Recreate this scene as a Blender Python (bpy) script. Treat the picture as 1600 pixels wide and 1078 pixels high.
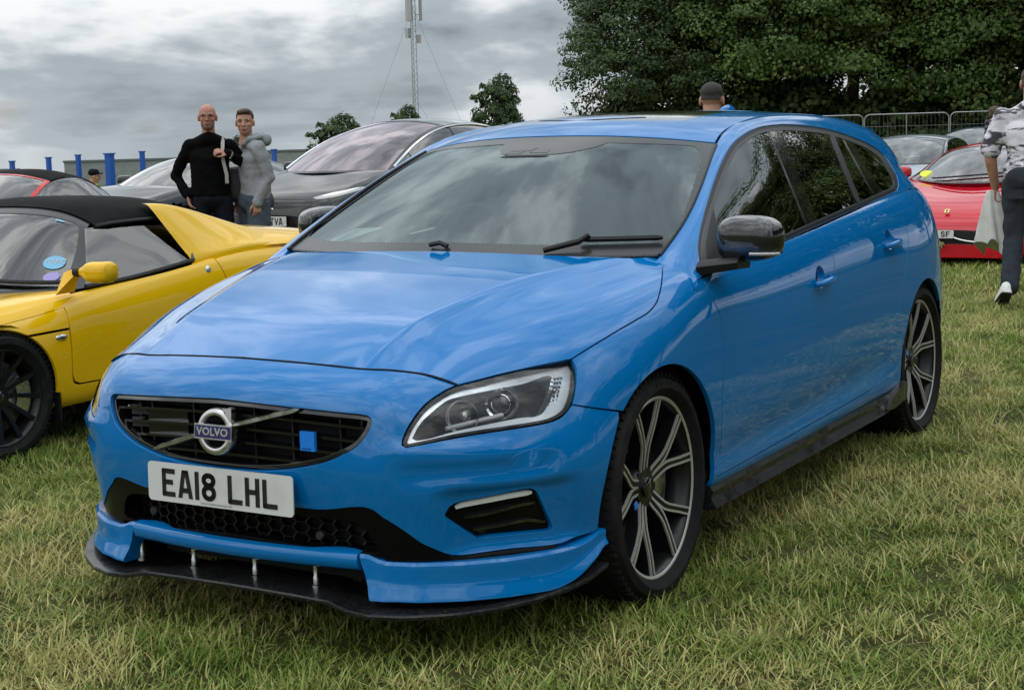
# Car meet on a grass field: blue estate in front, other cars, people, trees and a mast behind. Metres; x = forward of the
# blue estate, y = its left, z up; origin on the grass under its front axle.
import bpy, math, random, json, zlib, base64
import numpy as np
from mathutils import Vector, Matrix, geometry as mgeo
for o in list(bpy.data.objects): bpy.data.objects.remove(o, do_unlink=True)
SC = bpy.context.scene; COL = SC.collection
# ---------------------------------------------------------------- camera
cam = bpy.data.cameras.new('camera'); cam_o = bpy.data.objects.new('camera', cam); COL.objects.link(cam_o)
SC.camera = cam_o
cam.sensor_width = 36; cam.lens = 53.5; cam.clip_start = .05; cam.clip_end = 4000
yaw, pitch, roll = 3.67851, -.13389, -.02723
_f = np.array([math.cos(yaw)*math.cos(pitch), math.sin(yaw)*math.cos(pitch), math.sin(pitch)])
_r = np.array([math.sin(yaw), -math.cos(yaw), 0]); _u = np.cross(_r, _f)
_r, _u = _r*math.cos(roll)+_u*math.sin(roll), -_r*math.sin(roll)+_u*math.cos(roll)
cam_o.matrix_world = Matrix(((_r[0],_u[0],-_f[0],4.0264),(_r[1],_u[1],-_f[1],2.7937),(_r[2],_u[2],-_f[2],1.3753),(0,0,0,1)))
SC.view_settings.view_transform = 'Standard'; SC.view_settings.look = 'None'; SC.view_settings.exposure = 0.0; SC.view_settings.gamma = 1
SC.cycles.max_bounces = 8; SC.cycles.transparent_max_bounces = 24; SC.cycles.caustics_reflective = False; SC.cycles.caustics_refractive = False
SC.cycles.use_denoising = True; SC.cycles.sample_clamp_indirect = 4
# ---------------------------------------------------------------- overcast sky (Nishita behind broken cloud)
SUN_EL, SUN_AZ = math.radians(52), math.radians(-62)      # direction towards the sun in the xy plane
W = bpy.data.worlds.new('World'); SC.world = W; W.use_nodes = True
nt = W.node_tree; N = nt.nodes; L = nt.links; N.clear()
def nn(t, **k):
    n = N.new(t)
    for a, b in k.items(): setattr(n, a, b)
    return n
out = nn('ShaderNodeOutputWorld'); bg = nn('ShaderNodeBackground'); L.new(bg.outputs[0], out.inputs[0])
sky = nn('ShaderNodeTexSky', sky_type='NISHITA', sun_disc=False, sun_elevation=SUN_EL, sun_rotation=math.pi/2-SUN_AZ, air_density=1.0, dust_density=2.0)
tc = nn('ShaderNodeTexCoord'); sep = nn('ShaderNodeSeparateXYZ'); L.new(tc.outputs['Generated'], sep.inputs[0])
def mth(op, a, b=None, c=None, clamp=False):
    m = nn('ShaderNodeMath', operation=op, use_clamp=clamp)
    for i, q in enumerate((a, b, c)):
        if q is None: continue
        if isinstance(q, (int, float)): m.inputs[i].default_value = q
        else: L.new(q, m.inputs[i])
    return m.outputs[0]
cmb = nn('ShaderNodeCombineXYZ'); L.new(sep.outputs[0], cmb.inputs[0]); L.new(sep.outputs[1], cmb.inputs[1]); L.new(mth('MULTIPLY', mth('SUBTRACT', 1.0, mth('POWER', 2.718, mth('MULTIPLY', mth('MAXIMUM', sep.outputs[2], 0.0), -6.0))), .72), cmb.inputs[2])
n1 = nn('ShaderNodeTexNoise'); n1.inputs['Scale'].default_value = 4.6; n1.inputs['Detail'].default_value = 7; n1.inputs['Roughness'].default_value = .52; n1.inputs['Distortion'].default_value = .25
n2 = nn('ShaderNodeTexNoise'); n2.inputs['Scale'].default_value = 13; n2.inputs['Detail'].default_value = 8; n2.inputs['Roughness'].default_value = .5
L.new(cmb.outputs[0], n1.inputs['Vector']); L.new(cmb.outputs[0], n2.inputs['Vector'])
cl = mth('ADD', mth('MULTIPLY', n1.outputs[0], .70), mth('MULTIPLY', n2.outputs[0], .30))
ramp = nn('ShaderNodeValToRGB'); L.new(cl, ramp.inputs[0])
e = ramp.color_ramp; e.interpolation = 'EASE'
e.elements[0].position = .37; e.elements[0].color = (.19, .232, .268, 1)
e.elements[1].position = .60; e.elements[1].color = (.84, .875, .89, 1)
q = e.elements.new(.48); q.color = (.37, .425, .465, 1)
hz = nn('ShaderNodeMapRange'); L.new(sep.outputs[2], hz.inputs[0]); hz.inputs[1].default_value = 0; hz.inputs[2].default_value = .06; hz.inputs[3].default_value = .45; hz.inputs[4].default_value = 0
mh = nn('ShaderNodeMixRGB'); L.new(hz.outputs[0], mh.inputs[0]); L.new(ramp.outputs[0], mh.inputs[1]); mh.inputs[2].default_value = (.62, .68, .72, 1)
skm = nn('ShaderNodeMixRGB', blend_type='MULTIPLY'); skm.inputs[0].default_value = 1; L.new(sky.outputs[0], skm.inputs[1]); skm.inputs[2].default_value = (.09, .09, .09, 1)
gap = nn('ShaderNodeMapRange'); L.new(n2.outputs[0], gap.inputs[0]); gap.inputs[1].default_value = .60; gap.inputs[2].default_value = .72; gap.inputs[3].default_value = 0; gap.inputs[4].default_value = .45
mx = nn('ShaderNodeMixRGB'); L.new(gap.outputs[0], mx.inputs[0]); L.new(mh.outputs[0], mx.inputs[1]); L.new(skm.outputs[0], mx.inputs[2])
L.new(mx.outputs[0], bg.inputs[0])
# an overcast sky is about three times as bright overhead as at the horizon
L.new(mth('ADD', mth('MULTIPLY', mth('MAXIMUM', sep.outputs[2], 0.0), 2.15), .92), bg.inputs[1])
# ---------------------------------------------------------------- veiled sun
sl = bpy.data.lights.new('sun', 'SUN'); sl.energy = .9; sl.angle = math.radians(140); sl.color = (1, .965, .91)
so = bpy.data.objects.new('sun', sl); COL.objects.link(so)
so.rotation_euler = Vector((math.cos(SUN_AZ)*math.cos(SUN_EL), math.sin(SUN_AZ)*math.cos(SUN_EL), math.sin(SUN_EL))).to_track_quat('Z', 'Y').to_euler()
# ---------------------------------------------------------------- smooth surface sheets (bicubic B-spline nets)
def _basis(t, n):
    """weights of a uniform cubic B-spline with n control points (end points interpolated); returns idx, w, dw"""
    t = np.clip(np.asarray(t, float), 0, n - 1 - 1e-9)
    i = np.floor(t).astype(int); f = t - i
    w = np.stack([(1-f)**3/6, (3*f**3-6*f**2+4)/6, (-3*f**3+3*f**2+3*f+1)/6, f**3/6], -1)
    d = np.stack([-(1-f)**2/2, (3*f**2-4*f)/2, (-3*f**2+2*f+1)/2, f**2/2], -1)
    return i, w, d
def _pad(P):
    P = np.concatenate([2*P[:1]-P[1:2], P, 2*P[-1:]-P[-2:-1]], 0)
    P = np.concatenate([2*P[:, :1]-P[:, 1:2], P, 2*P[:, -1:]-P[:, -2:-1]], 1)
    return P
class Sheet:
    def __init__(self, net, pia=1, disp=None):
        self.P = np.array(net, float); self.nu, self.nv = self.P.shape[:2]
        self.C = self.P.copy(); self.disp = disp
        U, V = np.meshgrid(np.arange(self.nu), np.arange(self.nv), indexing='ij')
        for _ in range(pia):
            self.Q = _pad(self.C)
            self.C = self.C + .9*(self.P - self._raw(U.ravel(), V.ravel())[0].reshape(self.P.shape))
        self.Q = _pad(self.C)
        s, _ = self.ev(*[a.ravel() for a in np.meshgrid(np.linspace(0, self.nu-1, 40), np.linspace(0, self.nv-1, 40), indexing='ij')])
        s = s.reshape(40, 40, 3)
        self.lu = np.linalg.norm(np.diff(s, axis=0), axis=-1).sum(0).max()/(self.nu-1)
        self.lv = np.linalg.norm(np.diff(s, axis=1), axis=-1).sum(1).max()/(self.nv-1)
    def _raw(self, u, v):
        iu, wu, du = _basis(u, self.nu); iv, wv, dv = _basis(v, self.nv)
        G = np.stack([np.stack([self.Q[iu+a, iv+b] for b in range(4)], 1) for a in range(4)], 1)
        return (np.einsum('na,nb,nabk->nk', wu, wv, G), np.einsum('na,nb,nabk->nk', du, wv, G), np.einsum('na,nb,nabk->nk', wu, dv, G))
    def ev(self, u, v):
        """positions and unit normals"""
        u = np.atleast_1d(np.asarray(u, float)); v = np.atleast_1d(np.asarray(v, float))
        p, a, b = self._raw(u, v)
        n = np.cross(a, b); n /= np.linalg.norm(n, axis=1)[:, None] + 1e-12
        if self.disp is not None:
            e = 2e-3
            def q(uu, vv):
                pp, aa, bb = self._raw(uu, vv); nn = np.cross(aa, bb); nn /= np.linalg.norm(nn, axis=1)[:, None] + 1e-12
                return pp + nn*self.disp(pp)[:, None]
            p0 = q(u, v); n = np.cross(q(u+e, v)-q(u-e, v), q(u, v+e)-q(u, v-e)); n /= np.linalg.norm(n, axis=1)[:, None] + 1e-12
            return p0, n
        return p, n
    def tang(self, u, v):
        e = 1e-3
        a = (self.ev(u+e, v)[0]-self.ev(u-e, v)[0])/(2*e); b = (self.ev(u, v+e)[0]-self.ev(u, v-e)[0])/(2*e)
        return a, b
def mirror_net(half):
    """half net: first index station, second index from the centre line (y=0) outwards -> full net"""
    h = np.array(half, float); m = h[:, 1:][:, ::-1].copy(); m[..., 1] *= -1
    return np.concatenate([m, h], 1)
def sheet_inv(sh, pts, ax, ur=None, vr=None, n=90):
    """surface parameters of points given by two of their coordinates, searched within parameter ranges"""
    ur = ur or (0, sh.nu-1); vr = vr or (0, sh.nv-1)
    U, V = [a.ravel() for a in np.meshgrid(np.linspace(*ur, n), np.linspace(*vr, n), indexing='ij')]; S = sh.ev(U, V)[0]
    ax = list(ax); out = []
    for q in pts:
        q = np.asarray(q, float); i = np.linalg.norm(S[:, ax]-q, axis=1).argmin(); uv = np.array([U[i], V[i]])
        for _ in range(8):
            e = 1e-3; b = sh.ev([uv[0], uv[0]+e, uv[0]], [uv[1], uv[1], uv[1]+e])[0][:, ax]; J = np.stack([(b[1]-b[0])/e, (b[2]-b[0])/e], 1)
            uv = np.clip(uv+np.clip(np.linalg.lstsq(J, q-b[0], rcond=1e-3)[0], -.25, .25), [ur[0], vr[0]], [ur[1], vr[1]])
        out.append(uv)
    return np.array(out)
def resample(pts, step, closed=True):
    """points along a smooth (Catmull-Rom) curve; a repeated point is a corner"""
    P = [np.array(p, float) for p in pts]
    if closed: P = P+[P[0]]
    runs = []; cur = [P[0]]
    for a in P[1:]:
        if np.allclose(a, cur[-1]):
            if len(cur) > 1: runs.append(cur)
            cur = [a]
        else: cur.append(a)
    runs.append(cur); out = []
    for r in runs:
        if len(r) < 2: continue
        Q = [2*r[0]-r[1]]+r+[2*r[-1]-r[-2]]
        for i in range(1, len(Q)-2):
            n = max(1, int(np.ceil(np.linalg.norm(Q[i+1]-Q[i])/step)))
            for k in range(n):
                t = k/n; out.append(.5*(2*Q[i]+(Q[i+1]-Q[i-1])*t+(2*Q[i-1]-5*Q[i]+4*Q[i+1]-Q[i+2])*t*t+(3*Q[i]-Q[i-1]-3*Q[i+1]+Q[i+2])*t**3))
        if r is runs[-1] and not closed: out.append(r[-1])
    return out
# ---------------------------------------------------------------- scene helpers
def tag(o, label=None, cat=None, group=None, kind=None):
    if label: o['label'] = label
    if cat: o['category'] = cat
    if group: o['group'] = group
    if kind: o['kind'] = kind
    return o
def empty(name, loc=(0,0,0), rz=0, parent=None):
    o = bpy.data.objects.new(name, None); o.empty_display_size = .1; COL.objects.link(o)
    o.location = loc; o.rotation_euler = (0, 0, rz); o.parent = parent
    return o
def mesh(name, v, f, smooth=True, nrm=None):
    me = bpy.data.meshes.new(name); me.from_pydata([tuple(map(float, a)) for a in v], [], [tuple(map(int, a)) for a in f])
    if smooth is True: me.polygons.foreach_set('use_smooth', [True]*len(me.polygons))
    me.update()
    if nrm is not None: me.normals_split_custom_set_from_vertices([tuple(map(float, a)) for a in nrm])
    return me
def ob(name, v, f, mat, parent=None, smooth=True, nrm=None, angle=None):
    me = mesh(name, v, f, smooth, nrm); me.materials.append(mat)
    o = bpy.data.objects.new(name, me); COL.objects.link(o); o.parent = parent
    if angle is not None and nrm is None:
        me.polygons.foreach_set('use_smooth', [True]*len(me.polygons)); me.set_sharp_from_angle(angle=math.radians(angle))
    return o
class MB:
    """collects simple shapes into one mesh"""
    def __init__(s): s.v = []; s.f = []
    def add(s, v, f):
        k = len(s.v); s.v += [tuple(map(float, a)) for a in v]; s.f += [tuple(int(i)+k for i in q) for q in f]; return s
    def box(s, c, d, rot=None):
        x, y, z = (q/2 for q in d)
        v = [Vector(p) for p in ((-x,-y,-z),(x,-y,-z),(x,y,-z),(-x,y,-z),(-x,-y,z),(x,-y,z),(x,y,z),(-x,y,z))]
        if rot is not None: v = [rot @ p for p in v]
        return s.add([p+Vector(c) for p in v], [(0,3,2,1),(4,5,6,7),(0,1,5,4),(1,2,6,5),(2,3,7,6),(3,0,4,7)])
    def tube(s, path, r, n=8, cap=True):
        P = [Vector(p) for p in path]; rr = r if isinstance(r, (list, tuple)) else [r]*len(P)
        v = []; f = []; up = Vector((0,0,1))
        for i, p in enumerate(P):
            t = (P[min(i+1, len(P)-1)]-P[max(i-1, 0)]).normalized()
            if abs(t.dot(up)) > .95: up = Vector((0,1,0)) if abs(t.y) < .9 else Vector((1,0,0))
            a = t.cross(up).normalized(); b = a.cross(t); up = b
            for k in range(n):
                q = 2*math.pi*k/n; v.append(p+(a*math.cos(q)+b*math.sin(q))*rr[i])
        for i in range(len(P)-1):
            for k in range(n): f.append((i*n+k, (i+1)*n+k, (i+1)*n+(k+1)%n, i*n+(k+1)%n))
        if cap: f += [tuple(range(n)), tuple(range(len(P)*n-1, (len(P)-1)*n-1, -1))]
        return s.add(v, f)
    def lathe(s, prof, n=32, M=None, cap=False):
        """profile (radius, height) revolved about local z, placed by matrix M"""
        v = []; f = []; m = len(prof)
        for k in range(n):
            a = 2*math.pi*k/n
            for r, h in prof: v.append(Vector((r*math.cos(a), r*math.sin(a), h)))
        for k in range(n):
            for i in range(m-1): f.append((k*m+i, ((k+1)%n)*m+i, ((k+1)%n)*m+i+1, k*m+i+1))
        if cap: f += [tuple(k*m for k in range(n))[::-1], tuple(k*m+m-1 for k in range(n))]
        if M is not None: v = [M @ p for p in v]
        return s.add(v, f)
    def prism(s, pts, h0, h1, M=None):
        """flat polygon (x,y) extruded from h0 to h1 in z"""
        n = len(pts); v = [Vector((x, y, h0)) for x, y in pts]+[Vector((x, y, h1)) for x, y in pts]
        if M is not None: v = [M @ p for p in v]
        f = [tuple(range(n))[::-1], tuple(range(n, 2*n))]+[(i, (i+1)%n, n+(i+1)%n, n+i) for i in range(n)]
        return s.add(v, f)
    def rings(s, rings, cap=True, closed=False):
        """loft between equal-length closed rings"""
        n = len(rings[0]); v = [p for r in rings for p in r]; f = []; m = len(rings)
        for i in range(m-1+(1 if closed else 0)):
            for k in range(n): f.append((i*n+k, i*n+(k+1)%n, ((i+1)%m)*n+(k+1)%n, ((i+1)%m)*n+k))
        if cap and not closed: f += [tuple(range(n))[::-1], tuple(range((m-1)*n, m*n))]
        return s.add(v, f)
    def build(s, name, mat, parent=None, smooth=True, angle=40): return ob(name, s.v, s.f, mat, parent, smooth, None, angle if smooth else None)
def superell(c, d, e=.5, n=24, m=14, M=None):
    """rounded block: superellipsoid with semi-axes d, exponent e (1 = ellipsoid, small = boxy)"""
    g = lambda w, q: math.copysign(abs(w)**q, w); rings = []
    for j in range(m+1):
        b = -math.pi/2+math.pi*j/m; cb = g(math.cos(b), e); sb = g(math.sin(b), e)
        rings.append([Vector((d[0]*cb*g(math.cos(2*math.pi*k/n), e), d[1]*cb*g(math.sin(2*math.pi*k/n), e), d[2]*sb)) for k in range(n)])
    return [[(M @ p if M is not None else p)+Vector(c) for p in r] for r in rings]
def inpoly(P, poly):
    x, y = P[:, 0], P[:, 1]; r = np.zeros(len(P), bool); n = len(poly)
    for i in range(n):
        x0, y0 = poly[i]; x1, y1 = poly[(i+1) % n]
        if y0 == y1: continue
        c = ((y0 > y) != (y1 > y)) & (x < (x1-x0)*(y-y0)/(y1-y0)+x0); r ^= c
    return r
def area2(p): p = np.asarray(p); q = np.roll(p, -1, 0); return (p[:, 0]*q[:, 1]-q[:, 0]*p[:, 1]).sum()
def inset_uv(sh, loop, g):
    """move a closed uv loop towards its own left-hand side by g metres on the surface"""
    uv = np.array(loop, float); p, n = sh.ev(uv[:, 0], uv[:, 1]); a, b = sh.tang(uv[:, 0], uv[:, 1])
    d1 = p-np.roll(p, 1, 0); d2 = np.roll(p, -1, 0)-p
    d1 /= np.linalg.norm(d1, axis=1)[:, None]+1e-9; d2 /= np.linalg.norm(d2, axis=1)[:, None]+1e-9
    m1 = np.cross(n, d1); m2 = np.cross(n, d2); w = m1+m2; w /= np.linalg.norm(w, axis=1)[:, None]+1e-9
    w = w/np.maximum((w*m2).sum(1), .5)[:, None]
    A = np.stack([a, b], -1); AtA = np.einsum('nki,nkj->nij', A, A)+1e-10*np.eye(2); rhs = np.einsum('nki,nk->ni', A, w)*g
    st = np.linalg.solve(AtA, rhs[..., None])[..., 0]
    return np.clip(uv+np.clip(st, -.5, .5), [0, 0], [sh.nu-1, sh.nv-1]), w
def panel_data(sh, loop, holes=(), sgn=1, gap=.0026, depth=.014, off=0., h=.035, flange=True):
    sc = np.array([sh.lu, sh.lv]); loops = [np.array(loop, float)]+[np.array(q, float) for q in holes]
    if area2(loops[0]*sc) < 0: loops[0] = loops[0][::-1]
    for i in range(1, len(loops)):
        if area2(loops[i]*sc) > 0: loops[i] = loops[i][::-1]
    ins = []; wv = []
    for q in loops:
        a, w = inset_uv(sh, q, gap) if gap else (q, inset_uv(sh, q, 1e-5)[1]); ins.append(a); wv.append(w)
    pts = []; edges = []
    for q in ins:
        k = len(pts); m = len(q); pts += [tuple(p) for p in q*sc]; edges += [(k+i, k+(i+1) % m) for i in range(m)]
    B = np.array(pts); lo, hi = B.min(0), B.max(0)
    gx, gy = np.meshgrid(np.arange(lo[0]+h/2, hi[0], h), np.arange(lo[1]+h/2, hi[1], h), indexing='ij')
    G = np.stack([gx.ravel(), gy.ravel()], 1)
    def inside(P):
        r = inpoly(P, ins[0]*sc)
        for q in ins[1:]: r &= ~inpoly(P, q*sc)
        return r
    G = G[inside(G)]
    if len(G):
        keep = np.ones(len(G), bool)
        for i in range(0, len(G), 2000):
            d = np.linalg.norm(G[i:i+2000, None]-B[None], axis=2).min(1); keep[i:i+2000] = d > .45*h
        G = G[keep]
    co = [Vector(p) for p in pts]+[Vector(p) for p in G]
    r = mgeo.delaunay_2d_cdt(co, edges, [], 0, 1e-7)
    V = np.array([tuple(p) for p in r[0]]); F = np.array([f for f in r[2] if len(f) == 3])
    F = F[inside(V[F].mean(1))]
    uv = V/sc; P, Nn = sh.ev(uv[:, 0], uv[:, 1]); Nn = Nn*sgn; P = P+Nn*off
    F = [tuple(q) for q in F]
    # orientation
    t = P[np.array(F)]; fn = np.cross(t[:, 1]-t[:, 0], t[:, 2]-t[:, 0]); fl = (fn*Nn[np.array(F)[:, 0]]).sum(1) < 0
    F = [q[::-1] if c else q for q, c in zip(F, fl)]
    P = list(P); Nn = list(Nn)
    if flange:
        for q, w in zip(ins, wv):
            p, n = sh.ev(q[:, 0], q[:, 1]); n = n*sgn; p = p+n*off; o = -w; m = len(q)
            p1 = p+o*.0006-n*.0012
            R = [(p, n), (p1, (n+o)/1.414), (p1-n*.001, o), (p1-n*depth, o)]
            k = len(P)
            for a, b in R: P += list(a); Nn += list(b)
            for i in range(3):
                for j in range(m):
                    f = (k+i*m+j, k+i*m+(j+1) % m, k+(i+1)*m+(j+1) % m, k+(i+1)*m+j)
                    a, b, c = P[f[0]], P[f[1]], P[f[2]]
                    F.append(f if np.dot(np.cross(np.subtract(b, a), np.subtract(c, a)), Nn[f[0]]+Nn[f[2]]) >= 0 else f[::-1])
    return np.array(P), np.array(Nn), F
def panel(name, sh, loop, mat, parent, holes=(), mirror=False, **k):
    P, n, F = panel_data(sh, loop, holes, **k)
    if mirror: P = P*[1, -1, 1]; n = n*[1, -1, 1]; F = [f[::-1] for f in F]
    return ob(name, P, F, mat, parent, True, n)
def gridpatch(name, sh, mat, parent, u0, u1, v0, v1, nu, nv, sgn=1, off=0., keep=None, mirror=False):
    U, V = np.meshgrid(np.linspace(u0, u1, nu), np.linspace(v0, v1, nv), indexing='ij')
    P, n = sh.ev(U.ravel(), V.ravel()); n = n*sgn; P = P+n*off; F = []
    for i in range(nu-1):
        for j in range(nv-1):
            f = (i*nv+j, (i+1)*nv+j, (i+1)*nv+j+1, i*nv+j+1)
            if keep is None or keep(P[list(f)].mean(0)): F.append(f if sgn > 0 else f[::-1])
    if mirror: P = P*[1, -1, 1]; n = n*[1, -1, 1]; F = [f[::-1] for f in F]
    return ob(name, P, F, mat, parent, True, n)
# ---------------------------------------------------------------- stroke lettering for plates (cell 50 x 79 mm, stroke 14 mm)
def _arc(cx, cy, rx, ry, a0, a1, n=10): return [(cx+rx*math.cos(math.radians(a0+(a1-a0)*i/n)), cy+ry*math.sin(math.radians(a0+(a1-a0)*i/n))) for i in range(n+1)]
_g = 7
GLY = {'E': [[(43, _g), (_g, _g), (_g, 72), (43, 72)], [(_g, 41), (40, 41)]], 'A': [[(6, 0), (20, 76), (30, 76), (44, 0)], [(12, 22), (38, 22)]], '1': [[(25, 0), (25, 79)]], 'I': [[(25, 0), (25, 79)]],
 '8': [_arc(25, 58, 17, 14, 0, 360, 20), _arc(25, 23, 18, 16, 0, 360, 20)], 'L': [[(_g, 79), (_g, _g), (45, _g)]], 'H': [[(_g, 0), (_g, 79)], [(43, 0), (43, 79)], [(_g, 40), (43, 40)]],
 'F': [[(_g, 0), (_g, 72), (43, 72)], [(_g, 40), (39, 40)]], '9': [_arc(25, 54, 18, 18, 0, 360, 20), [(43, 54), (43, 24)], _arc(25, 24, 18, 17, 0, -150, 12)], 'T': [[(25, 0), (25, 79)], [(2, 72), (48, 72)]],
 'V': [[(5, 79), (25, 5), (45, 79)]], 'S': [_arc(25, 57, 17, 15, 20, 270, 12)+_arc(25, 23, 18, 16, 90, -160, 12)], '0': [_arc(25, 55, 18, 17, 0, 180, 10)+_arc(25, 24, 18, 17, 180, 360, 10)+[(43, 55)]],
 'W': [[(2, 79), (13, 6), (25, 60), (37, 6), (48, 79)]], 'G': [_arc(25, 55, 18, 17, 20, 180, 10)+_arc(25, 24, 18, 17, 180, 360, 10)+[(43, 36), (27, 36)]], 'R': [[(_g, 0), (_g, 72)]+_arc(26, 55, 17, 17, 90, -90, 10)+[(_g, 38)], [(26, 38), (43, 0)]]}
def strokes(mb, text, place, w=14, adv=61, space=33, depth=.0015):
    """place(x_mm, y_mm, h) -> point; letters centred on x=0"""
    tot = sum(space if c == ' ' else (25 if c in '1I' else adv) for c in text)-11; x = -tot/2
    for c in text:
        if c == ' ': x += space; continue
        dx = -18 if c in '1I' else 0
        for line in GLY[c]:
            for a, b in zip(line[:-1], line[1:]):
                d = np.subtract(b, a); l = np.hypot(*d)
                if l < 1e-6: continue
                t = d/l; n_ = np.array([-t[1], t[0]])*w/2; ext = t*(w*.35 if len(line) > 2 else 0)
                q = [np.array(a)-ext-n_, np.array(b)+ext-n_, np.array(b)+ext+n_, np.array(a)-ext+n_]
                q = [np.clip(p, [-2, 0], [52, 79]) for p in q]
                v = [place(p[0]+x+dx, p[1]-39.5, h) for h in (0, depth) for p in q]
                mb.add(v, [(4,5,6,7),(0,1,5,4),(1,2,6,5),(2,3,7,6),(3,0,4,7)])
        x += 25 if c in '1I' else adv
def letters(text, place, parent):
    """one object per character of a plate"""
    tot = sum(33 if c == ' ' else (25 if c in '1I' else 61) for c in text)-11; x = -tot/2
    for c in text:
        w_ = 33 if c == ' ' else (25 if c in '1I' else 61)
        if c != ' ':
            mb = MB(); off_ = x+((w_-11)/2); strokes(mb, c, lambda a, b, h: place(a+off_, b, h)); mb.build('letter', M['plate_black'], parent, False)
        x += w_
def text_mesh(txt, size, depth, bold=0.):
    c = bpy.data.curves.new('t', 'FONT'); c.body = txt; c.size = size; c.extrude = depth; c.align_x = 'CENTER'; c.align_y = 'CENTER'; c.offset = bold; c.resolution_u = 2
    o = bpy.data.objects.new('t', c); COL.objects.link(o); bpy.context.view_layer.update()
    me = o.evaluated_get(bpy.context.evaluated_depsgraph_get()).to_mesh()
    v = [p.co.copy() for p in me.vertices]; f = [tuple(p.vertices) for p in me.polygons]
    bpy.data.objects.remove(o, do_unlink=True); bpy.data.curves.remove(c)
    return v, f
def frame(o, x, y):
    """matrix whose local x/y axes are given, at origin o"""
    x = Vector(x).normalized(); y = Vector(y); z = x.cross(y).normalized(); y = z.cross(x)
    return Matrix(((x.x, y.x, z.x, o[0]), (x.y, y.y, z.y, o[1]), (x.z, y.z, z.z, o[2]), (0, 0, 0, 1)))
# ---------------------------------------------------------------- materials
def mat(name, col=(.5,.5,.5), rough=.5, metal=0., coat=0., spec=.5, trans=0., alpha=1., ior=1.5, noise=None, bump=None, rnoise=None, sub=0):
    m = bpy.data.materials.new(name); m.use_nodes = True; t = m.node_tree; b = t.nodes['Principled BSDF']
    b.inputs['Base Color'].default_value = (*col, 1); b.inputs['Roughness'].default_value = rough; b.inputs['Metallic'].default_value = metal
    b.inputs['Coat Weight'].default_value = coat; b.inputs['Coat Roughness'].default_value = .015; b.inputs['Specular IOR Level'].default_value = spec
    b.inputs['Transmission Weight'].default_value = trans; b.inputs['IOR'].default_value = ior
    tcn = t.nodes.new('ShaderNodeTexCoord')
    if noise:      # (scale, other colour, lo, hi)
        s, c2, lo, hi = noise; n = t.nodes.new('ShaderNodeTexNoise'); n.inputs['Scale'].default_value = s; n.inputs['Detail'].default_value = 6; t.links.new(tcn.outputs['Object'], n.inputs['Vector'])
        r = t.nodes.new('ShaderNodeMapRange'); r.inputs[1].default_value = lo; r.inputs[2].default_value = hi; t.links.new(n.outputs[0], r.inputs[0])
        x = t.nodes.new('ShaderNodeMixRGB'); x.inputs[1].default_value = (*col, 1); x.inputs[2].default_value = (*c2, 1); t.links.new(r.outputs[0], x.inputs[0]); t.links.new(x.outputs[0], b.inputs['Base Color'])
    if rnoise:
        s, a, c = rnoise; n = t.nodes.new('ShaderNodeTexNoise'); n.inputs['Scale'].default_value = s; n.inputs['Detail'].default_value = 5; t.links.new(tcn.outputs['Object'], n.inputs['Vector'])
        r = t.nodes.new('ShaderNodeMapRange'); r.inputs[1].default_value = .35; r.inputs[2].default_value = .7; r.inputs[3].default_value = a; r.inputs[4].default_value = c; t.links.new(n.outputs[0], r.inputs[0]); t.links.new(r.outputs[0], b.inputs['Roughness'])
    if bump:
        s, st, di = bump; n = t.nodes.new('ShaderNodeTexNoise'); n.inputs['Scale'].default_value = s; n.inputs['Detail'].default_value = 4; t.links.new(tcn.outputs['Object'], n.inputs['Vector'])
        u = t.nodes.new('ShaderNodeBump'); u.inputs['Strength'].default_value = st; u.inputs['Distance'].default_value = di; t.links.new(n.outputs[0], u.inputs['Height']); t.links.new(u.outputs[0], b.inputs['Normal'])
    return m
def glass(name, tint, ior=1.5, f0=.0, f1=1., rough=0., gc=(1,1,1)):
    """thin window glass: tinted see-through plus mirror reflection by Fresnel"""
    m = bpy.data.materials.new(name); m.use_nodes = True; t = m.node_tree; t.nodes.clear()
    o = t.nodes.new('ShaderNodeOutputMaterial'); x = t.nodes.new('ShaderNodeMixShader'); a = t.nodes.new('ShaderNodeBsdfTransparent'); g = t.nodes.new('ShaderNodeBsdfGlossy'); fr = t.nodes.new('ShaderNodeFresnel'); r = t.nodes.new('ShaderNodeMapRange')
    a.inputs[0].default_value = (*tint, 1); g.inputs['Roughness'].default_value = rough; g.inputs[0].default_value = (*gc, 1); fr.inputs[0].default_value = ior; r.inputs[3].default_value = f0; r.inputs[4].default_value = f1
    t.links.new(fr.outputs[0], r.inputs[0]); t.links.new(r.outputs[0], x.inputs[0]); t.links.new(a.outputs[0], x.inputs[1]); t.links.new(g.outputs[0], x.inputs[2]); t.links.new(x.outputs[0], o.inputs[0])
    return m
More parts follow.
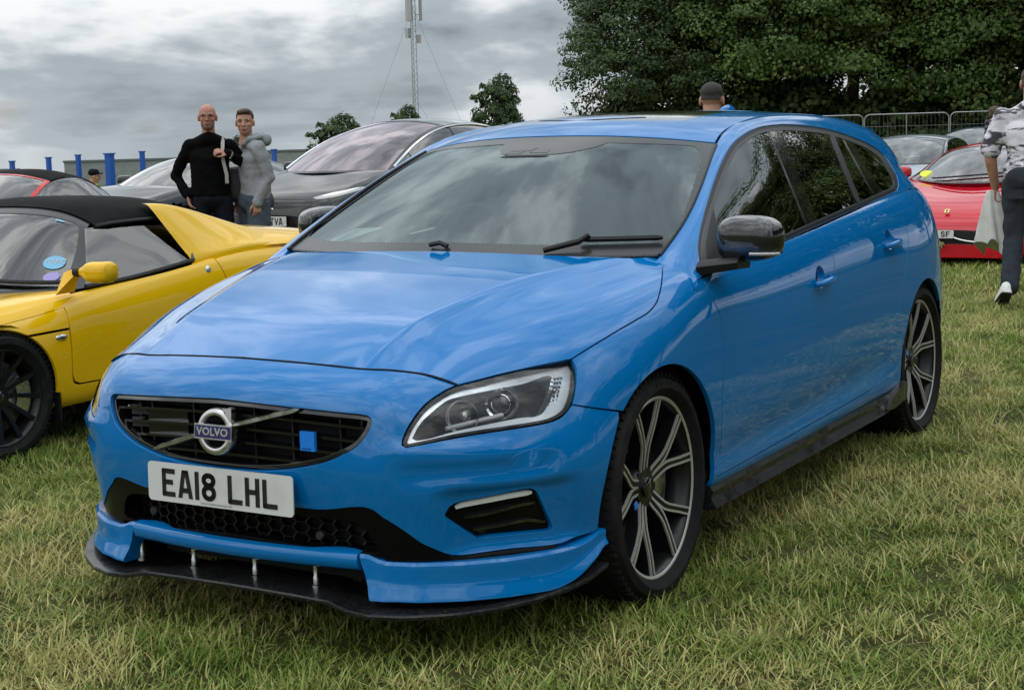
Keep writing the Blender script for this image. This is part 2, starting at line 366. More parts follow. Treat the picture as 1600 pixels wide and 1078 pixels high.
def paint(name, col, col2=None, flake=.35, dirt=(.18,.16,.12), dust=.05):
    """car paint under clear coat, with faint dust"""
    m = mat(name, col, .5, 0., 1., .0); t = m.node_tree; b = t.nodes['Principled BSDF']; b.inputs['Metallic'].default_value = flake*.5
    tcn = t.nodes['Texture Coordinate']; n = t.nodes.new('ShaderNodeTexNoise'); n.inputs['Scale'].default_value = 3.; n.inputs['Detail'].default_value = 9; n.inputs['Roughness'].default_value = .7; t.links.new(tcn.outputs['Object'], n.inputs['Vector'])
    r = t.nodes.new('ShaderNodeMapRange'); r.inputs[1].default_value = .5; r.inputs[2].default_value = .85; r.inputs[4].default_value = dust; t.links.new(n.outputs[0], r.inputs[0])
    x = t.nodes.new('ShaderNodeMixRGB'); x.inputs[1].default_value = (*col, 1); x.inputs[2].default_value = (*dirt, 1); t.links.new(r.outputs[0], x.inputs[0]); t.links.new(x.outputs[0], b.inputs['Base Color'])
    r2 = t.nodes.new('ShaderNodeMapRange'); r2.inputs[1].default_value = .4; r2.inputs[2].default_value = .8; r2.inputs[3].default_value = .004; r2.inputs[4].default_value = .018; t.links.new(n.outputs[0], r2.inputs[0]); t.links.new(r2.outputs[0], b.inputs['Coat Roughness'])
    return m
M = {}
M['blue'] = paint('rebel_blue_paint', (.0003, .148, .425), flake=.03, dust=.01)
M['gloss_black'] = mat('gloss_black', (.006,.006,.007), .12, 0, 1.)
M['trim_black'] = mat('satin_black_trim', (.009,.009,.010), .40, spec=.3, bump=(400, .08, .001))
M['trim_grey'] = mat('satin_grey_trim', (.040,.040,.043), .32, spec=.4, bump=(300, .05, .001))
M['rubber'] = mat('tyre_rubber', (.0075,.0075,.008), .75, spec=.2, noise=(20, (.022,.020,.017), .5, .85), bump=(160, .25, .002))
M['intake_black'] = mat('intake_black', (.004,.004,.0045), .22, spec=.14)
M['void'] = mat('dark_liner', (.004,.004,.004), .9)
M['chrome'] = mat('chrome', (.78,.79,.80), .08, 1., rnoise=(30, .05, .16))
M['silver'] = mat('satin_silver', (.62,.62,.60), .26, 1., rnoise=(40, .2, .36))
M['machined'] = mat('machined_alloy', (.52,.50,.46), .42, .55, rnoise=(60, .36, .5))
M['rim_black'] = mat('rim_black', (.006,.006,.0065), .35, 0, .15, spec=.3)
M['disc'] = mat('brake_disc', (.28,.27,.26), .38, 1., rnoise=(50, .3, .5))
M['carbon'] = mat('black_splitter', (.008,.008,.009), .34, 0, .25, spec=.35, noise=(90, (.035,.035,.035), .45, .8), rnoise=(8, .2, .5))
M['plate_white'] = mat('plate_white', (.62,.62,.60), .35, coat=.4, noise=(12, (.50,.49,.46), .5, .85))
M['plate_black'] = mat('plate_black', (.008,.008,.008), .4)
M['glass_ws'] = glass('windscreen_glass', (.58,.66,.64), 1.52, .045, 1.0, 0, (.72, .84, .87))
M['glass_side'] = glass('side_glass', (.30,.33,.32), 1.52, .05, 1.5)
M['glass_dark'] = glass('privacy_glass', (.035,.037,.037), 1.52, .06, 1.5)
M['lens'] = glass('lamp_lens', (.94,.95,.96), 1.5, .0, 1.)
M['frit'] = mat('windscreen_frit', (.026,.027,.029), .22, 0, 0, spec=.30)
M['seat'] = mat('dark_upholstery', (.020,.020,.022), .8, bump=(60, .3, .004))
M['dash'] = mat('dashboard', (.045,.046,.048), .65, bump=(200, .2, .002))
M['emblem_blue'] = mat('emblem_blue', (.012,.014,.11), .25, 0, .8)
M['square_blue'] = mat('badge_blue', (.012,.20,.72), .25, 0, .8)
M['white'] = mat('white_print', (.75,.75,.74), .5)
M['amber'] = mat('amber_lens', (.75,.32,.05), .15, 0, .5)
M['red_lens'] = mat('red_lens', (.30,.008,.008), .1, 0, 1)
M['chrome_soft'] = mat('lamp_chrome', (.86,.87,.88), .35, .75, rnoise=(20, .26, .42))
M['lens_dark'] = mat('projector_glass', (.02,.02,.025), .04, 0, 1.)
M['lens_grey'] = mat('grey_lens', (.35,.35,.35), .15, 0, 1.)
M['lamp_white'] = mat('white_lamp_plastic', (.72,.73,.72), .18, 0, 1.)
# ================================================================ ground
CAMXY = np.array([4.03, 2.79])
def gz(x, y):
    """field: level by the cars, falling away far off to the left"""
    d = np.hypot(x-4, y-2.8); ang = np.arctan2(y-2.8, x-4); left = sst_(-2.62, -2.42, ang)*sst_(-1.2, -1.8, ang)
    return (-3.2*sst_(35, 130, d)-np.maximum(d-160, 0)*.0125)*left
def sst_(a, b, x): t = np.clip((x-a)/(b-a), 0, 1); return t*t*(3-2*t)
def grass_nodes(m, blade):
    t = m.node_tree; b = t.nodes['Principled BSDF']; Ln = t.links.new
    geo = t.nodes.new('ShaderNodeNewGeometry')
    def noise(s, d=4, r=.55):
        n = t.nodes.new('ShaderNodeTexNoise'); n.inputs['Scale'].default_value = s; n.inputs['Detail'].default_value = d; n.inputs['Roughness'].default_value = r; Ln(geo.outputs['Position'], n.inputs['Vector']); return n.outputs[0]
    def rng(i, a, b_, c=0., d=1.):
        r = t.nodes.new('ShaderNodeMapRange'); Ln(i, r.inputs[0]); r.inputs[1].default_value = a; r.inputs[2].default_value = b_; r.inputs[3].default_value = c; r.inputs[4].default_value = d; return r.outputs[0]
    def mixc(f, a, c):
        x = t.nodes.new('ShaderNodeMixRGB'); Ln(f, x.inputs[0])
        for k, q in ((1, a), (2, c)):
            if isinstance(q, tuple): x.inputs[k].default_value = (*q, 1)
            else: Ln(q, x.inputs[k])
        return x.outputs[0]
    def add(a, c, op='ADD'):
        x = t.nodes.new('ShaderNodeMath'); x.operation = op; x.use_clamp = True
        for k, q in ((0, a), (1, c)):
            if isinstance(q, float): x.inputs[k].default_value = q
            else: Ln(q, x.inputs[k])
        return x.outputs[0]
    big = rng(noise(.55, 3), .42, .60); med = rng(noise(2.3, 4), .41, .63)
    if blade:
        at = t.nodes.new('ShaderNodeAttribute'); at.attribute_name = 'tint'; sp = t.nodes.new('ShaderNodeSeparateColor'); Ln(at.outputs['Color'], sp.inputs[0])
        dry = add(add(big, .50, 'MULTIPLY'), add(med, .50, 'MULTIPLY'))
        dry = add(dry, rng(sp.outputs[0], .0, 1., -.70, .55))
        green = mixc(sp.outputs[1], (.085, .155, .014), (.205, .290, .045)); straw = mixc(sp.outputs[1], (.46, .395, .135), (.70, .61, .27))
        c = mixc(dry, green, straw); Ln(c, b.inputs['Base Color'])
        b.inputs['Roughness'].default_value = .55; b.inputs['Specular IOR Level'].default_value = .25
        # leaves let some light through
        o = t.nodes['Material Output']; tr = t.nodes.new('ShaderNodeBsdfTranslucent'); Ln(c, tr.inputs[0]); x = t.nodes.new('ShaderNodeMixShader'); x.inputs[0].default_value = .25; Ln(b.outputs[0], x.inputs[1]); Ln(tr.outputs[0], x.inputs[2]); Ln(x.outputs[0], o.inputs[0])
    else:
        fine = rng(noise(38, 6, .7), .3, .7)
        dry = add(add(big, .35, 'MULTIPLY'), add(med, .35, 'MULTIPLY'))
        c = mixc(dry, (.085, .125, .025), (.28, .245, .10)); c2 = mixc(fine, (.07, .075, .026), c); Ln(c2, b.inputs['Base Color']); b.inputs['Roughness'].default_value = .95; b.inputs['Specular IOR Level'].default_value = .1
        bp_ = t.nodes.new('ShaderNodeBump'); bp_.inputs['Distance'].default_value = .03; Ln(fine, bp_.inputs['Height']); Ln(bp_.outputs[0], b.inputs['Normal'])
M['soil'] = mat('grass_ground'); grass_nodes(M['soil'], False)
M['blade'] = mat('grass_blade'); grass_nodes(M['blade'], True)
rs = [0, 2, 4, 6, 8, 11, 14, 18, 23, 30, 38, 48, 60, 75, 95, 120, 150, 200, 300, 500, 900, 1800]; nt_ = 96; v = []; f = []
for r in rs:
    for k in range(nt_):
        a = 2*math.pi*k/nt_-math.pi+.001; x = 4+r*math.cos(a); y = 2.8+r*math.sin(a); v.append((x, y, float(gz(x, y))))
for i in range(len(rs)-1):
    for k in range(nt_): f.append((i*nt_+k, (i+1)*nt_+k, (i+1)*nt_+(k+1) % nt_, i*nt_+(k+1) % nt_) if i else (k, nt_+k, nt_+(k+1) % nt_))
tag(ob('ground', v, f, M['soil'], None, True), 'grass field under the parked cars', None, None, 'structure')
# ---------------- grass: tufts instanced over the field
rng_ = np.random.default_rng(7)
def tuft(name, nb, rad, hmin, hmax, wid, lean):
    v = []; f = []; tn = []
    for i in range(nb):
        a, r = rng_.uniform(0, 2*math.pi), rad*math.sqrt(rng_.uniform()); bx, by = r*math.cos(a), r*math.sin(a); h = rng_.uniform(hmin, hmax)*(1-.3*r/rad); d = rng_.uniform(0, 2*math.pi); l = h*rng_.uniform(.15, lean); w = wid*rng_.uniform(.6, 1.2)
        s = np.array([-math.sin(d), math.cos(d), 0])*w/2; o = np.array([math.cos(d), math.sin(d), 0]); k = len(v); b = np.array([bx, by, -.008]); droop = rng_.uniform(.0, .35)
        for t, ww in ((0, 1), (.4, .95), (.75, .6)):
            c = b+o*l*t**1.7+np.array([0, 0, h*(t-droop*t*t*.8)]); v += [c-s*ww, c+s*ww]
        v.append(b+o*l+np.array([0, 0, h*(1-droop)])); f += [(k, k+1, k+3, k+2), (k+2, k+3, k+5, k+4), (k+4, k+5, k+6)]
        tn += [(rng_.uniform(), rng_.uniform(), 0, 1)]*7
    me = mesh(name, v, f, True); me.materials.append(M['blade']); ca = me.color_attributes.new('tint', 'FLOAT_COLOR', 'POINT'); ca.data.foreach_set('color', np.array(tn).ravel())
    return bpy.data.objects.new(name, me)
TUFT = bpy.data.collections.new('tufts'); TUFTF = bpy.data.collections.new('tufts_far')
for i in range(7): TUFT.objects.link(tuft('tuft', 72, .095, .022, .068, .0044, 1.0+.25*i))
for i in range(2): TUFT.objects.link(tuft('tuft', 24, .07, .05, .105, .0040, 1.4))
for i in range(2): TUFT.objects.link(tuft('tuft', 40, .11, .018, .034, .0042, 3.2))
for i in range(5): TUFTF.objects.link(tuft('tuft_far', 40, .16, .035, .085, .0075, 1.1))
def scatter_group(name, coll, dens, smin, smax, seed):
    g = bpy.data.node_groups.new(name, 'GeometryNodeTree'); g.interface.new_socket('Geometry', in_out='INPUT', socket_type='NodeSocketGeometry'); g.interface.new_socket('Geometry', in_out='OUTPUT', socket_type='NodeSocketGeometry')
    i = g.nodes.new('NodeGroupInput'); o = g.nodes.new('NodeGroupOutput'); d = g.nodes.new('GeometryNodeDistributePointsOnFaces'); ins = g.nodes.new('GeometryNodeInstanceOnPoints'); c = g.nodes.new('GeometryNodeCollectionInfo'); rv = g.nodes.new('FunctionNodeRandomValue'); sv = g.nodes.new('FunctionNodeRandomValue')
    c.inputs['Collection'].default_value = coll; c.inputs['Separate Children'].default_value = True; c.inputs['Reset Children'].default_value = True
    ins.inputs['Pick Instance'].default_value = True; d.inputs['Density'].default_value = dens; d.inputs['Seed'].default_value = seed
    rv.data_type = 'FLOAT_VECTOR'; rv.inputs[0].default_value = (-.12, -.12, 0); rv.inputs[1].default_value = (.12, .12, 6.283); sv.data_type = 'FLOAT'; sv.inputs[2].default_value = smin; sv.inputs[3].default_value = smax
    for a, b in ((i.outputs[0], d.inputs['Mesh']), (d.outputs['Points'], ins.inputs['Points']), (c.outputs[0], ins.inputs['Instance']), (rv.outputs[0], ins.inputs['Rotation']), (sv.outputs[1], ins.inputs['Scale']), (ins.outputs[0], o.inputs[0])): g.links.new(a, b)
    return g
def wedge(name, r0, r1, a0, a1, coll, dens, smin, smax, label, seed, n=24, skip=None):
    """patch of field between two distances from where the photographer stands, strewn with tufts"""
    v = []; f = []
    R_ = np.linspace(r0, r1, 10)
    for r in R_:
        for k in range(n+1):
            a = math.radians(a0+(a1-a0)*k/n); x, y = 4.03+r*math.cos(a), 2.79+r*math.sin(a); v.append((x, y, float(gz(x, y))-.003))
    for i in range(len(R_)-1):
        for k in range(n):
            q = (i*(n+1)+k, (i+1)*(n+1)+k, (i+1)*(n+1)+k+1, i*(n+1)+k+1)
            f.append(q)
    o = ob(name, v, f, M['soil'], None, True); m = o.modifiers.new('scatter', 'NODES'); m.node_group = scatter_group(name+'_scatter', coll, dens, smin, smax, seed)
    tag(o, label, 'grass', None, 'stuff'); return o
wedge('grass', 2.4, 7.0, 180, 243, TUFT, 185, .75, 1.25, 'short mixed green and straw grass in front of the blue estate', 1)
wedge('grass', 7.0, 13.0, 183, 240, TUFT, 110, .85, 1.35, 'short grass beside and behind the blue estate', 2)
wedge('grass', 13.0, 32.0, 184, 236, TUFTF, 40, .9, 1.5, 'short pale grass running back to the far cars', 3)
# ================================================================ trees
def leaf_material(name, c0, c1, c2):
    m = mat(name, c0, .55, spec=.3); t = m.node_tree; b = t.nodes['Principled BSDF']; Ln = t.links.new
    at = t.nodes.new('ShaderNodeAttribute'); at.attribute_name = 'tint'; sp = t.nodes.new('ShaderNodeSeparateColor'); Ln(at.outputs['Color'], sp.inputs[0])
    x = t.nodes.new('ShaderNodeMixRGB'); Ln(sp.outputs[0], x.inputs[0]); x.inputs[1].default_value = (*c0, 1); x.inputs[2].default_value = (*c1, 1)
    y = t.nodes.new('ShaderNodeMixRGB'); Ln(sp.outputs[1], y.inputs[0]); Ln(x.outputs[0], y.inputs[1]); y.inputs[2].default_value = (*c2, 1); Ln(y.outputs[0], b.inputs['Base Color'])
    o = t.nodes['Material Output']; tr = t.nodes.new('ShaderNodeBsdfTranslucent'); Ln(y.outputs[0], tr.inputs[0]); q = t.nodes.new('ShaderNodeMixShader'); q.inputs[0].default_value = .22; Ln(b.outputs[0], q.inputs[1]); Ln(tr.outputs[0], q.inputs[2]); Ln(q.outputs[0], o.inputs[0])
    return m
M['leaf'] = leaf_material('sycamore_leaf', (.034, .072, .015), (.125, .190, .044), (.21, .25, .07))
M['leaf_dark'] = leaf_material('dark_leaf', (.022, .045, .014), (.075, .115, .033), (.12, .16, .05))
M['bark'] = mat('bark', (.055,.045,.035), .9, noise=(6, (.025,.022,.018), .4, .7), bump=(30, .6, .02))
def crown_mesh(name, seed, R3, ncl, nlf, size, mat_, lowcut=-.75, ragged=.25, clump=1.):
    r = np.random.default_rng(seed); d = r.normal(size=(ncl*3, 3)); d /= np.linalg.norm(d, axis=1)[:, None]
    lump = 1+ragged*(np.sin(3.1*d[:, 0]+seed)*np.cos(2.7*d[:, 1]+2*seed)+.6*np.sin(5.3*d[:, 2]+4.1*d[:, 0]))
    rad = (r.uniform(.30, 1, ncl*3)**.45)*lump; C_ = d*rad[:, None]*np.array(R3); C_ = C_[d[:, 2] > lowcut][:ncl]
    n = len(C_); cs = r.uniform(.6, 1.25, n)*clump
    off = r.normal(size=(n, nlf, 3)); off /= np.linalg.norm(off, axis=2)[..., None]; off *= (r.uniform(0, 1, (n, nlf, 1))**.4)
    off[..., 2] = off[..., 2]*.42; out = C_/np.array(R3); off[..., 2] -= .30*(off[..., :2]**2).sum(2)
    P = C_[:, None]+off*cs[:, None, None]
    nr = off*np.array([1, 1, 2.2])+np.array([0, 0, .9])+.45*out[:, None]+r.normal(size=P.shape)*.38; nr /= np.linalg.norm(nr, axis=2)[..., None]
    P = P.reshape(-1, 3); nr = nr.reshape(-1, 3); t = np.cross(nr, r.normal(size=nr.shape)); t /= np.linalg.norm(t, axis=1)[:, None]; b = np.cross(nr, t); s = (size*r.uniform(.6, 1.25, len(P)))[:, None]
    V = np.stack([P-t*s*.62, P+b*s*.42-nr*s*.06, P+t*s*.62-nr*s*.16, P-b*s*.42-nr*s*.06], 1).reshape(-1, 3); F = np.arange(len(V)).reshape(-1, 4)
    me = bpy.data.meshes.new(name); me.vertices.add(len(V)); me.vertices.foreach_set('co', V.ravel()); me.loops.add(len(V)); me.loops.foreach_set('vertex_index', F.ravel()); me.polygons.add(len(F)); me.polygons.foreach_set('loop_start', np.arange(0, len(V), 4)); me.update(calc_edges=True)
    tn = np.zeros((len(P), 4)); tn[:, 0] = np.clip(r.uniform(0, 1, len(P))*.6+np.repeat(r.uniform(0, .55, n), nlf), 0, 1); tn[:, 1] = (r.uniform(0, 1, len(P)) > .90)*.6*np.repeat(r.uniform(0, 1, n), nlf)+.0; tn[:, 3] = 1
    ca = me.color_attributes.new('tint', 'FLOAT_COLOR', 'POINT'); ca.data.foreach_set('color', np.repeat(tn, 4, 0).ravel()); me.materials.append(mat_)
    return me, C_
def trunk_mesh(name, seed, h, r0, C_, zc, nl=14):
    r = random.Random(seed); mb = MB(); p = [Vector((0, 0, -.3))]; k = 7
    for i in range(1, k+1): p.append(Vector((r.uniform(-.12, .12)*i*.5, r.uniform(-.12, .12)*i*.5, h*i/k)))
    mb.tube(p, [r0*(1.35 if i == 0 else 1-.72*i/k) for i in range(k+1)], 10)
    idx = list(range(len(C_))); r.shuffle(idx)
    for j in idx[:nl]:
        c = Vector(C_[j])+Vector((0, 0, zc)); a = p[r.randint(2, k-1)]; m_ = a.lerp(c, .5)+Vector((r.uniform(-.3, .3), r.uniform(-.3, .3), r.uniform(.1, .6)))
        mb.tube([a, m_, c], [r0*.34, r0*.22, r0*.07], 6)
    me = mesh(name, mb.v, mb.f, True); me.materials.append(M['bark']); return me
def tree_kind(seed, R3, h, zc, ncl, nlf, size, mt, **k):
    cm, C_ = crown_mesh('crown', seed, R3, ncl, nlf, size, mt, **k); return cm, trunk_mesh('trunk', seed, h, .34, C_, zc), zc
KT = [tree_kind(3, (6.2, 6.2, 7.0), 12, 8.0, 430, 230, .165, M['leaf'], ragged=.24, clump=1.6), tree_kind(11, (5.6, 5.6, 7.6), 13, 8.6, 400, 230, .165, M['leaf'], ragged=.30, clump=1.6), tree_kind(23, (4.6, 4.6, 6.2), 10, 7.0, 420, 120, .15, M['leaf_dark'], ragged=.40, clump=1.1)]
def tree(kind, x, y, rz, s, label, group='trees at the edge of the field', zs=1.):
    cm, tm, zc = KT[kind]; e_ = empty('broadleaf_tree', (x, y, float(gz(x, y))), rz); e_.scale = (s, s, s*zs)
    c = bpy.data.objects.new('crown', cm); COL.objects.link(c); c.parent = e_; c.location = (0, 0, zc)
    t = bpy.data.objects.new('trunk', tm); COL.objects.link(t); t.parent = e_
    return tag(e_, label, 'tree', group)
TR = [(2, -63.6, -29.2, .4, .95, 'dark loose-branched tree at the left end of the tree belt'), (0, -67.5, -25.0, 1.2, 1.0, 'tall sycamore above the blue estate roof, next to the dark end tree'),
      (1, -67.6, -20.6, 2.6, 1.02, 'full sycamore rising behind the head of the man beyond the roof'), (0, -70.2, -15.2, 4.0, 1.05, 'broad sycamore behind the metal fence and red sports car'),
      (1, -69.5, -9.0, 5.3, 1.05, 'sycamore at the right edge of the picture behind the walking man')]
for a in TR: tree(*a)
for i, (k, x, y, s) in enumerate(((1, -74, -28, 1.2), (0, -77, -21, 1.25), (1, -78, -13, 1.2), (0, -75, -6, 1.1))):
    tree(k, x, y, .7*i+.3, s, 'tree in the dark second row behind the front sycamores', 'second row of trees')
for i in range(15):   # the belt goes on round the field to the right of the picture
    a = math.radians(183-8.6*i); rr_ = 72-1.2*i; tree((0, 1, 0, 2)[i % 4], 4+rr_*math.cos(a), 2.8+rr_*math.sin(a), i*1.3, (1.65, 1.45, 1.75, 1.55, 1.4)[i % 5], 'tree of the belt further round the field', 'tree belt to the right')
# low growth under the belt
cm, C_ = crown_mesh('undergrowth', 41, (2.6, 2.6, 1.7), 150, 60, .2, M['leaf_dark'], lowcut=-.3, ragged=.3, clump=.7)
for i in range(16):
    t = i/14; x = -62.5-8*t+random.Random(i).uniform(-.5, .5); y = -30.5+26*t; o = bpy.data.objects.new('bush', cm); COL.objects.link(o); o.location = (x-2.5, y, .9); o.rotation_euler = (0, 0, i*1.7); o.scale = (1.35, 1.35, 1.7)
    tag(o, 'dark bush in the shade under the tree belt', 'bush', 'bushes under the tree belt')
# small far trees on the skyline
KT.append(tree_kind(31, (2.1, 2.1, 2.3), 3.5, 2.4, 120, 80, .2, M['leaf_dark'], ragged=.16, clump=.6))
for x, y, s, zs, lb in ((-98.7, -59.2, .85, 1.65, 'small round tree on the skyline right of the mast'), (-94.8, -65.3, .66, 1.75, 'small tree on the skyline at the foot of the mast'), (-91.7, -69.5, 1.0, 1.25, 'small leaning tree above the black car windscreen'), (-86.8, -75.6, .6, 1.9, 'small far tree seen between the two standing men')):
    tree(3, x, y, 1, s, lb, None, zs)
# ---- blue estate: body sheet (bonnet, wings, sides, rear), stations front to rear
VX = [.84,.62,.45,.30,.10,-.12,-.36,-.70,-1.2,-1.7,-2.2,-2.6,-2.9,-3.2,-3.45,-3.60,-3.675,-3.70]
VB = [ # per station: (y,z) for rails from centre to sill
 [(0,.772),(.22,.763),(.335,.744),(.385,.735),(.46,.720),(.55,.70),(.62,.66),(.66,.61),(.69,.57),(.72,.52),(.74,.48),(.75,.43),(.76,.38),(.76,.33),(.76,.30),(.76,.27),(.75,.25),(.74,.24)],
 [(0,.868),(.22,.866),(.355,.860),(.405,.851),(.475,.832),(.56,.80),(.64,.757),(.70,.71),(.75,.66),(.79,.60),(.815,.55),(.83,.49),(.835,.43),(.835,.38),(.835,.34),(.835,.30),(.83,.26),(.81,.24)],
 [(0,.915),(.23,.912),(.385,.906),(.435,.898),(.505,.879),(.60,.850),(.69,.812),(.758,.765),(.808,.71),(.845,.65),(.868,.59),(.88,.52),(.885,.45),(.885,.39),(.885,.34),(.885,.30),(.88,.26),(.85,.24)],
 [(0,.945),(.25,.942),(.42,.937),(.472,.930),(.545,.912),(.638,.887),(.733,.850),(.805,.803),(.848,.752),(.876,.70),(.892,.63),(.899,.55),(.90,.46),(.90,.39),(.912,.34),(.912,.30),(.905,.26),(.87,.24)],
 [(0,.978),(.27,.975),(.47,.968),(.525,.963),(.595,.948),(.682,.926),(.775,.892),(.846,.847),(.886,.793),(.909,.733),(.921,.66),(.927,.56),(.927,.46),(.922,.39),(.92,.34),(.918,.30),(.905,.26),(.87,.24)],
 [(0,1.003),(.30,1.0),(.545,.992),(.60,.986),(.655,.974),(.722,.957),(.80,.932),(.866,.892),(.901,.835),(.917,.77),(.925,.68),(.929,.57),(.927,.46),(.92,.39),(.916,.345),(.916,.305),(.905,.265),(.87,.235)],
 [(0,1.035),(.34,1.03),(.62,1.012),(.68,1.005),(.715,.998),(.757,.987),(.822,.968),(.876,.936),(.906,.88),(.919,.80),(.926,.70),(.929,.58),(.925,.46),(.914,.39),(.910,.345),(.914,.305),(.905,.265),(.87,.235)],
 [(0,1.05),(.38,1.045),(.68,1.03),(.74,1.02),(.78,1.01),(.82,.995),(.864,.963),(.888,.925),(.906,.875),(.918,.80),(.926,.70),(.929,.58),(.924,.46),(.910,.39),(.906,.345),(.912,.305),(.905,.265),(.87,.235)],
 [(0,1.08),(.38,1.075),(.68,1.06),(.74,1.05),(.78,1.04),(.82,1.028),(.862,.998),(.886,.957),(.904,.905),(.917,.83),(.926,.72),(.929,.59),(.923,.47),(.908,.40),(.904,.352),(.911,.308),(.905,.265),(.87,.235)],
 [(0,1.11),(.38,1.105),(.67,1.09),(.73,1.08),(.77,1.07),(.812,1.06),(.857,1.033),(.882,.988),(.901,.935),(.915,.86),(.925,.75),(.928,.61),(.922,.485),(.908,.42),(.905,.37),(.912,.318),(.905,.268),(.87,.238)],
 [(0,1.14),(.38,1.135),(.66,1.12),(.72,1.11),(.76,1.10),(.80,1.09),(.848,1.064),(.874,1.018),(.894,.965),(.910,.89),(.921,.78),(.925,.63),(.921,.50),(.912,.44),(.909,.39),(.913,.33),(.905,.275),(.87,.245)],
 [(0,1.16),(.37,1.155),(.64,1.145),(.70,1.135),(.74,1.125),(.785,1.115),(.832,1.088),(.861,1.045),(.885,.99),(.904,.92),(.918,.82),(.925,.70),(.927,.58),(.925,.48),(.92,.40),(.915,.33),(.905,.275),(.87,.245)],
 [(0,1.17),(.36,1.165),(.62,1.155),(.68,1.15),(.72,1.14),(.765,1.13),(.812,1.104),(.843,1.065),(.870,1.01),(.894,.94),(.912,.84),(.922,.72),(.926,.60),(.925,.49),(.92,.41),(.915,.34),(.905,.28),(.87,.25)],
 [(0,1.17),(.35,1.165),(.59,1.155),(.65,1.15),(.69,1.14),(.735,1.125),(.780,1.100),(.812,1.068),(.842,1.02),(.869,.95),(.890,.85),(.903,.73),(.908,.60),(.906,.49),(.902,.41),(.897,.34),(.885,.28),(.85,.25)],
 [(0,1.15),(.33,1.145),(.54,1.135),(.60,1.13),(.64,1.12),(.68,1.105),(.722,1.085),(.755,1.055),(.787,1.01),(.815,.945),(.840,.85),(.858,.73),(.868,.60),(.868,.49),(.866,.41),(.862,.34),(.85,.28),(.82,.25)],
 [(0,1.12),(.30,1.115),(.48,1.105),(.53,1.10),(.57,1.09),(.60,1.08),(.635,1.065),(.665,1.04),(.70,1.0),(.73,.94),(.755,.85),(.778,.73),(.79,.60),(.792,.49),(.79,.41),(.785,.34),(.775,.28),(.75,.25)],
 [(0,1.10),(.20,1.095),(.32,1.085),(.36,1.08),(.39,1.07),(.41,1.06),(.44,1.05),(.46,1.03),(.48,.99),(.50,.93),(.515,.85),(.53,.73),(.54,.60),(.54,.49),(.54,.41),(.535,.34),(.53,.28),(.52,.25)],
 [(0,1.09),(0,1.085),(0,1.075),(0,1.07),(0,1.065),(0,1.055),(0,1.045),(0,1.025),(0,.985),(0,.93),(0,.85),(0,.73),(0,.60),(0,.49),(0,.41),(0,.34),(0,.28),(0,.25)],
]
_ry = {11:0,12:-.006,13:-.028,14:-.075,15:-.11,16:-.09}
VB = [[(y+_ry.get(k,0)*(1 if j>4 else 0), z) for j,(y,z) in enumerate(row)] for k,row in enumerate(VB)]
# crease on the bonnet: flat plateau, then a firmer fall outside it
for k in range(0, 6):
    r = VB[k]; w = (0,.8,1,1,1,.7)[k]; y3,z3 = r[3]
    VB[k][2] = (y3-.036, z3+.0075*w); VB[k][3] = (y3, z3+.0045*w); VB[k][4] = (r[4][0]-.012, r[4][1]-.004*w); VB[k][1] = (r[1][0], r[1][1]+.001)
BODY_NET = mirror_net([[(x, y, z) for y, z in row] for x, row in zip(VX, VB)])
# ---- front bumper sheet: columns centre -> corner (per row), rows top -> bottom
FR = [
 [(.815,0,.795),(.802,.20,.790),(.768,.38,.779),(.735,.50,.770),(.68,.625,.738),(.57,.695,.750),(.43,.757,.760),(.325,.795,.770),(.20,.83,.785)],
 [(.872,0,.760),(.858,.20,.756),(.822,.38,.745),(.785,.50,.735),(.735,.605,.706),(.635,.715,.714),(.49,.795,.718),(.37,.842,.720),(.23,.877,.725)],
 [(.912,0,.708),(.902,.20,.705),(.866,.38,.693),(.836,.49,.682),(.788,.60,.662),(.685,.728,.664),(.525,.825,.672),(.395,.874,.672),(.25,.903,.670)],
 [(.925,0,.63),(.913,.20,.63),(.880,.38,.622),(.850,.49,.614),(.808,.60,.602),(.713,.735,.606),(.555,.842,.615),(.415,.893,.618),(.265,.915,.62)],
 [(.928,0,.555),(.917,.20,.555),(.888,.38,.553),(.862,.49,.55),(.825,.60,.548),(.732,.74,.55),(.572,.853,.552),(.425,.904,.555),(.275,.921,.56)],
 [(.920,0,.500),(.911,.20,.500),(.886,.38,.500),(.862,.49,.499),(.826,.60,.498),(.735,.743,.498),(.575,.858,.498),(.43,.908,.50),(.28,.924,.505)],
 [(.908,0,.440),(.899,.20,.440),(.876,.38,.440),(.853,.49,.440),(.818,.60,.440),(.73,.745,.440),(.574,.859,.440),(.43,.909,.44),(.28,.925,.445)],
 [(.895,0,.385),(.886,.20,.385),(.864,.38,.385),(.842,.49,.385),(.808,.60,.385),(.722,.743,.385),(.57,.857,.385),(.428,.907,.385),(.28,.923,.388)],
 [(.882,0,.335),(.873,.20,.335),(.852,.38,.335),(.832,.49,.335),(.80,.60,.335),(.715,.74,.335),(.565,.854,.335),(.425,.903,.335),(.28,.918,.335)],
 [(.872,0,.285),(.863,.20,.285),(.842,.38,.285),(.822,.49,.285),(.79,.60,.285),(.706,.735,.285),(.56,.85,.285),(.42,.898,.285),(.28,.912,.285)],
]
FR = [[(x-.04,y*.985,z+.022) for x,y,z in FR[0]]]+FR+[[(x-.012,y-.006,z-.06) for x,y,z in FR[-1]]]
_adj = {4:(-.012,0),5:(-.040,-.004),6:(-.030,-.020),7:(-.008,-.022),8:(0,-.016)}
FR = [[(x+_adj.get(c,(0,0))[0]*w, y+_adj.get(c,(0,0))[1]*w, z) for c,(x,y,z) in enumerate(row)] for row,w in zip(FR,(0,0,.45,.9,1,.9,.8,.9,1.1,1.2,1.2,1.2))]
FRONT_NET = mirror_net(FR)
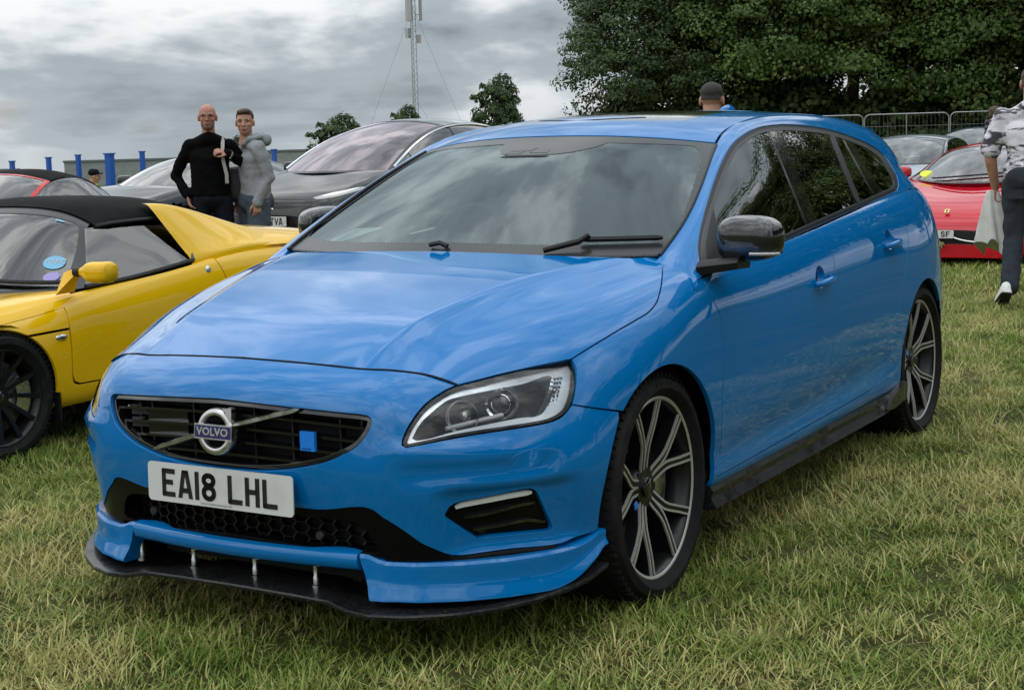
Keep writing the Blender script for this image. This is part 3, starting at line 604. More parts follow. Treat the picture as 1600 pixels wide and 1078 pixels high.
# ---- side glasshouse sheet: rails roof gutter -> belt
S0 = [(-.345,.745,1.003),(-.55,.737,1.094),(-.78,.697,1.205),(-1.03,.636,1.314),(-1.25,.592,1.388),(-1.5,.573,1.427),(-1.8,.566,1.447),(-2.2,.566,1.447),(-2.6,.568,1.431),(-2.9,.565,1.402),(-3.08,.556,1.373),(-3.2,.545,1.346)]
S2 = [(-.355,.872,.950),(-.585,.790,1.095),(-.821,.728,1.211),(-1.028,.688,1.300),(-1.247,.668,1.371),(-1.5,.661,1.403),(-1.8,.66,1.405),(-2.2,.664,1.384),(-2.6,.676,1.330),(-2.88,.700,1.255),(-3.06,.712,1.19),(-3.2,.70,1.13)]
S4 = [(-.36,.880,.938),(-.55,.872,.953),(-.8,.867,.972),(-1.05,.865,.99),(-1.25,.861,1.004),(-1.5,.858,1.022),(-1.8,.852,1.042),(-2.2,.845,1.067),(-2.6,.829,1.09),(-2.9,.81,1.105),(-3.1,.775,1.105),(-3.24,.735,1.096)]
def _side():
    a,b,c = (np.array(q) for q in (S0,S2,S4)); rows=[]
    for k in range(len(a)):
        d=b[k]-a[k]; up=np.array([0,.45,.9])*np.linalg.norm(d)*(.07 if k<4 else .13)
        e=c[k]-b[k]; L=np.linalg.norm(e); o=np.array([0,.9,.45])*L*.035
        rows.append([a[k], a[k]+.35*d+up*.9, a[k]+.75*d+up*.8, b[k], b[k]+e*.3+o*.8, b[k]+e*.62+o, c[k], c[k]+e/L*.03])
    return rows
SIDE_NET = _side()
SIDE_NET = [[2*np.array(a)-np.array(b)+np.array([.0,-.004,-.012]) for a,b in zip([SIDE_NET[0][0]+(np.array(q)-SIDE_NET[0][0]) for q in SIDE_NET[0]],[SIDE_NET[0][i]+(np.array(SIDE_NET[1][i])-np.array(SIDE_NET[0][i]))*.35 for i in range(len(SIDE_NET[0]))])]]+SIDE_NET
# ---- windscreen + roof sheet
WC = [(-.17,1.0),(-.44,1.145),(-.71,1.280),(-.955,1.388),(-1.2,1.443),(-1.6,1.473),(-2.0,1.479),(-2.5,1.466),(-3.02,1.43),(-3.26,1.402)]
WE = [(-.345,.745,1.003),(-.58,.733,1.107),(-.84,.684,1.230),(-1.11,.613,1.349),(-1.3,.586,1.398),(-1.6,.569,1.436),(-2.0,.566,1.450),(-2.5,.568,1.437),(-3.0,.56,1.388),(-3.2,.545,1.346)]
def _roof():
    rows=[]
    for (xc,zc),(xe,ye,ze) in zip(WC,WE):
        rows.append([(xc+(xe-xc)*t**2.0, ye*t, zc+(ze-zc)*t**2.3) for t in (0,.3,.55,.75,.9,1)])
    return rows
ROOF_NET = mirror_net(_roof())
# outlines of the panels of the blue estate, as (u,v) on its surface sheets
CUTS = {
 'bonnet': ('B', [[.194,17.0],[.192,16.955],[.189,17.106],[.192,17.476],[.201,17.705],[.211,17.876],[.234,18.141],[.277,18.525],[.317,19.058],[.328,19.636],[.339,20.023],[.359,20.283],[.43,20.814],[.472,21.095],[.526,21.492],[.579,21.858],[.615,22.114],[.651,22.391],[.684,22.619],[.726,22.917],[.984,23.243],[1.298,23.533],[1.583,23.757],[1.907,23.961],[2.275,24.167],[2.584,24.339],[3.046,24.261],[3.338,24.218],[3.545,24.193],[3.827,24.168],[4.03,24.16],[4.435,24.164],[4.507,24.149],[4.592,24.113],[4.679,24.061],[4.759,24.002],[4.852,23.911],[5.037,23.663],[5.141,23.514],[5.254,23.341],[5.382,23.131],[5.526,22.873],[5.663,22.6],[5.823,22.208],[5.944,21.804],[6.02,21.421],[6.076,21.027],[6.006,21.028],[5.928,20.968],[5.825,20.787],[5.766,20.648],[5.704,20.457],[5.618,20.099],[5.575,19.842],[5.54,19.556],[5.516,19.332],[5.468,18.985],[5.428,18.764],[5.391,18.563],[5.37,18.434],[5.351,18.271],[5.342,18.159],[5.335,17.986],[5.332,17.694],[5.334,17.501],[5.35,17.134],[5.363,16.969],[5.363,17.031],[5.35,16.866],[5.338,16.632],[5.333,16.433],[5.333,16.131],[5.339,15.899],[5.346,15.785],[5.363,15.619],[5.38,15.502],[5.402,15.371],[5.441,15.165],[5.495,14.842],[5.516,14.668],[5.54,14.444],[5.575,14.158],[5.618,13.901],[5.704,13.543],[5.766,13.352],[5.825,13.213],[5.928,13.032],[6.006,12.972],[6.076,12.973],[6.02,12.579],[5.944,12.196],[5.823,11.792],[5.663,11.4],[5.526,11.127],[5.382,10.869],[5.254,10.659],[5.141,10.486],[5.037,10.337],[4.852,10.089],[4.759,9.998],[4.592,9.887],[4.507,9.851],[4.435,9.836],[4.365,9.836],[3.933,9.838],[3.545,9.807],[3.338,9.782],[3.046,9.739],[2.584,9.661],[2.275,9.833],[1.907,10.039],[1.583,10.243],[1.298,10.467],[.984,10.757],[.726,11.083],[.684,11.381],[.651,11.609],[.615,11.886],[.579,12.142],[.526,12.508],[.472,12.905],[.43,13.186],[.359,13.717],[.339,13.977],[.328,14.364],[.317,14.942],[.277,15.475],[.234,15.859],[.211,16.124],[.201,16.295],[.192,16.524],[.189,16.745],[.192,17.045]]),
 'wing': ('B', [[6.076,21.027],[6.02,21.421],[5.944,21.804],[5.823,22.208],[5.663,22.6],[5.526,22.873],[5.382,23.131],[5.254,23.341],[5.141,23.514],[5.037,23.663],[4.852,23.911],[4.759,24.002],[4.592,24.113],[4.507,24.149],[4.435,24.164],[4.118,24.161],[3.741,24.174],[3.338,24.218],[2.951,24.277],[2.584,24.339],[2.576,24.516],[2.558,24.701],[2.529,24.826],[2.489,24.956],[2.382,25.25],[2.205,25.691],[2.129,25.834],[2.063,25.935],[2.258,26.228],[2.479,26.533],[3.263,27.333],[3.431,27.075],[3.607,26.861],[3.788,26.695],[3.974,26.582],[4.163,26.529],[4.354,26.535],[4.544,26.595],[4.731,26.7],[4.913,26.842],[5.089,27.014],[5.254,27.211],[5.407,27.427],[5.544,27.662],[5.665,27.913],[5.769,28.181],[5.855,28.471],[5.924,28.8],[5.977,29.204],[6.012,29.762],[6.031,30.566],[6.034,31.584],[6.02,32.616],[5.99,33.844],[6.046,33.107],[6.072,32.719],[6.098,32.362],[6.107,31.959],[6.134,31.621],[6.166,31.292],[6.193,30.951],[6.21,30.583],[6.211,30.2],[6.199,29.822],[6.173,29.366],[6.162,29.162],[6.154,28.976],[6.149,28.807],[6.144,28.504],[6.145,28.241],[6.15,28.019],[6.18,27.312],[6.198,26.481],[6.198,26.192],[6.195,26.064],[6.179,25.86],[6.153,25.7],[6.12,25.549],[6.086,25.364],[6.058,25.163],[6.031,24.924],[6.013,24.671],[6.009,24.433],[6.014,24.244],[6.034,24.004],[5.983,23.924],[5.976,23.598],[5.969,23.271],[5.964,22.974],[5.957,22.575],[5.952,22.216],[5.944,21.611]]),
 'front_door': ('B', [[6.034,24.004],[6.014,24.244],[6.009,24.433],[6.013,24.671],[6.031,24.924],[6.058,25.163],[6.086,25.364],[6.12,25.549],[6.153,25.7],[6.179,25.86],[6.195,26.064],[6.199,26.333],[6.192,26.781],[6.18,27.312],[6.172,27.531],[6.155,27.876],[6.147,28.124],[6.144,28.504],[6.149,28.807],[6.154,28.976],[6.162,29.162],[6.173,29.366],[6.199,29.822],[6.211,30.2],[6.21,30.583],[6.193,30.951],[6.166,31.292],[6.134,31.621],[6.107,31.959],[6.094,32.336],[6.536,32.269],[6.925,32.205],[7.29,32.142],[7.696,32.078],[8.041,32.041],[8.503,32.02],[8.521,31.683],[8.56,31.039],[8.572,30.656],[8.571,30.198],[8.561,29.879],[8.546,29.566],[8.534,29.292],[8.526,29.058],[8.523,28.857],[8.524,28.68],[8.526,28.519],[8.53,28.371],[8.535,28.23],[8.548,27.953],[8.572,27.559],[8.608,27.049],[8.634,26.674],[8.65,26.369],[8.656,26.191],[8.669,25.639],[8.672,25.445],[8.668,25.245],[8.653,25.042],[8.632,24.836],[8.611,24.587],[8.593,24.243],[8.579,23.846],[8.574,23.51],[8.575,23.236],[8.58,23.044],[8.044,23.032],[7.521,23.09],[7.163,23.217],[6.789,23.492],[6.258,23.91],[6.034,24.004]]),
 'rear_door': ('B', [[8.58,23.044],[9.101,22.953],[9.397,22.908],[9.626,22.859],[10.016,22.742],[10.519,22.608],[10.498,22.954],[10.509,23.276],[10.54,23.643],[10.58,23.973],[10.632,24.332],[10.685,24.686],[10.73,25.006],[10.761,25.292],[10.785,25.557],[10.799,25.796],[10.805,26.01],[10.798,26.193],[10.78,26.352],[10.752,26.506],[10.688,26.802],[10.578,27.209],[10.538,27.355],[10.479,27.591],[10.419,27.846],[10.358,28.092],[10.328,28.203],[10.291,28.322],[10.213,28.544],[10.138,28.764],[10.07,29.031],[10.037,29.193],[10.008,29.376],[9.986,29.589],[9.972,29.837],[9.963,30.185],[9.958,30.532],[9.948,30.841],[9.928,31.093],[9.893,31.351],[9.855,31.551],[9.805,31.71],[9.74,31.817],[9.537,32.005],[9.389,32.047],[9.317,32.049],[8.923,32.034],[8.503,32.02],[8.521,31.683],[8.56,31.039],[8.572,30.656],[8.571,30.198],[8.561,29.879],[8.546,29.566],[8.534,29.292],[8.526,29.058],[8.523,28.857],[8.526,28.519],[8.53,28.371],[8.541,28.091],[8.556,27.817],[8.58,27.438],[8.618,26.92],[8.641,26.551],[8.65,26.369],[8.656,26.191],[8.669,25.639],[8.672,25.445],[8.668,25.245],[8.653,25.042],[8.632,24.836],[8.611,24.587],[8.593,24.243],[8.579,23.846],[8.574,23.51],[8.575,23.236],[8.58,23.044]]),
 'sill': ('B', [[6.094,32.336],[6.536,32.269],[7.017,32.189],[7.453,32.114],[7.893,32.053],[8.424,32.021],[9.155,32.045],[9.389,32.047],[9.537,32.013],[9.591,31.947],[9.74,31.822],[9.805,31.71],[9.855,31.551],[9.893,31.351],[9.928,31.093],[9.95,30.838],[9.964,30.523],[9.971,30.176],[9.972,29.837],[10.248,30.062],[10.513,30.503],[10.5,30.861],[10.491,31.225],[10.486,31.591],[10.485,31.967],[10.487,32.365],[10.493,32.818],[10.503,33.428],[10.475,33.399],[9.854,33.401],[8.945,33.299],[8.401,33.25],[7.672,33.193],[6.035,33.107],[6.098,32.362]]),
 'quarter': ('B', [[9.975,29.892],[9.972,29.837],[10.007,29.444],[10.036,29.231],[10.07,29.042],[10.138,28.764],[10.252,28.434],[10.291,28.322],[10.328,28.203],[10.388,27.972],[10.479,27.591],[10.538,27.355],[10.578,27.209],[10.688,26.802],[10.752,26.506],[10.78,26.352],[10.798,26.193],[10.805,26.01],[10.799,25.796],[10.785,25.557],[10.761,25.292],[10.73,25.006],[10.685,24.686],[10.632,24.332],[10.58,23.973],[10.54,23.643],[10.509,23.276],[10.498,22.954],[10.519,22.608],[10.902,22.562],[11.385,22.531],[11.987,22.969],[12.221,22.942],[12.453,22.929],[12.658,22.939],[12.88,22.988],[13.074,23.068],[13.37,23.392],[13.584,23.527],[13.812,23.702],[14.058,23.909],[14.096,24.721],[14.12,25.386],[14.144,25.962],[14.183,26.487],[14.228,26.977],[14.264,27.442],[14.281,27.788],[14.292,28.137],[14.299,28.489],[14.303,28.844],[14.032,28.875],[13.781,28.907],[13.555,28.94],[13.353,28.974],[13.179,29.01],[12.999,29.06],[12.845,29.113],[12.701,29.168],[12.555,29.223],[12.524,29.223],[12.436,28.985],[12.338,28.775],[12.233,28.591],[12.121,28.432],[12.002,28.299],[11.877,28.195],[11.749,28.118],[11.62,28.071],[11.491,28.052],[11.366,28.061],[11.247,28.097],[11.134,28.16],[11.029,28.249],[10.932,28.363],[10.845,28.504],[10.766,28.675],[10.698,28.882],[10.638,29.14],[10.588,29.47],[10.548,29.894],[10.517,30.411],[10.497,30.987],[10.486,31.574]]),
 'rear_bumper_half': ('B', [[14.303,28.844],[14.032,28.875],[13.781,28.907],[13.555,28.94],[13.353,28.974],[13.179,29.01],[12.999,29.06],[12.845,29.113],[12.701,29.168],[12.555,29.223],[12.524,29.223],[12.6,29.483],[12.665,29.78],[12.72,30.128],[12.764,30.54],[12.796,31.013],[12.815,31.527],[12.821,32.074],[12.815,32.681],[12.796,33.59]]),
 'bumper': ('F', [[.959,8.0],[.973,8.193],[.979,8.439],[.98,8.674],[.984,8.919],[.988,9.17],[.995,9.405],[1.028,9.811],[1.04,10.06],[1.002,10.339],[.934,10.633],[.871,10.937],[.813,11.135],[.748,11.393],[.752,11.499],[.941,11.864],[1.179,12.1],[1.551,11.967],[2.001,11.873],[2.323,11.814],[2.488,11.788],[2.849,11.74],[3.033,11.713],[3.364,11.653],[3.546,11.618],[3.721,11.588],[3.999,11.546],[4.181,11.555],[4.267,11.639],[4.162,11.873],[4.035,12.145],[3.93,12.434],[3.873,12.664],[3.851,12.869],[3.847,13.093],[3.852,13.31],[3.866,13.571],[3.874,13.816],[3.86,14.001],[3.84,14.094],[3.772,14.251],[3.695,14.342],[3.599,14.416],[3.506,14.479],[3.387,14.543],[3.271,14.592],[3.429,14.879],[3.598,15.171],[4.081,16.0],[4.456,16.0],[5.138,15.819],[5.523,15.733],[5.927,15.654],[6.331,15.579],[6.739,15.511],[7.164,15.451],[7.617,15.402],[8.1,15.363],[8.612,15.336],[9.145,15.323],[9.674,15.321],[9.84,15.2],[9.86,14.938],[9.894,14.678],[9.921,14.558],[9.994,14.339],[10.02,14.216],[10.025,13.981],[10.003,13.784],[9.972,13.583],[9.944,13.392],[9.931,13.22],[9.934,13.057],[9.947,12.894],[9.964,12.743],[9.985,12.562],[9.991,12.455],[9.962,12.344],[9.932,12.284],[9.822,12.172],[9.468,11.966],[9.27,11.836],[9.117,11.754],[8.463,11.456],[8.176,11.292],[7.733,10.972],[7.486,10.828],[7.397,10.765],[7.304,10.655],[7.26,10.525],[7.261,10.424],[7.324,10.164],[7.445,9.893],[7.531,9.692],[7.565,9.511],[7.551,9.101],[7.524,8.691],[7.502,8.297],[7.495,8.0],[7.502,7.703],[7.524,7.309],[7.551,6.899],[7.565,6.489],[7.531,6.308],[7.445,6.107],[7.324,5.836],[7.261,5.576],[7.26,5.475],[7.304,5.345],[7.397,5.235],[7.486,5.172],[7.733,5.028],[8.176,4.708],[8.463,4.544],[9.117,4.246],[9.27,4.164],[9.468,4.034],[9.822,3.828],[9.932,3.716],[9.962,3.656],[9.991,3.545],[9.985,3.438],[9.964,3.257],[9.947,3.106],[9.934,2.943],[9.931,2.78],[9.944,2.608],[9.972,2.417],[10.003,2.216],[10.025,2.019],[10.02,1.784],[9.994,1.661],[9.921,1.442],[9.894,1.322],[9.86,1.062],[9.84,.8],[9.674,.679],[9.145,.677],[8.612,.664],[8.1,.637],[7.617,.598],[7.164,.549],[6.739,.489],[6.331,.421],[5.927,.346],[5.523,.267],[5.138,.181],[4.456,.0],[4.081,.0],[3.598,.829],[3.429,1.121],[3.271,1.408],[3.387,1.457],[3.506,1.521],[3.599,1.584],[3.695,1.658],[3.772,1.749],[3.84,1.906],[3.86,1.999],[3.874,2.184],[3.866,2.429],[3.852,2.69],[3.847,2.907],[3.851,3.131],[3.873,3.336],[3.93,3.566],[4.035,3.855],[4.162,4.127],[4.267,4.361],[4.181,4.445],[3.999,4.454],[3.721,4.412],[3.546,4.382],[3.364,4.347],[3.033,4.287],[2.849,4.26],[2.488,4.212],[2.323,4.186],[2.001,4.127],[1.551,4.033],[1.179,3.9],[.941,4.136],[.752,4.501],[.748,4.607],[.813,4.865],[.871,5.063],[.934,5.367],[1.002,5.661],[1.04,5.94],[1.028,6.189],[.995,6.595],[.988,6.83],[.984,7.081],[.98,7.326],[.979,7.561],[.973,7.807],[.965,7.976]]),
 'grille_hole': ('F', [[3.162,8.0],[3.182,8.299],[3.201,8.552],[3.218,8.795],[3.235,9.099],[3.242,9.34],[3.245,9.689],[3.24,10.168],[3.225,10.487],[3.24,10.649],[3.278,10.709],[3.343,10.757],[3.458,10.773],[3.585,10.761],[3.74,10.73],[3.901,10.681],[4.022,10.634],[4.274,10.515],[4.392,10.444],[4.499,10.367],[4.599,10.283],[4.876,10.03],[5.042,9.88],[5.21,9.709],[5.334,9.563],[5.518,9.321],[5.623,9.163],[5.705,9.013],[5.799,8.787],[5.859,8.548],[5.875,8.379],[5.896,8.0],[5.875,7.621],[5.843,7.37],[5.799,7.213],[5.705,6.987],[5.623,6.837],[5.459,6.598],[5.271,6.362],[5.127,6.201],[4.959,6.044],[4.696,5.805],[4.499,5.633],[4.392,5.556],[4.274,5.485],[4.149,5.422],[3.901,5.319],[3.74,5.27],[3.585,5.239],[3.458,5.227],[3.343,5.243],[3.278,5.291],[3.24,5.351],[3.226,5.453],[3.24,5.832],[3.245,6.311],[3.242,6.66],[3.235,6.901],[3.223,7.126],[3.207,7.366],[3.188,7.616],[3.169,7.872]]),
 'fog': ('F', [[7.643,12.279],[7.337,12.352],[7.209,12.427],[7.167,12.477],[7.105,12.602],[7.058,12.747],[7.007,12.9],[6.929,13.109],[6.878,13.264],[6.84,13.41],[6.822,13.526],[6.837,13.644],[6.903,13.687],[7.008,13.731],[7.173,13.762],[7.742,13.837],[8.584,13.966],[9.087,14.044],[9.269,14.03],[9.279,13.931],[9.225,13.593],[9.19,13.286],[9.174,13.014],[9.172,12.878],[9.181,12.723],[9.153,12.724],[9.109,12.691],[8.779,12.585],[8.2,12.413],[7.743,12.274]]),
 'washer': ('F', [[5.791,13.263],[5.451,13.283],[5.302,13.299],[5.137,13.328],[5.007,13.389],[4.948,13.453],[4.897,13.537],[4.818,13.701],[4.76,13.807],[4.737,13.88],[4.828,13.941],[4.961,13.938],[5.141,13.925],[5.302,13.904],[5.459,13.869],[5.572,13.814],[5.63,13.765],[5.716,13.631],[5.809,13.465],[5.876,13.32]]),
 'headlight': ('F', [[4.257,11.599],[4.13,11.546],[4.037,11.54],[3.894,11.555],[3.573,11.61],[3.364,11.653],[3.04,11.714],[2.854,11.741],[2.666,11.765],[2.488,11.788],[2.159,11.842],[1.706,11.931],[1.423,12.003],[1.203,12.106],[1.111,12.181],[.964,12.479],[.89,12.729],[.878,13.036],[.886,13.353],[.89,13.579],[.92,14.198],[.999,14.732],[1.064,14.811],[1.208,14.889],[1.405,14.926],[1.572,14.926],[1.765,14.909],[2.187,14.839],[2.424,14.794],[2.859,14.709],[3.117,14.644],[3.454,14.518],[3.58,14.44],[3.658,14.371],[3.728,14.293],[3.784,14.204],[3.826,14.116],[3.855,14.021],[3.871,13.89],[3.865,13.573],[3.856,13.398],[3.848,13.168],[3.846,13.018],[3.85,12.869],[3.89,12.584],[3.935,12.431],[3.99,12.285],[4.085,12.066],[4.164,11.904],[4.262,11.703],[4.276,11.626]]),
 'intake_frame': ('F', [[7.495,8.0],[7.502,8.297],[7.524,8.691],[7.543,9.014],[7.568,9.433],[7.556,9.585],[7.531,9.692],[7.445,9.893],[7.356,10.078],[7.284,10.31],[7.261,10.424],[7.26,10.525],[7.304,10.655],[7.397,10.765],[7.486,10.828],[7.733,10.972],[8.176,11.292],[8.463,11.456],[8.979,11.691],[9.117,11.754],[9.27,11.836],[9.468,11.966],[9.72,12.107],[9.822,12.172],[9.888,12.23],[9.932,12.284],[9.983,12.397],[9.98,12.614],[9.955,12.817],[9.939,12.975],[9.931,13.139],[9.934,13.301],[9.946,13.471],[9.966,13.654],[9.994,13.853],[10.029,14.072],[10.251,14.117],[10.423,14.037],[10.459,13.886],[10.491,13.588],[10.521,13.296],[10.555,13.056],[10.597,12.757],[10.634,12.464],[10.649,12.295],[10.66,12.132],[10.669,11.983],[10.672,11.782],[10.627,11.495],[10.564,11.263],[10.512,11.156],[10.395,11.026],[10.127,10.837],[9.993,10.845],[10.002,10.682],[10.033,10.461],[10.116,9.975],[10.138,9.758],[10.133,9.578],[10.048,9.15],[9.978,8.895],[9.919,8.658],[9.862,8.309],[9.817,7.895],[9.811,8.0],[9.817,8.105],[9.862,7.691],[9.919,7.342],[9.978,7.105],[10.048,6.85],[10.133,6.422],[10.138,6.242],[10.116,6.025],[10.033,5.539],[10.002,5.318],[9.993,5.155],[10.127,5.163],[10.395,4.974],[10.512,4.844],[10.564,4.737],[10.627,4.505],[10.672,4.218],[10.669,4.017],[10.66,3.868],[10.649,3.705],[10.634,3.536],[10.597,3.243],[10.555,2.944],[10.521,2.704],[10.491,2.412],[10.459,2.114],[10.423,1.963],[10.251,1.883],[10.029,1.928],[9.994,2.147],[9.966,2.346],[9.946,2.529],[9.934,2.699],[9.931,2.861],[9.939,3.025],[9.955,3.183],[9.98,3.386],[9.983,3.603],[9.932,3.716],[9.888,3.77],[9.822,3.828],[9.72,3.893],[9.468,4.034],[9.27,4.164],[9.117,4.246],[8.635,4.462],[8.31,4.626],[8.05,4.793],[7.733,5.028],[7.486,5.172],[7.397,5.235],[7.304,5.345],[7.26,5.475],[7.261,5.576],[7.324,5.836],[7.445,6.107],[7.531,6.308],[7.565,6.489],[7.568,6.647],[7.543,6.986],[7.524,7.309],[7.506,7.622],[7.495,7.95]]),
 'intake_hole': ('F', [[7.937,8.0],[7.938,8.266],[7.946,8.507],[7.973,8.986],[8.002,9.408],[8.04,9.821],[8.061,9.967],[8.124,10.157],[8.183,10.254],[8.273,10.342],[8.4,10.425],[8.559,10.497],[8.754,10.563],[9.17,10.667],[9.549,10.738],[9.771,10.687],[9.81,10.612],[9.84,10.343],[9.888,10.032],[9.903,9.796],[9.889,9.598],[9.808,9.179],[9.712,8.747],[9.639,8.32],[9.587,7.908],[9.58,8.0],[9.587,8.092],[9.639,7.68],[9.696,7.331],[9.788,6.91],[9.878,6.48],[9.897,6.33],[9.899,6.084],[9.84,5.657],[9.81,5.388],[9.771,5.313],[9.549,5.262],[9.17,5.333],[8.754,5.437],[8.559,5.503],[8.4,5.575],[8.273,5.658],[8.183,5.746],[8.124,5.843],[8.061,6.033],[8.04,6.179],[8.002,6.592],[7.973,7.014],[7.946,7.493],[7.938,7.734],[7.936,7.983]]),
 'dlo': ('S', [[.988,5.852],[1.065,4.63],[1.135,3.621],[1.212,3.162],[1.36,2.773],[1.449,2.634],[1.524,2.576],[1.707,2.569],[1.914,2.633],[2.21,2.725],[2.878,2.882],[3.301,2.864],[3.603,2.827],[3.919,2.786],[4.083,2.762],[4.241,2.746],[4.396,2.747],[4.55,2.769],[4.703,2.802],[5.006,2.853],[5.207,2.864],[5.407,2.868],[5.603,2.868],[5.793,2.876],[6.16,2.901],[6.506,2.904],[6.686,2.91],[6.995,2.927],[7.557,2.92],[7.698,2.923],[7.96,2.938],[8.244,2.948],[8.533,2.962],[8.963,2.938],[9.098,2.911],[9.231,2.889],[9.361,2.885],[9.493,2.899],[9.623,2.931],[9.742,2.994],[9.835,3.115],[9.844,3.488],[9.729,4.017],[9.655,4.414],[9.622,4.705],[9.596,4.945],[9.56,5.148],[9.47,5.411],[9.369,5.614],[9.177,5.827],[9.041,5.861],[8.88,5.885],[8.498,5.924],[8.048,5.968],[7.714,5.996],[6.977,6.049],[6.071,6.086],[5.074,6.115],[3.953,6.139],[3.211,6.165],[2.458,6.187],[2.059,6.199],[1.499,6.195],[1.343,6.172],[1.099,6.043]]),
 'win_front': ('S', [[2.512,3.55],[3.088,3.448],[3.499,3.378],[3.787,3.325],[4.227,3.244],[4.368,3.221],[4.507,3.204],[4.69,3.192],[4.868,3.188],[5.044,3.186],[5.219,3.183],[5.392,3.182],[5.562,3.184],[5.723,3.191],[5.925,3.208],[5.841,3.61],[5.768,3.95],[5.706,4.279],[5.68,4.441],[5.659,4.599],[5.643,4.751],[5.631,4.898],[5.62,5.173],[5.621,5.441],[5.633,5.909],[4.935,5.919],[4.039,5.917],[2.787,5.9],[2.14,5.867],[2.217,5.015],[2.253,4.751],[2.295,4.487],[2.343,4.233],[2.452,3.769]]),
 'win_rear': ('S', [[6.321,3.228],[6.563,3.238],[6.714,3.248],[7.44,3.281],[7.58,3.289],[7.893,3.326],[7.842,3.607],[7.795,3.855],[7.752,4.088],[7.716,4.314],[7.685,4.529],[7.661,4.732],[7.644,4.921],[7.631,5.098],[7.622,5.268],[7.612,5.616],[7.609,5.815],[7.042,5.857],[6.106,5.896],[6.081,5.413],[6.073,5.134],[6.073,4.992],[6.078,4.843],[6.088,4.687],[6.103,4.524],[6.123,4.355],[6.147,4.182],[6.208,3.831],[6.28,3.453]]),
 'win_rear_fixed': ('S', [[8.023,3.342],[8.274,3.378],[8.22,3.902],[8.2,4.141],[8.185,4.371],[8.176,4.591],[8.175,4.798],[8.179,4.992],[8.188,5.175],[8.215,5.541],[8.231,5.746],[7.733,5.803],[7.742,5.434],[7.758,5.099],[7.771,4.924],[7.789,4.737],[7.814,4.537],[7.844,4.324],[7.881,4.1],[7.923,3.868],[7.971,3.621]]),
 'win_quarter': ('S', [[8.526,3.418],[8.778,3.461],[8.916,3.494],[9.043,3.553],[9.159,3.648],[9.255,3.783],[9.314,3.971],[9.325,4.221],[9.296,4.726],[9.29,4.931],[9.281,5.111],[9.268,5.257],[9.232,5.408],[9.182,5.509],[9.05,5.612],[8.92,5.644],[8.544,5.703],[8.5,5.291],[8.482,5.098],[8.468,4.898],[8.461,4.685],[8.461,4.457],[8.468,4.216],[8.482,3.965],[8.503,3.703]]),
 'pillar_b': ('S', [[5.925,3.208],[6.321,3.228],[6.28,3.453],[6.243,3.649],[6.176,4.007],[6.147,4.182],[6.123,4.355],[6.103,4.524],[6.088,4.687],[6.078,4.843],[6.073,4.992],[6.073,5.134],[6.081,5.413],[6.106,5.896],[5.633,5.909],[5.621,5.441],[5.62,5.173],[5.631,4.898],[5.643,4.751],[5.659,4.599],[5.68,4.441],[5.735,4.115],[5.803,3.783],[5.881,3.424]]),
 'pillar_bar': ('S', [[7.893,3.326],[8.023,3.342],[7.971,3.621],[7.923,3.868],[7.881,4.1],[7.844,4.324],[7.814,4.537],[7.789,4.737],[7.771,4.924],[7.758,5.099],[7.742,5.434],[7.733,5.803],[7.609,5.815],[7.612,5.616],[7.622,5.268],[7.631,5.098],[7.644,4.921],[7.661,4.732],[7.685,4.529],[7.716,4.314],[7.752,4.088],[7.795,3.855],[7.842,3.607]]),
 'pillar_c': ('S', [[8.274,3.378],[8.526,3.418],[8.482,3.965],[8.468,4.216],[8.461,4.457],[8.461,4.685],[8.468,4.898],[8.482,5.098],[8.5,5.291],[8.544,5.703],[8.231,5.746],[8.215,5.541],[8.188,5.175],[8.179,4.992],[8.175,4.798],[8.176,4.591],[8.185,4.371],[8.2,4.141],[8.22,3.902],[8.246,3.653]]),
 'sail': ('S', [[1.464,5.717],[1.505,4.946],[1.534,4.592],[1.573,4.311],[1.629,4.076],[1.694,3.936],[1.867,3.781],[2.067,3.691],[2.381,3.578],[2.512,3.55],[2.343,4.233],[2.295,4.487],[2.253,4.751],[2.217,5.015],[2.14,5.867],[1.464,5.717]]),
 'dlo_inner': ('S', [[1.464,5.717],[1.505,4.946],[1.534,4.592],[1.573,4.311],[1.629,4.076],[1.694,3.936],[1.787,3.834],[2.067,3.691],[2.381,3.578],[2.718,3.512],[3.088,3.448],[3.499,3.378],[3.923,3.3],[4.227,3.244],[4.368,3.221],[4.507,3.204],[4.69,3.192],[4.868,3.188],[5.044,3.186],[5.219,3.183],[5.392,3.182],[5.562,3.184],[5.723,3.191],[5.879,3.204],[6.209,3.223],[6.381,3.229],[6.714,3.248],[7.44,3.281],[7.58,3.289],[7.834,3.318],[8.102,3.352],[8.368,3.392],[8.626,3.434],[8.778,3.461],[8.916,3.494],[9.043,3.553],[9.159,3.648],[9.255,3.783],[9.314,3.971],[9.325,4.221],[9.296,4.726],[9.29,4.931],[9.281,5.111],[9.268,5.257],[9.232,5.408],[9.182,5.509],[9.05,5.612],[8.754,5.672],[8.253,5.743],[7.938,5.781],[7.59,5.816],[6.882,5.866],[5.968,5.9],[5.16,5.917],[4.039,5.917],[3.265,5.912],[2.649,5.894],[2.159,5.868],[1.464,5.717]]),
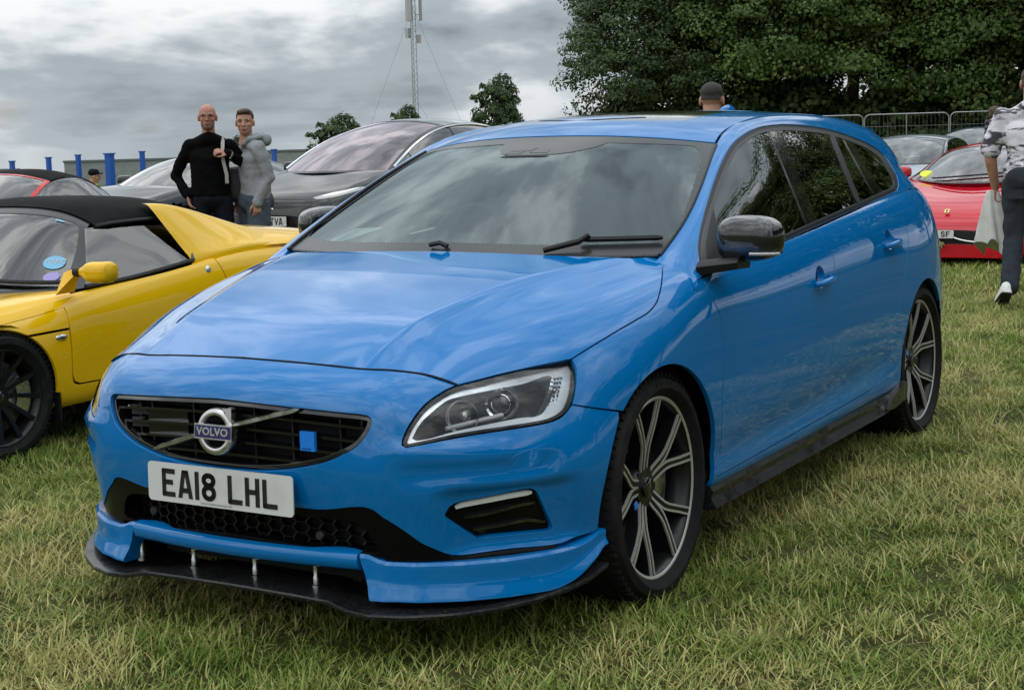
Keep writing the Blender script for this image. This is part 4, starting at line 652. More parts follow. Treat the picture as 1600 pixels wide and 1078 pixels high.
 'side_outline': ('S', [[.0,.0],[.407,.0],[.814,.0],[1.017,.0],[1.424,.0],[1.831,.0],[2.034,.0],[2.237,.0],[2.441,.0],[2.644,.0],[3.051,.0],[3.254,.0],[3.661,.0],[4.068,.0],[4.271,.0],[4.475,.0],[4.678,.0],[4.881,.0],[5.085,.0],[5.288,.0],[5.492,.0],[5.695,.0],[5.898,.0],[6.102,.0],[6.305,.0],[6.508,.0],[6.712,.0],[6.915,.0],[7.322,.0],[7.525,.0],[7.932,.0],[8.339,.0],[8.542,.0],[8.949,.0],[9.153,.0],[9.356,.0],[9.763,.0],[9.966,.0],[10.373,.0],[10.576,.0],[10.983,.0],[11.39,.0],[12.0,.0],[12.0,.636],[12.0,1.173],[12.0,1.709],[12.0,2.245],[12.0,2.782],[12.0,3.318],[12.0,3.855],[12.0,4.391],[12.0,4.927],[12.0,6.0],[11.39,6.0],[10.983,6.0],[10.78,6.0],[10.576,6.0],[10.373,6.0],[10.169,6.0],[9.966,6.0],[9.763,6.0],[9.559,6.0],[9.153,6.0],[8.542,6.0],[8.136,6.0],[7.729,6.0],[6.915,6.0],[6.102,6.0],[4.678,6.0],[4.068,6.0],[2.847,6.0],[2.237,6.0],[1.831,6.0],[1.22,6.0],[1.017,6.0],[.61,6.0],[.407,6.0],[.0,6.0],[.0,5.143],[.0,4.286],[.0,3.429],[.0,2.571],[.0,1.714],[.0,.857]]),
 'ws_clear': ('R', [[2.751,5.0],[2.743,5.251],[2.737,5.43],[2.73,5.737],[2.727,5.948],[2.727,6.143],[2.731,6.476],[2.741,6.835],[2.758,7.303],[2.77,7.598],[2.783,7.909],[2.796,8.221],[2.813,8.765],[2.8,9.058],[2.755,9.146],[2.69,9.3],[2.591,9.424],[2.515,9.488],[2.424,9.537],[2.188,9.583],[1.853,9.611],[1.135,9.772],[.815,9.895],[.693,9.932],[.623,9.93],[.563,9.896],[.501,9.844],[.449,9.76],[.405,9.617],[.363,9.446],[.346,9.334],[.331,9.156],[.311,8.794],[.294,8.329],[.279,7.833],[.269,7.366],[.264,6.959],[.265,6.658],[.269,6.273],[.272,6.093],[.277,5.848],[.284,5.499],[.292,5.247],[.297,5.091],[.302,5.0],[.297,4.909],[.289,4.673],[.284,4.501],[.28,4.297],[.274,3.992],[.269,3.727],[.265,3.342],[.264,3.041],[.269,2.634],[.279,2.167],[.294,1.671],[.302,1.429],[.316,1.106],[.331,.844],[.346,.666],[.363,.554],[.405,.383],[.449,.24],[.501,.156],[.563,.104],[.623,.07],[.693,.068],[.815,.105],[1.135,.228],[1.734,.376],[2.085,.409],[2.277,.428],[2.424,.463],[2.515,.512],[2.591,.576],[2.69,.7],[2.755,.854],[2.8,.942],[2.813,1.235],[2.796,1.779],[2.783,2.091],[2.764,2.552],[2.754,2.809],[2.745,3.045],[2.734,3.406],[2.731,3.524],[2.728,3.751],[2.727,3.958],[2.728,4.138],[2.73,4.263],[2.737,4.57],[2.746,4.842]]),
 'sunroof': ('R', [[4.404,5.0],[4.28,3.61],[4.204,3.862],[4.152,4.066],[4.111,4.243],[4.078,4.407],[4.05,4.563],[4.025,4.716],[4.002,4.87],[3.968,5.142],[3.955,5.262],[3.943,5.386],[3.925,5.639],[3.919,5.767],[3.916,5.894],[3.916,6.141],[3.92,6.259],[3.933,6.477],[3.958,6.74],[3.976,6.893],[3.996,7.034],[4.017,7.163],[4.059,7.384],[4.081,7.476],[4.116,7.614],[4.144,7.673],[4.2,7.718],[4.312,7.765],[4.459,7.783],[4.598,7.781],[4.756,7.767],[4.908,7.73],[5.395,7.759],[5.62,7.77],[5.834,7.778],[5.989,7.764],[6.098,7.578],[6.109,6.994],[6.113,6.285],[6.115,5.601],[6.118,5.0],[6.115,4.399],[6.113,3.715],[6.109,3.006],[6.098,2.422],[5.989,2.236],[5.834,2.222],[5.62,2.23],[5.395,2.241],[4.908,2.27],[4.756,2.233],[4.598,2.219],[4.459,2.217],[4.312,2.235],[4.2,2.282],[4.144,2.327],[4.116,2.386],[4.059,2.616],[4.017,2.837],[3.996,2.966],[3.976,3.107],[3.958,3.26],[3.941,3.426],[3.926,3.628],[3.916,3.859],[3.916,4.106],[3.919,4.233],[3.925,4.361],[3.943,4.614],[3.968,4.858],[4.002,5.13],[4.025,5.284],[4.05,5.437],[4.078,5.593],[4.111,5.757],[4.152,5.934],[4.204,6.138],[4.28,6.39]]),
 'hl_inner': ('F', [[3.874,11.721],[3.442,11.805],[3.171,11.862],[3.045,11.893],[2.751,11.966],[2.413,12.035],[2.108,12.098],[1.973,12.145],[1.903,12.199],[1.79,12.345],[1.675,12.682],[1.652,12.958],[1.649,13.156],[1.642,13.354],[1.622,13.528],[1.591,13.642],[1.549,13.743],[1.439,13.986],[1.418,14.114],[1.455,14.19],[1.548,14.252],[1.726,14.278],[1.93,14.272],[2.187,14.248],[2.443,14.211],[2.683,14.158],[3.098,14.042],[3.238,13.993],[3.344,13.946],[3.421,13.893],[3.474,13.805],[3.48,13.701],[3.432,13.583],[3.417,13.432],[3.429,13.24],[3.464,13.0],[3.521,12.76],[3.61,12.502],[3.7,12.324],[3.784,12.197],[3.853,12.085],[3.892,12.002],[3.919,11.927],[3.946,11.809]]),
 'led': ('F', [[7.476,12.451],[7.394,12.531],[7.363,12.601],[7.33,12.692],[7.295,12.792],[7.262,12.889],[7.228,12.985],[7.194,13.085],[7.163,13.185],[7.138,13.278],[7.114,13.396],[7.098,13.506],[7.087,13.593],[7.076,13.683]]),
 'fin1': ('F', [[8.05,12.558],[8.02,12.658],[7.995,12.758],[7.967,12.858],[7.93,12.957],[7.857,13.092],[7.774,13.229],[7.707,13.362],[7.669,13.485],[7.646,13.605],[7.626,13.729]]),
 'fin2': ('F', [[8.776,12.667],[8.742,12.783],[8.712,12.901],[8.684,13.019],[8.657,13.133],[8.609,13.281],[8.562,13.425],[8.555,13.562],[8.613,13.688],[8.708,13.806],[8.808,13.932]]),
 'sens': ('F', [[8.863,12.807]]),
 'wiper': ('R', [[.071,6.864],[.177,7.487],[.29,7.61],[.356,9.7],[.176,5.128]]),
}
# ================================================================ blue estate car
def sst(a, b, x): t = np.clip((x-a)/(b-a), 0, 1); return t*t*(3-2*t)
def front_sculpt(p):
    y = np.abs(p[:, 1]); z = p[:, 2]
    pocket = -.016*sst(.60, .69, y)*sst(.48, .452, z)*sst(.275, .30, z)*sst(.89, .84, y)
    ridge = .011*np.exp(-((z-.572+.05*(y-.6))/.026)**2)*sst(.46, .56, y)*sst(.86, .74, y)
    brow = -.010*np.exp(-((z-.515)/.03)**2)*sst(.50, .62, y)*sst(.88, .80, y)
    return pocket+ridge+brow
SB = Sheet(BODY_NET); SF = Sheet(FRONT_NET, disp=front_sculpt); SS = Sheet(SIDE_NET); SR = Sheet(ROOF_NET)
SHS = {'B': (SB, -1), 'F': (SF, 1), 'S': (SS, -1), 'R': (SR, -1)}
CUT = {k: (s, np.array(l)) for k, (s, l) in CUTS.items()}
volvo = tag(empty('estate_car'), 'bright blue estate car with black grille parked nose-on in the foreground', 'car')
def vp(name, cut, m, holes=(), parent=None, both=False, **k):
    s, lp = CUT[cut] if isinstance(cut, str) else cut; sh, sg = SHS[s]; r = []
    for mir in ((False, True) if both else (False,)):
        r.append(panel(name, sh, lp, m, parent or volvo, [CUT[q][1] if isinstance(q, str) else q for q in holes], mir, sgn=sg, **k))
    return r
def mirv(l, n): return [(a, n-b) for a, b in l]
BL = M['blue']
vp('bonnet', 'bonnet', BL)
vp('front_wing', 'wing', BL, both=True)
fog_m = mirv(CUT['fog'][1], SF.nv-1)
bumper = vp('front_bumper', 'bumper', BL, holes=['grille_hole', 'fog', fog_m], depth=.03, h=.028)[0]
CUPS = [sheet_inv(SB, [(cx+.047*math.cos(a), cz+.040*math.sin(a)) for a in np.linspace(0, 2*math.pi, 29)[:-1]], (0, 2), (6, 13), (17, 34)) for cx, cz in ((-1.365, .842), (-2.250, .917))]
doors = vp('front_door', 'front_door', BL, holes=[CUPS[0]], both=True)
rdoors = vp('rear_door', 'rear_door', BL, holes=[CUPS[1]], both=True)
vp('sill', 'sill', BL, both=True)
vp('rear_quarter_panel', 'quarter', BL, both=True)
for mi in (False, True):
    gridpatch('rear_bumper', SB, BL, volvo, 12.55, 17, 28.2, 34, 40, 14, -1, 0, lambda p: np.hypot(p[0]+2.776, p[2]-.335) > .37, mi)
    gridpatch('tail_lamp', SB, M['red_lens'], volvo, 14.32, 14.9, 23.2, 28.2, 10, 16, -1, .001, None, mi)
    gridpatch('tailgate', SB, BL, volvo, 14.9, 17, 22.5, 28.2, 20, 14, -1, 0, None, mi)
# black tube standing in for the shade in the bonnet's front shut gap
be = CUT['bonnet'][1]; pe, ne = SB.ev(be[:, 0], be[:, 1]); fe_ = [i for i in range(len(pe)) if pe[i][0] > .66]; fe_ = sorted(fe_, key=lambda i: pe[i][1]); mb = MB(); mb.tube([tuple(pe[i]-ne[i]*.0015) for i in fe_], .0030, 6); mb.build('bonnet_gap_shade', M['void'], volvo)
for s in (1, -1):   # black moulding along the screen edge
    mb = MB(); pts = [SS.ev(u_, .0)[0][0] for u_ in np.linspace(.9, 4.25, 40)]; mb.tube([(q[0], s*(q[1]+.001), q[2]+.002) for q in pts], .0065, 8); mb.build('screen_moulding', M['trim_black'], volvo)
vp('pillar_and_roof_rail', 'side_outline', BL, holes=['dlo'], both=True, gap=.001)
# roof with windscreen
nvR = SR.nv-1
def rloop(u0, u1, e0=.02, n=40): # full-width band of the roof sheet between rows u0 (centre) and u1
    return [(a, nvR-e0) for a in np.linspace(u0, u1, n)]+[(u1, b) for b in np.linspace(nvR-e0, e0, 40)[1:-1]]+[(a, e0) for a in np.linspace(u1, u0, n)]+[(u0, b) for b in np.linspace(e0, nvR-e0, 40)[1:-1]]
vp('roof', ('R', rloop(3.0, 9.0)), BL, holes=['sunroof'])
vp('sunroof', 'sunroof', M['gloss_black'], off=-.002)
ws_loop = rloop(.0, 2.98, .05)
ws = vp('windscreen', ('R', ws_loop), M['glass_ws'], gap=.001, off=-.003)[0]
vp('frit_band', ('R', ws_loop), M['frit'], holes=['ws_clear'], parent=ws, gap=.002, off=-.0015, depth=.004)
# camera housing patch behind the glass, top centre
cpx = [(2.86, 6.6), (2.60, 6.35), (2.42, 5.9), (2.36, 5.6), (2.34, 5.1), (2.34, 4.75), (2.36, 4.55), (2.44, 4.38), (2.62, 4.25), (2.86, 4.2)]
vp('sensor_shield', ('R', cpx), M['frit'], parent=ws, gap=0, off=-.0012, h=.02)
for q in ([(2.55, 4.72), (2.55, 5.12), (2.46, 5.05), (2.46, 4.62)], [(2.44, 4.60), (2.44, 4.92), (2.375, 4.86), (2.375, 4.55)], [(2.47, 5.2), (2.49, 5.42), (2.40, 5.42), (2.40, 5.06)]):
    vp('sensor_window', ('R', q), M['trim_grey'], parent=ws, gap=0, off=0, h=.02)
vp('windscreen_seal', ('R', rloop(-.0, 3.0, .0)), M['trim_black'], holes=[np.array(rloop(.05, 2.975, .06))], gap=0, off=-.004, depth=.01)
# side glass
for n_, c_, m_, o_ in (('door_window', 'win_front', 'glass_side', -.004), ('door_window', 'win_rear', 'glass_dark', -.004), ('fixed_quarter_light', 'win_rear_fixed', 'glass_dark', -.004), ('rear_side_window', 'win_quarter', 'glass_dark', -.004),
                       ('centre_pillar_trim', 'pillar_b', 'gloss_black', -.001), ('window_divider', 'pillar_bar', 'trim_grey', 0), ('rear_pillar_trim', 'pillar_c', 'gloss_black', -.001), ('mirror_sail_panel', 'sail', 'trim_black', 0)):
    vp(n_, c_, M[m_], both=True, off=o_, gap=.001, depth=.02)
    if o_ > -.003: continue
dl = CUT['dlo'][1]; dlin = CUT['dlo_inner'][1]
mid = inset_uv(SS, dl if area2(dl*[SS.lu, SS.lv]) > 0 else dl[::-1], .011)[0]
vp('window_rubber', 'dlo', M['trim_black'], holes=[mid], both=True, off=-.004, gap=0)
vp('window_trim_strip', ('S', mid), M['trim_grey'], holes=['dlo_inner'], both=True, off=-.001, gap=.0005)
# black backing added behind the panels to keep gaps and openings dark
gridpatch('dark_backing', SB, M['void'], volvo, 3.1, 16.5, 23.2, 33.5, 150, 60, -1, -.022, lambda p: min(np.hypot(p[0]+2.776, p[2]-.335), np.hypot(p[0], p[2]-.335)) > .385)
gridpatch('dark_backing', SB, M['void'], volvo, 3.1, 16.5, 23.2, 33.5, 150, 60, -1, -.022, lambda p: min(np.hypot(p[0]+2.776, p[2]-.335), np.hypot(p[0], p[2]-.335)) > .385, True)
gridpatch('bonnet_backing', SB, M['void'], volvo, 1.2, 5.9, 11.8, 22.2, 40, 40, -1, -.03)
gridpatch('bumper_backing', SF, M['void'], volvo, .3, 10.8, .5, 15.5, 50, 70, 1, -.075)
mb = MB()
mb.box((-1.55, 0, .27), (3.7, 1.5, .06)); mb.box((-1.7, 0, .42), (2.6, 1.62, .28)); mb.box((.45, 0, .45), (.5, .9, .35)); mb.box((-3.3, 0, .45), (.5, 1.4, .35))
mb.build('floor_pan', M['void'], volvo, False)
for cx in (0, -2.776):
    for s in (1, -1):
        mb = MB(); n = 24
        a = [-.35+(math.pi+.7)*i/n for i in range(n+1)]
        v = [(cx+.392*math.cos(t), s*yy, .335+.392*math.sin(t)) for yy in (.50, .85) for t in a]
        mb.add(v, [(i, i+1, n+2+i, n+1+i) for i in range(n)])
        k = len(mb.v); mb.add([(cx, s*.5, .335)]+v[:n+1], [(0, i+1, i+2) for i in range(n)])
        mb.build('wheel_arch_liner', M['void'], volvo)
# ---------------- headlights
hlin = CUT['hl_inner'][1]; hll = CUT['headlight'][1]
def inset_loop(sh, l, g): l = np.array(l); l = l if area2(l*[sh.lu, sh.lv]) > 0 else l[::-1]; return inset_uv(sh, l, g)[0]
hl2 = inset_loop(SF, hll, .012)
for mir in (False, True):
    sg = -1 if mir else 1
    root = vp('headlight', 'headlight', M['void'], holes=[hl2], off=-.003, gap=.002, depth=.05)[0] if not mir else panel('headlight', SF, hll, M['void'], volvo, [hl2], True, sgn=1, off=-.003, gap=.002, depth=.05)
    panel('lens', SF, hll, M['lens'], root, [], mir, sgn=1, off=-.0015, gap=.004, depth=.003)
    panel('chrome_bezel', SF, hl2, M['chrome_soft'], root, [hlin], mir, sgn=1, off=-.014, gap=.0, depth=.05)
    panel('lamp_bowl', SF, hll, M['gloss_black'], root, [], mir, sgn=1, off=-.085, gap=.0, depth=.001)
    def dsc(name, c, rad, prof, m):
        b = MB(); d = Vector((.93, .30*sg, .12)).normalized(); up = Vector((0, 0, 1)); x = up.cross(d).normalized(); y = d.cross(x)
        b.lathe([(r*rad, h*rad) for r, h in prof], 40, frame((c[0], c[1]*sg, c[2]), x, y)); return b.build(name, m, root)
    dsc('projector_ring', (.572, .700, .673), .045, [(1.0, -.6), (1.0, .25), (.93, .34), (.80, .25), (.78, -.1)], M['chrome'])
    dsc('projector_lens', (.569, .700, .672), .045, [(.80, -.1), (.76, .02), (.6, .2), (.4, .32), (.2, .38), (.001, .4)], M['lens_dark'])
    dsc('projector_inner_ring', (.571, .700, .672), .045, [(.60, .16), (.60, .26), (.56, .29), (.53, .24)], M['chrome'])
    dsc('reflector', (.672, .640, .650), .045, [(.12, -1.0), (.35, -.9), (.62, -.6), (.82, -.2), (.95, .25), (1.0, .3)], M['chrome'])
    dsc('bulb_cap', (.655, .635, .650), .015, [(.001, 1.2), (.7, 1.1), (1, .6), (1, -1)], M['silver'])
    b = MB(); d = (.50, .775*sg, .715)
    for i in range(7):
        for j in range(3): b.box((.49-.012*j-.006*i, (.795+.004*j)*sg, .66+.011*i), (.006, .010, .008))
    b.build('crystal_reflector', M['chrome'], root, False)
    b = MB(); b.tube([(.735-.03*i, (.625+.017*i)*sg, .628+.0035*i) for i in range(6)], .006, 6); b.build('light_guide', M['white'], root)
# ---------------- grille
gr = vp('grille', 'grille_hole', M['gloss_black'], holes=[inset_loop(SF, CUT['grille_hole'][1], .013)], off=-.010, gap=.002, depth=.03)[0]
def gx(y): return .905-.33*y*y
for i, z in enumerate((.690, .655, .617, .579, .543, .515)):
    hw = (.455, .452, .445, .40, .32, .20)[i]; mb = MB(); ys = np.linspace(-hw, hw, 25)
    rings = [[Vector((gx(y)+dx, y, z-.05*(y/.46)**2*.5+dz)) for dx, dz in ((0, .0035), (.0, -.0035), (-.03, -.006), (-.03, .006))] for y in ys]
    mb.rings(rings); mb.build('slat', M['gloss_black'], gr, True, 30)
mb = MB()
for y in (-.36, -.30, -.12, .10, .22, .36, .42): mb.box((gx(y)-.030, y, .60), (.02, .006, .17 if abs(y) < .35 else .11))
mb.build('grille_upright', M['trim_black'], gr, False)
for a, b_ in ((-.36, .632), (-.36, .596)):
    mb = MB(); mb.prism([(-.028, -.014), (.03, -.014), (.012, .014), (-.028, .014)], 0, .004, frame((gx(a)-.022, a, b_), (-.2, 1, 0), (0, 0, 1))); mb.build('duct_vane', M['trim_grey'], gr, False)
mb = MB(); mb.box((gx(.24)-.03, -.235, .605), (.012, .15, .075)); mb.build('radar_cover', M['gloss_black'], gr, False)
def dbar(a, b, w, t):
    a = Vector(a); b = Vector(b); d = (b-a).normalized(); n_ = Vector((1, 0, 0)); s = n_.cross(d).normalized()
    mb = MB(); rg = []
    for p, ww in ((a, w*.35), (a+d*.02, w), (b-d*.02, w), (b, w*.35)): rg.append([p+s*ww+n_*0, p+s*ww*.6+n_*t, p-s*ww*.6+n_*t, p-s*ww+n_*0])
    mb.rings(rg); return mb
dbar((.893, -.262, .534), (.925, -.055, .598), .008, .008).build('diagonal_bar', M['silver'], gr, True, 30)
dbar((.925, .062, .630), (.893, .268, .682), .008, .008).build('diagonal_bar', M['silver'], gr, True, 30)
ec = Vector((.935, .010, .610)); EM = frame(ec, (0, 1, 0), (-.1, 0, 1))
mb = MB(); mb.lathe([(.043, -.012), (.043, .002), (.046, .009), (.0545, .011), (.062, .008), (.065, .001), (.065, -.012)], 56, EM); emb = mb.build('emblem_ring', M['silver'], volvo)
mb = MB(); mb.prism([(.028, .045), (.052, .070), (.058, .062), (.058, .030), (.052, .030)][::1], -.01, .009, EM); mb.prism([(.026, .066), (.058, .066), (.058, .056), (.030, .056)], -.01, .0095, EM); mb.build('emblem_arrow', M['silver'], emb, False)
mb = MB(); mb.box((0, 0, 0), (.132, .041, .012)); v = [EM @ (Vector(p)+Vector((0, 0, .010))) for p in mb.v]; o = ob('emblem_bar_frame', v, mb.f, M['silver'], emb, False)
mb = MB(); mb.box((0, 0, 0), (.126, .034, .012)); v = [EM @ (Vector(p)+Vector((0, 0, .0115))) for p in mb.v]; o = ob('emblem_bar', v, mb.f, M['emblem_blue'], emb, False)
tv, tf = text_mesh('VOLVO', .030, .0006, .0007); tw = max(p.x for p in tv)-min(p.x for p in tv)
o = ob('emblem_lettering', [EM @ Vector((p.x*.112/tw, p.y*1.0, .0185+p.z)) for p in tv], tf, M['silver'], emb, False)
mb = MB(); mb.box((.893, .291, .598), (.010, .048, .052)); sq = mb.build('square_badge', M['square_blue'], volvo, False)
tv, tf = text_mesh('polestar', .0095, .0003); o = ob('badge_lettering', [Vector((.8985, .288+p.x, .578+p.y)) for p in tv], tf, M['white'], sq, False)
# ---------------- number plate
def plate_board(parent, c, wdir, up, w=.520, h=.111, text='', col='plate_white'):
    F_ = frame(c, wdir, up); mb = MB(); r = .012; pts = []
    for sx, sy, a0 in ((1, 1, 0), (-1, 1, 90), (-1, -1, 180), (1, -1, 270)):
        for k in range(5): a = math.radians(a0+k*22.5); pts.append((sx*(w/2-r)+r*math.cos(a), sy*(h/2-r)+r*math.sin(a)))
    mb.prism(pts, -.004, 0, F_); p = mb.build('number_plate', M[col], parent, False)
    letters(text, lambda x, y, z_: F_ @ Vector((x/1000, y/1000, z_+.0002)), p)
    return p, F_
pl, PF = plate_board(volvo, (.929, 0, .450), (0, 1, 0), (-.024, 0, 1), text='EA18 LHL')
tv, tf = text_mesh('EVOLUTIONPERFORMANCE.COM', .0075, .0002); ob('plate_small_print', [PF @ Vector((p.x-.01, p.y-.0485, .0004)) for p in tv], tf, M['plate_black'], pl, False)
mb = MB(); mb.box((.905, 0, .45), (.034, .44, .085)); mb.build('plate_plinth', M['trim_black'], volvo, False)
# ---------------- lower intake
fr = vp('intake_frame', 'intake_frame', M['intake_black'], holes=['intake_hole'], off=-.004, gap=.001, depth=.05)[0]
mb = MB(); cw, ch = .052, .030
def ix(y): return .845-.35*y*y
for j in range(-3, 5):
    for i in range(-12, 13):
        cy = i*cw*.78; cz = .325+j*ch+(ch/2 if i % 2 else 0)
        if abs(cy) > .50 or cz < .26 or cz > .42: continue
        hexp = [(cy+cw*.5*math.cos(math.radians(a)), cz+ch*.58*math.sin(math.radians(a))) for a in range(0, 360, 60)]
        for a, b in zip(hexp, hexp[1:]+hexp[:1]):
            A, B_ = Vector((ix(a[0]), a[0], a[1])), Vector((ix(b[0]), b[0], b[1])); t = (B_-A).normalized(); n_ = Vector((1, 0, 0)).cross(t)*.0017
            mb.add([A+n_, B_+n_, B_-n_, A-n_, A+n_*1.6-Vector((.02, 0, 0)), B_+n_*1.6-Vector((.02, 0, 0)), B_-n_*1.6-Vector((.02, 0, 0)), A-n_*1.6-Vector((.02, 0, 0))], [(0, 1, 2, 3), (0, 4, 5, 1), (2, 6, 7, 3)])
mb.build('honeycomb_mesh', M['rim_black'], fr, False)
for y in (-.368, .263):
    mb = MB(); mb.lathe([(.014, -.01), (.014, .004), (.011, .007), (.001, .007)], 6, frame((ix(y)+.004, y, .322), (0, 1, 0), (0, 0, 1))); mb.build('parking_sensor', M['trim_grey'], fr, True, 30)
# ---------------- fog lamp pockets
for mir in (False, True):
    sg = -1 if mir else 1
    fl = panel('fog_lamp_bezel', SF, CUT['fog'][1], M['intake_black'], volvo, [], mir, sgn=1, off=-.020, gap=.001, depth=.004)
    def strip(name, pts, w, m, lift, th=.006):
        uv = np.array(pts); p, n_ = SF.ev(uv[:, 0], uv[:, 1]); rg = []
        for k in range(len(p)):
            t = p[min(k+1, len(p)-1)]-p[max(k-1, 0)]; t /= np.linalg.norm(t); s_ = np.cross(n_[k], t); ww = w*(.5 if k in (0, len(p)-1) else 1)
            rg.append([Vector((q[0], q[1]*sg, q[2])) for q in (p[k]+s_*ww+n_[k]*(lift-th), p[k]+s_*ww*.7+n_[k]*lift, p[k]-s_*ww*.7+n_[k]*lift, p[k]-s_*ww+n_[k]*(lift-th))])
        b = MB(); b.rings(rg); return b.build(name, m, fl, True, 40)
    strip('daytime_light', CUT['led'][1], .0085, M['lamp_white'], -.008)
    strip('bezel_fin', CUT['fin1'][1], .006, M['gloss_black'], -.008, .012)
    strip('bezel_fin', CUT['fin2'][1], .006, M['gloss_black'], -.008, .012)
    b = MB(); p, n_ = SF.ev(*CUT['sens'][1][0]); c = p[0]-n_[0]*.018; c[1] *= sg; b.lathe([(.011, 0), (.011, .004), (.008, .005), (.001, .005)], 20, frame(c, (-.5*sg*sg, sg*.8, 0), (0, 0, 1)) if not mir else frame(c, (.5, .8, 0), (0, 0, 1))); b.build('parking_sensor', M['trim_black'], fl)
    # headlamp washer cover: thin groove
    w0 = CUT['washer'][1]; panel('washer_cover', SF, w0, BL, volvo, [], mir, sgn=1, off=.0015, gap=.0, depth=.004)
# ---------------- lower lip, winglets, splitter
def offs(pts, d):   # push plan points outwards
    P = np.array(pts, float); t = np.gradient(P, axis=0); n_ = np.stack([t[:, 1], -t[:, 0]], 1); n_ /= np.linalg.norm(n_, axis=1)[:, None]; return P+n_*d
PLN = np.array([(.872, 0), (.868, .12), (.858, .24), (.842, .36), (.826, .46), (.797, .56), (.735, .66), (.655, .745), (.565, .810), (.475, .850), (.40, .873), (.345, .885)])
def plan(d): return offs(PLN, d)
mb = MB(); rg = []
A = plan(.0)[:5]; ys = np.linspace(-.405, .405, 41)
for y in ys:
    x0 = np.interp(abs(y), PLN[:, 1], PLN[:, 0]); rg.append([Vector((x0+dx, y, z)) for dx, z in ((-.05, .297), (.010, .294), (.018, .286), (.020, .270), (.014, .252), (.004, .245), (-.05, .248))])
mb.rings(rg); mb.build('lower_lip', BL, volvo, True, 50)
for s in (1, -1):
    seg = np.array([np.interp(np.linspace(3.45, 11, 30), range(12), PLN[:, k]) for k in (0, 1)]).T; rg = []
    n_ = offs(seg, 1)-seg
    for k in range(30):
        t = k/29; zb = .168+.085*sst(.62, 1., t); zt = .291-.018*sst(.02, .10, t)+.022*sst(.72, 1, t); prof = []
        slant = .055*(1-min(1, t/.10)) if t < .10 else 0
        for (f, d) in ((1.0, -.045), (1.0, .004), (.93, .012), (.80, .013), (.55, .010), (.33, .014), (.12, .026), (.04, .027), (0, .02), (0, -.03)):
            z = zb+(zt-zb)*f; p = seg[k]+n_[k]*(d*(1-.45*sst(.8, 1, t))); yy = p[1]+(1-f)*.040*(1-sst(0, .16, t)); prof.append(Vector((p[0], yy*s, z)))
        rg.append(prof)
    mb = MB(); mb.rings(rg if s > 0 else [r[::-1] for r in rg]); mb.build('lip_winglet', BL, volvo, True, 35)
sp = np.array([(.895, 0), (.893, .2), (.890, .33), (.905, .40), (.905, .47), (.870, .57), (.800, .675), (.715, .755), (.62, .822), (.53, .868), (.45, .895), (.36, .905)])
zz_ = [.158, .156, .152, .140, .136, .136, .138, .142, .150, .160, .172, .19]
k_ = np.linspace(0, 11, 50); sx = np.interp(k_, range(12), sp[:, 0]); sy = np.interp(k_, range(12), sp[:, 1]); sz = np.interp(k_, range(12), zz_)
half = list(zip(sx, sy, sz)); full = [(x, -y, z) for x, y, z in half[::-1][:-1]]+half
rg = []
for i, (x, y, z) in enumerate(full):
    c = np.array([.30, 0]); d = np.array([x, y])-c; d /= np.linalg.norm(d); inn = np.array([x, y])-d*.30
    up = .010*(1-sst(.40, .5, abs(y)))+.022*sst(.42, .62, abs(y))
    rg.append([Vector(p) for p in ((x-d[0]*.012, y-d[1]*.012, z+.014), (x-d[0]*.002, y-d[1]*.002, z+.013), (x, y, z+.008), (x-d[0]*.002, y-d[1]*.002, z), (inn[0], inn[1], z), (inn[0], inn[1], z+.010))])
mb = MB(); mb.rings(rg); mb.build('front_splitter', M['carbon'], volvo, True, 30)
for y in (-.43, -.224, .006, .223):
    mb = MB(); mb.lathe([(.013, 0), (.013, .008), (.009, .010), (.009, .030), (.007, .034), (.008, .070), (.011, .080)], 10, Matrix.Translation((.80, y, .164))); mb.build('splitter_strut', M['silver'], volvo)
mb = MB(); mb.box((.55, 0, .21), (.35, .8, .06)); mb.build('undertray', M['void'], volvo, False)
# ---------------- black side skirts
for s in (1, -1):
    xs = np.linspace(-.36, -2.40, 40); rg = []
    for x in xs:
        t = (x+.36)/-2.04; fl = sst(.90, .955, t); o = .0+.012*fl
        rg.append([Vector((x, s*yy, z)) for yy, z in ((.86, .268), (.902+o, .266+.0*fl), (.912+o, .250+.008*fl), (.905+o, .228+.006*fl), (.918+o, .205+.03*fl), (.922+o, .196+.03*fl), (.914+o, .190+.028*fl), (.85, .190))])
    mb = MB(); mb.rings(rg if s > 0 else [r[::-1] for r in rg]); mb.build('side_skirt', M['carbon'], volvo, True, 35)
    mb = MB(); mb.rings([[Vector((x, s*yy, z)) for yy, z in q] for x, q in ((-2.18, [(.90, .206), (.925, .206), (.928, .212), (.90, .212)]), (-2.25, [(.90, .205), (.932, .204), (.934, .262), (.90, .27)]), (-2.43, [(.90, .218), (.932, .218), (.934, .292), (.90, .30)]))][::s]); mb.build('skirt_winglet', M['carbon'], volvo, True, 30)
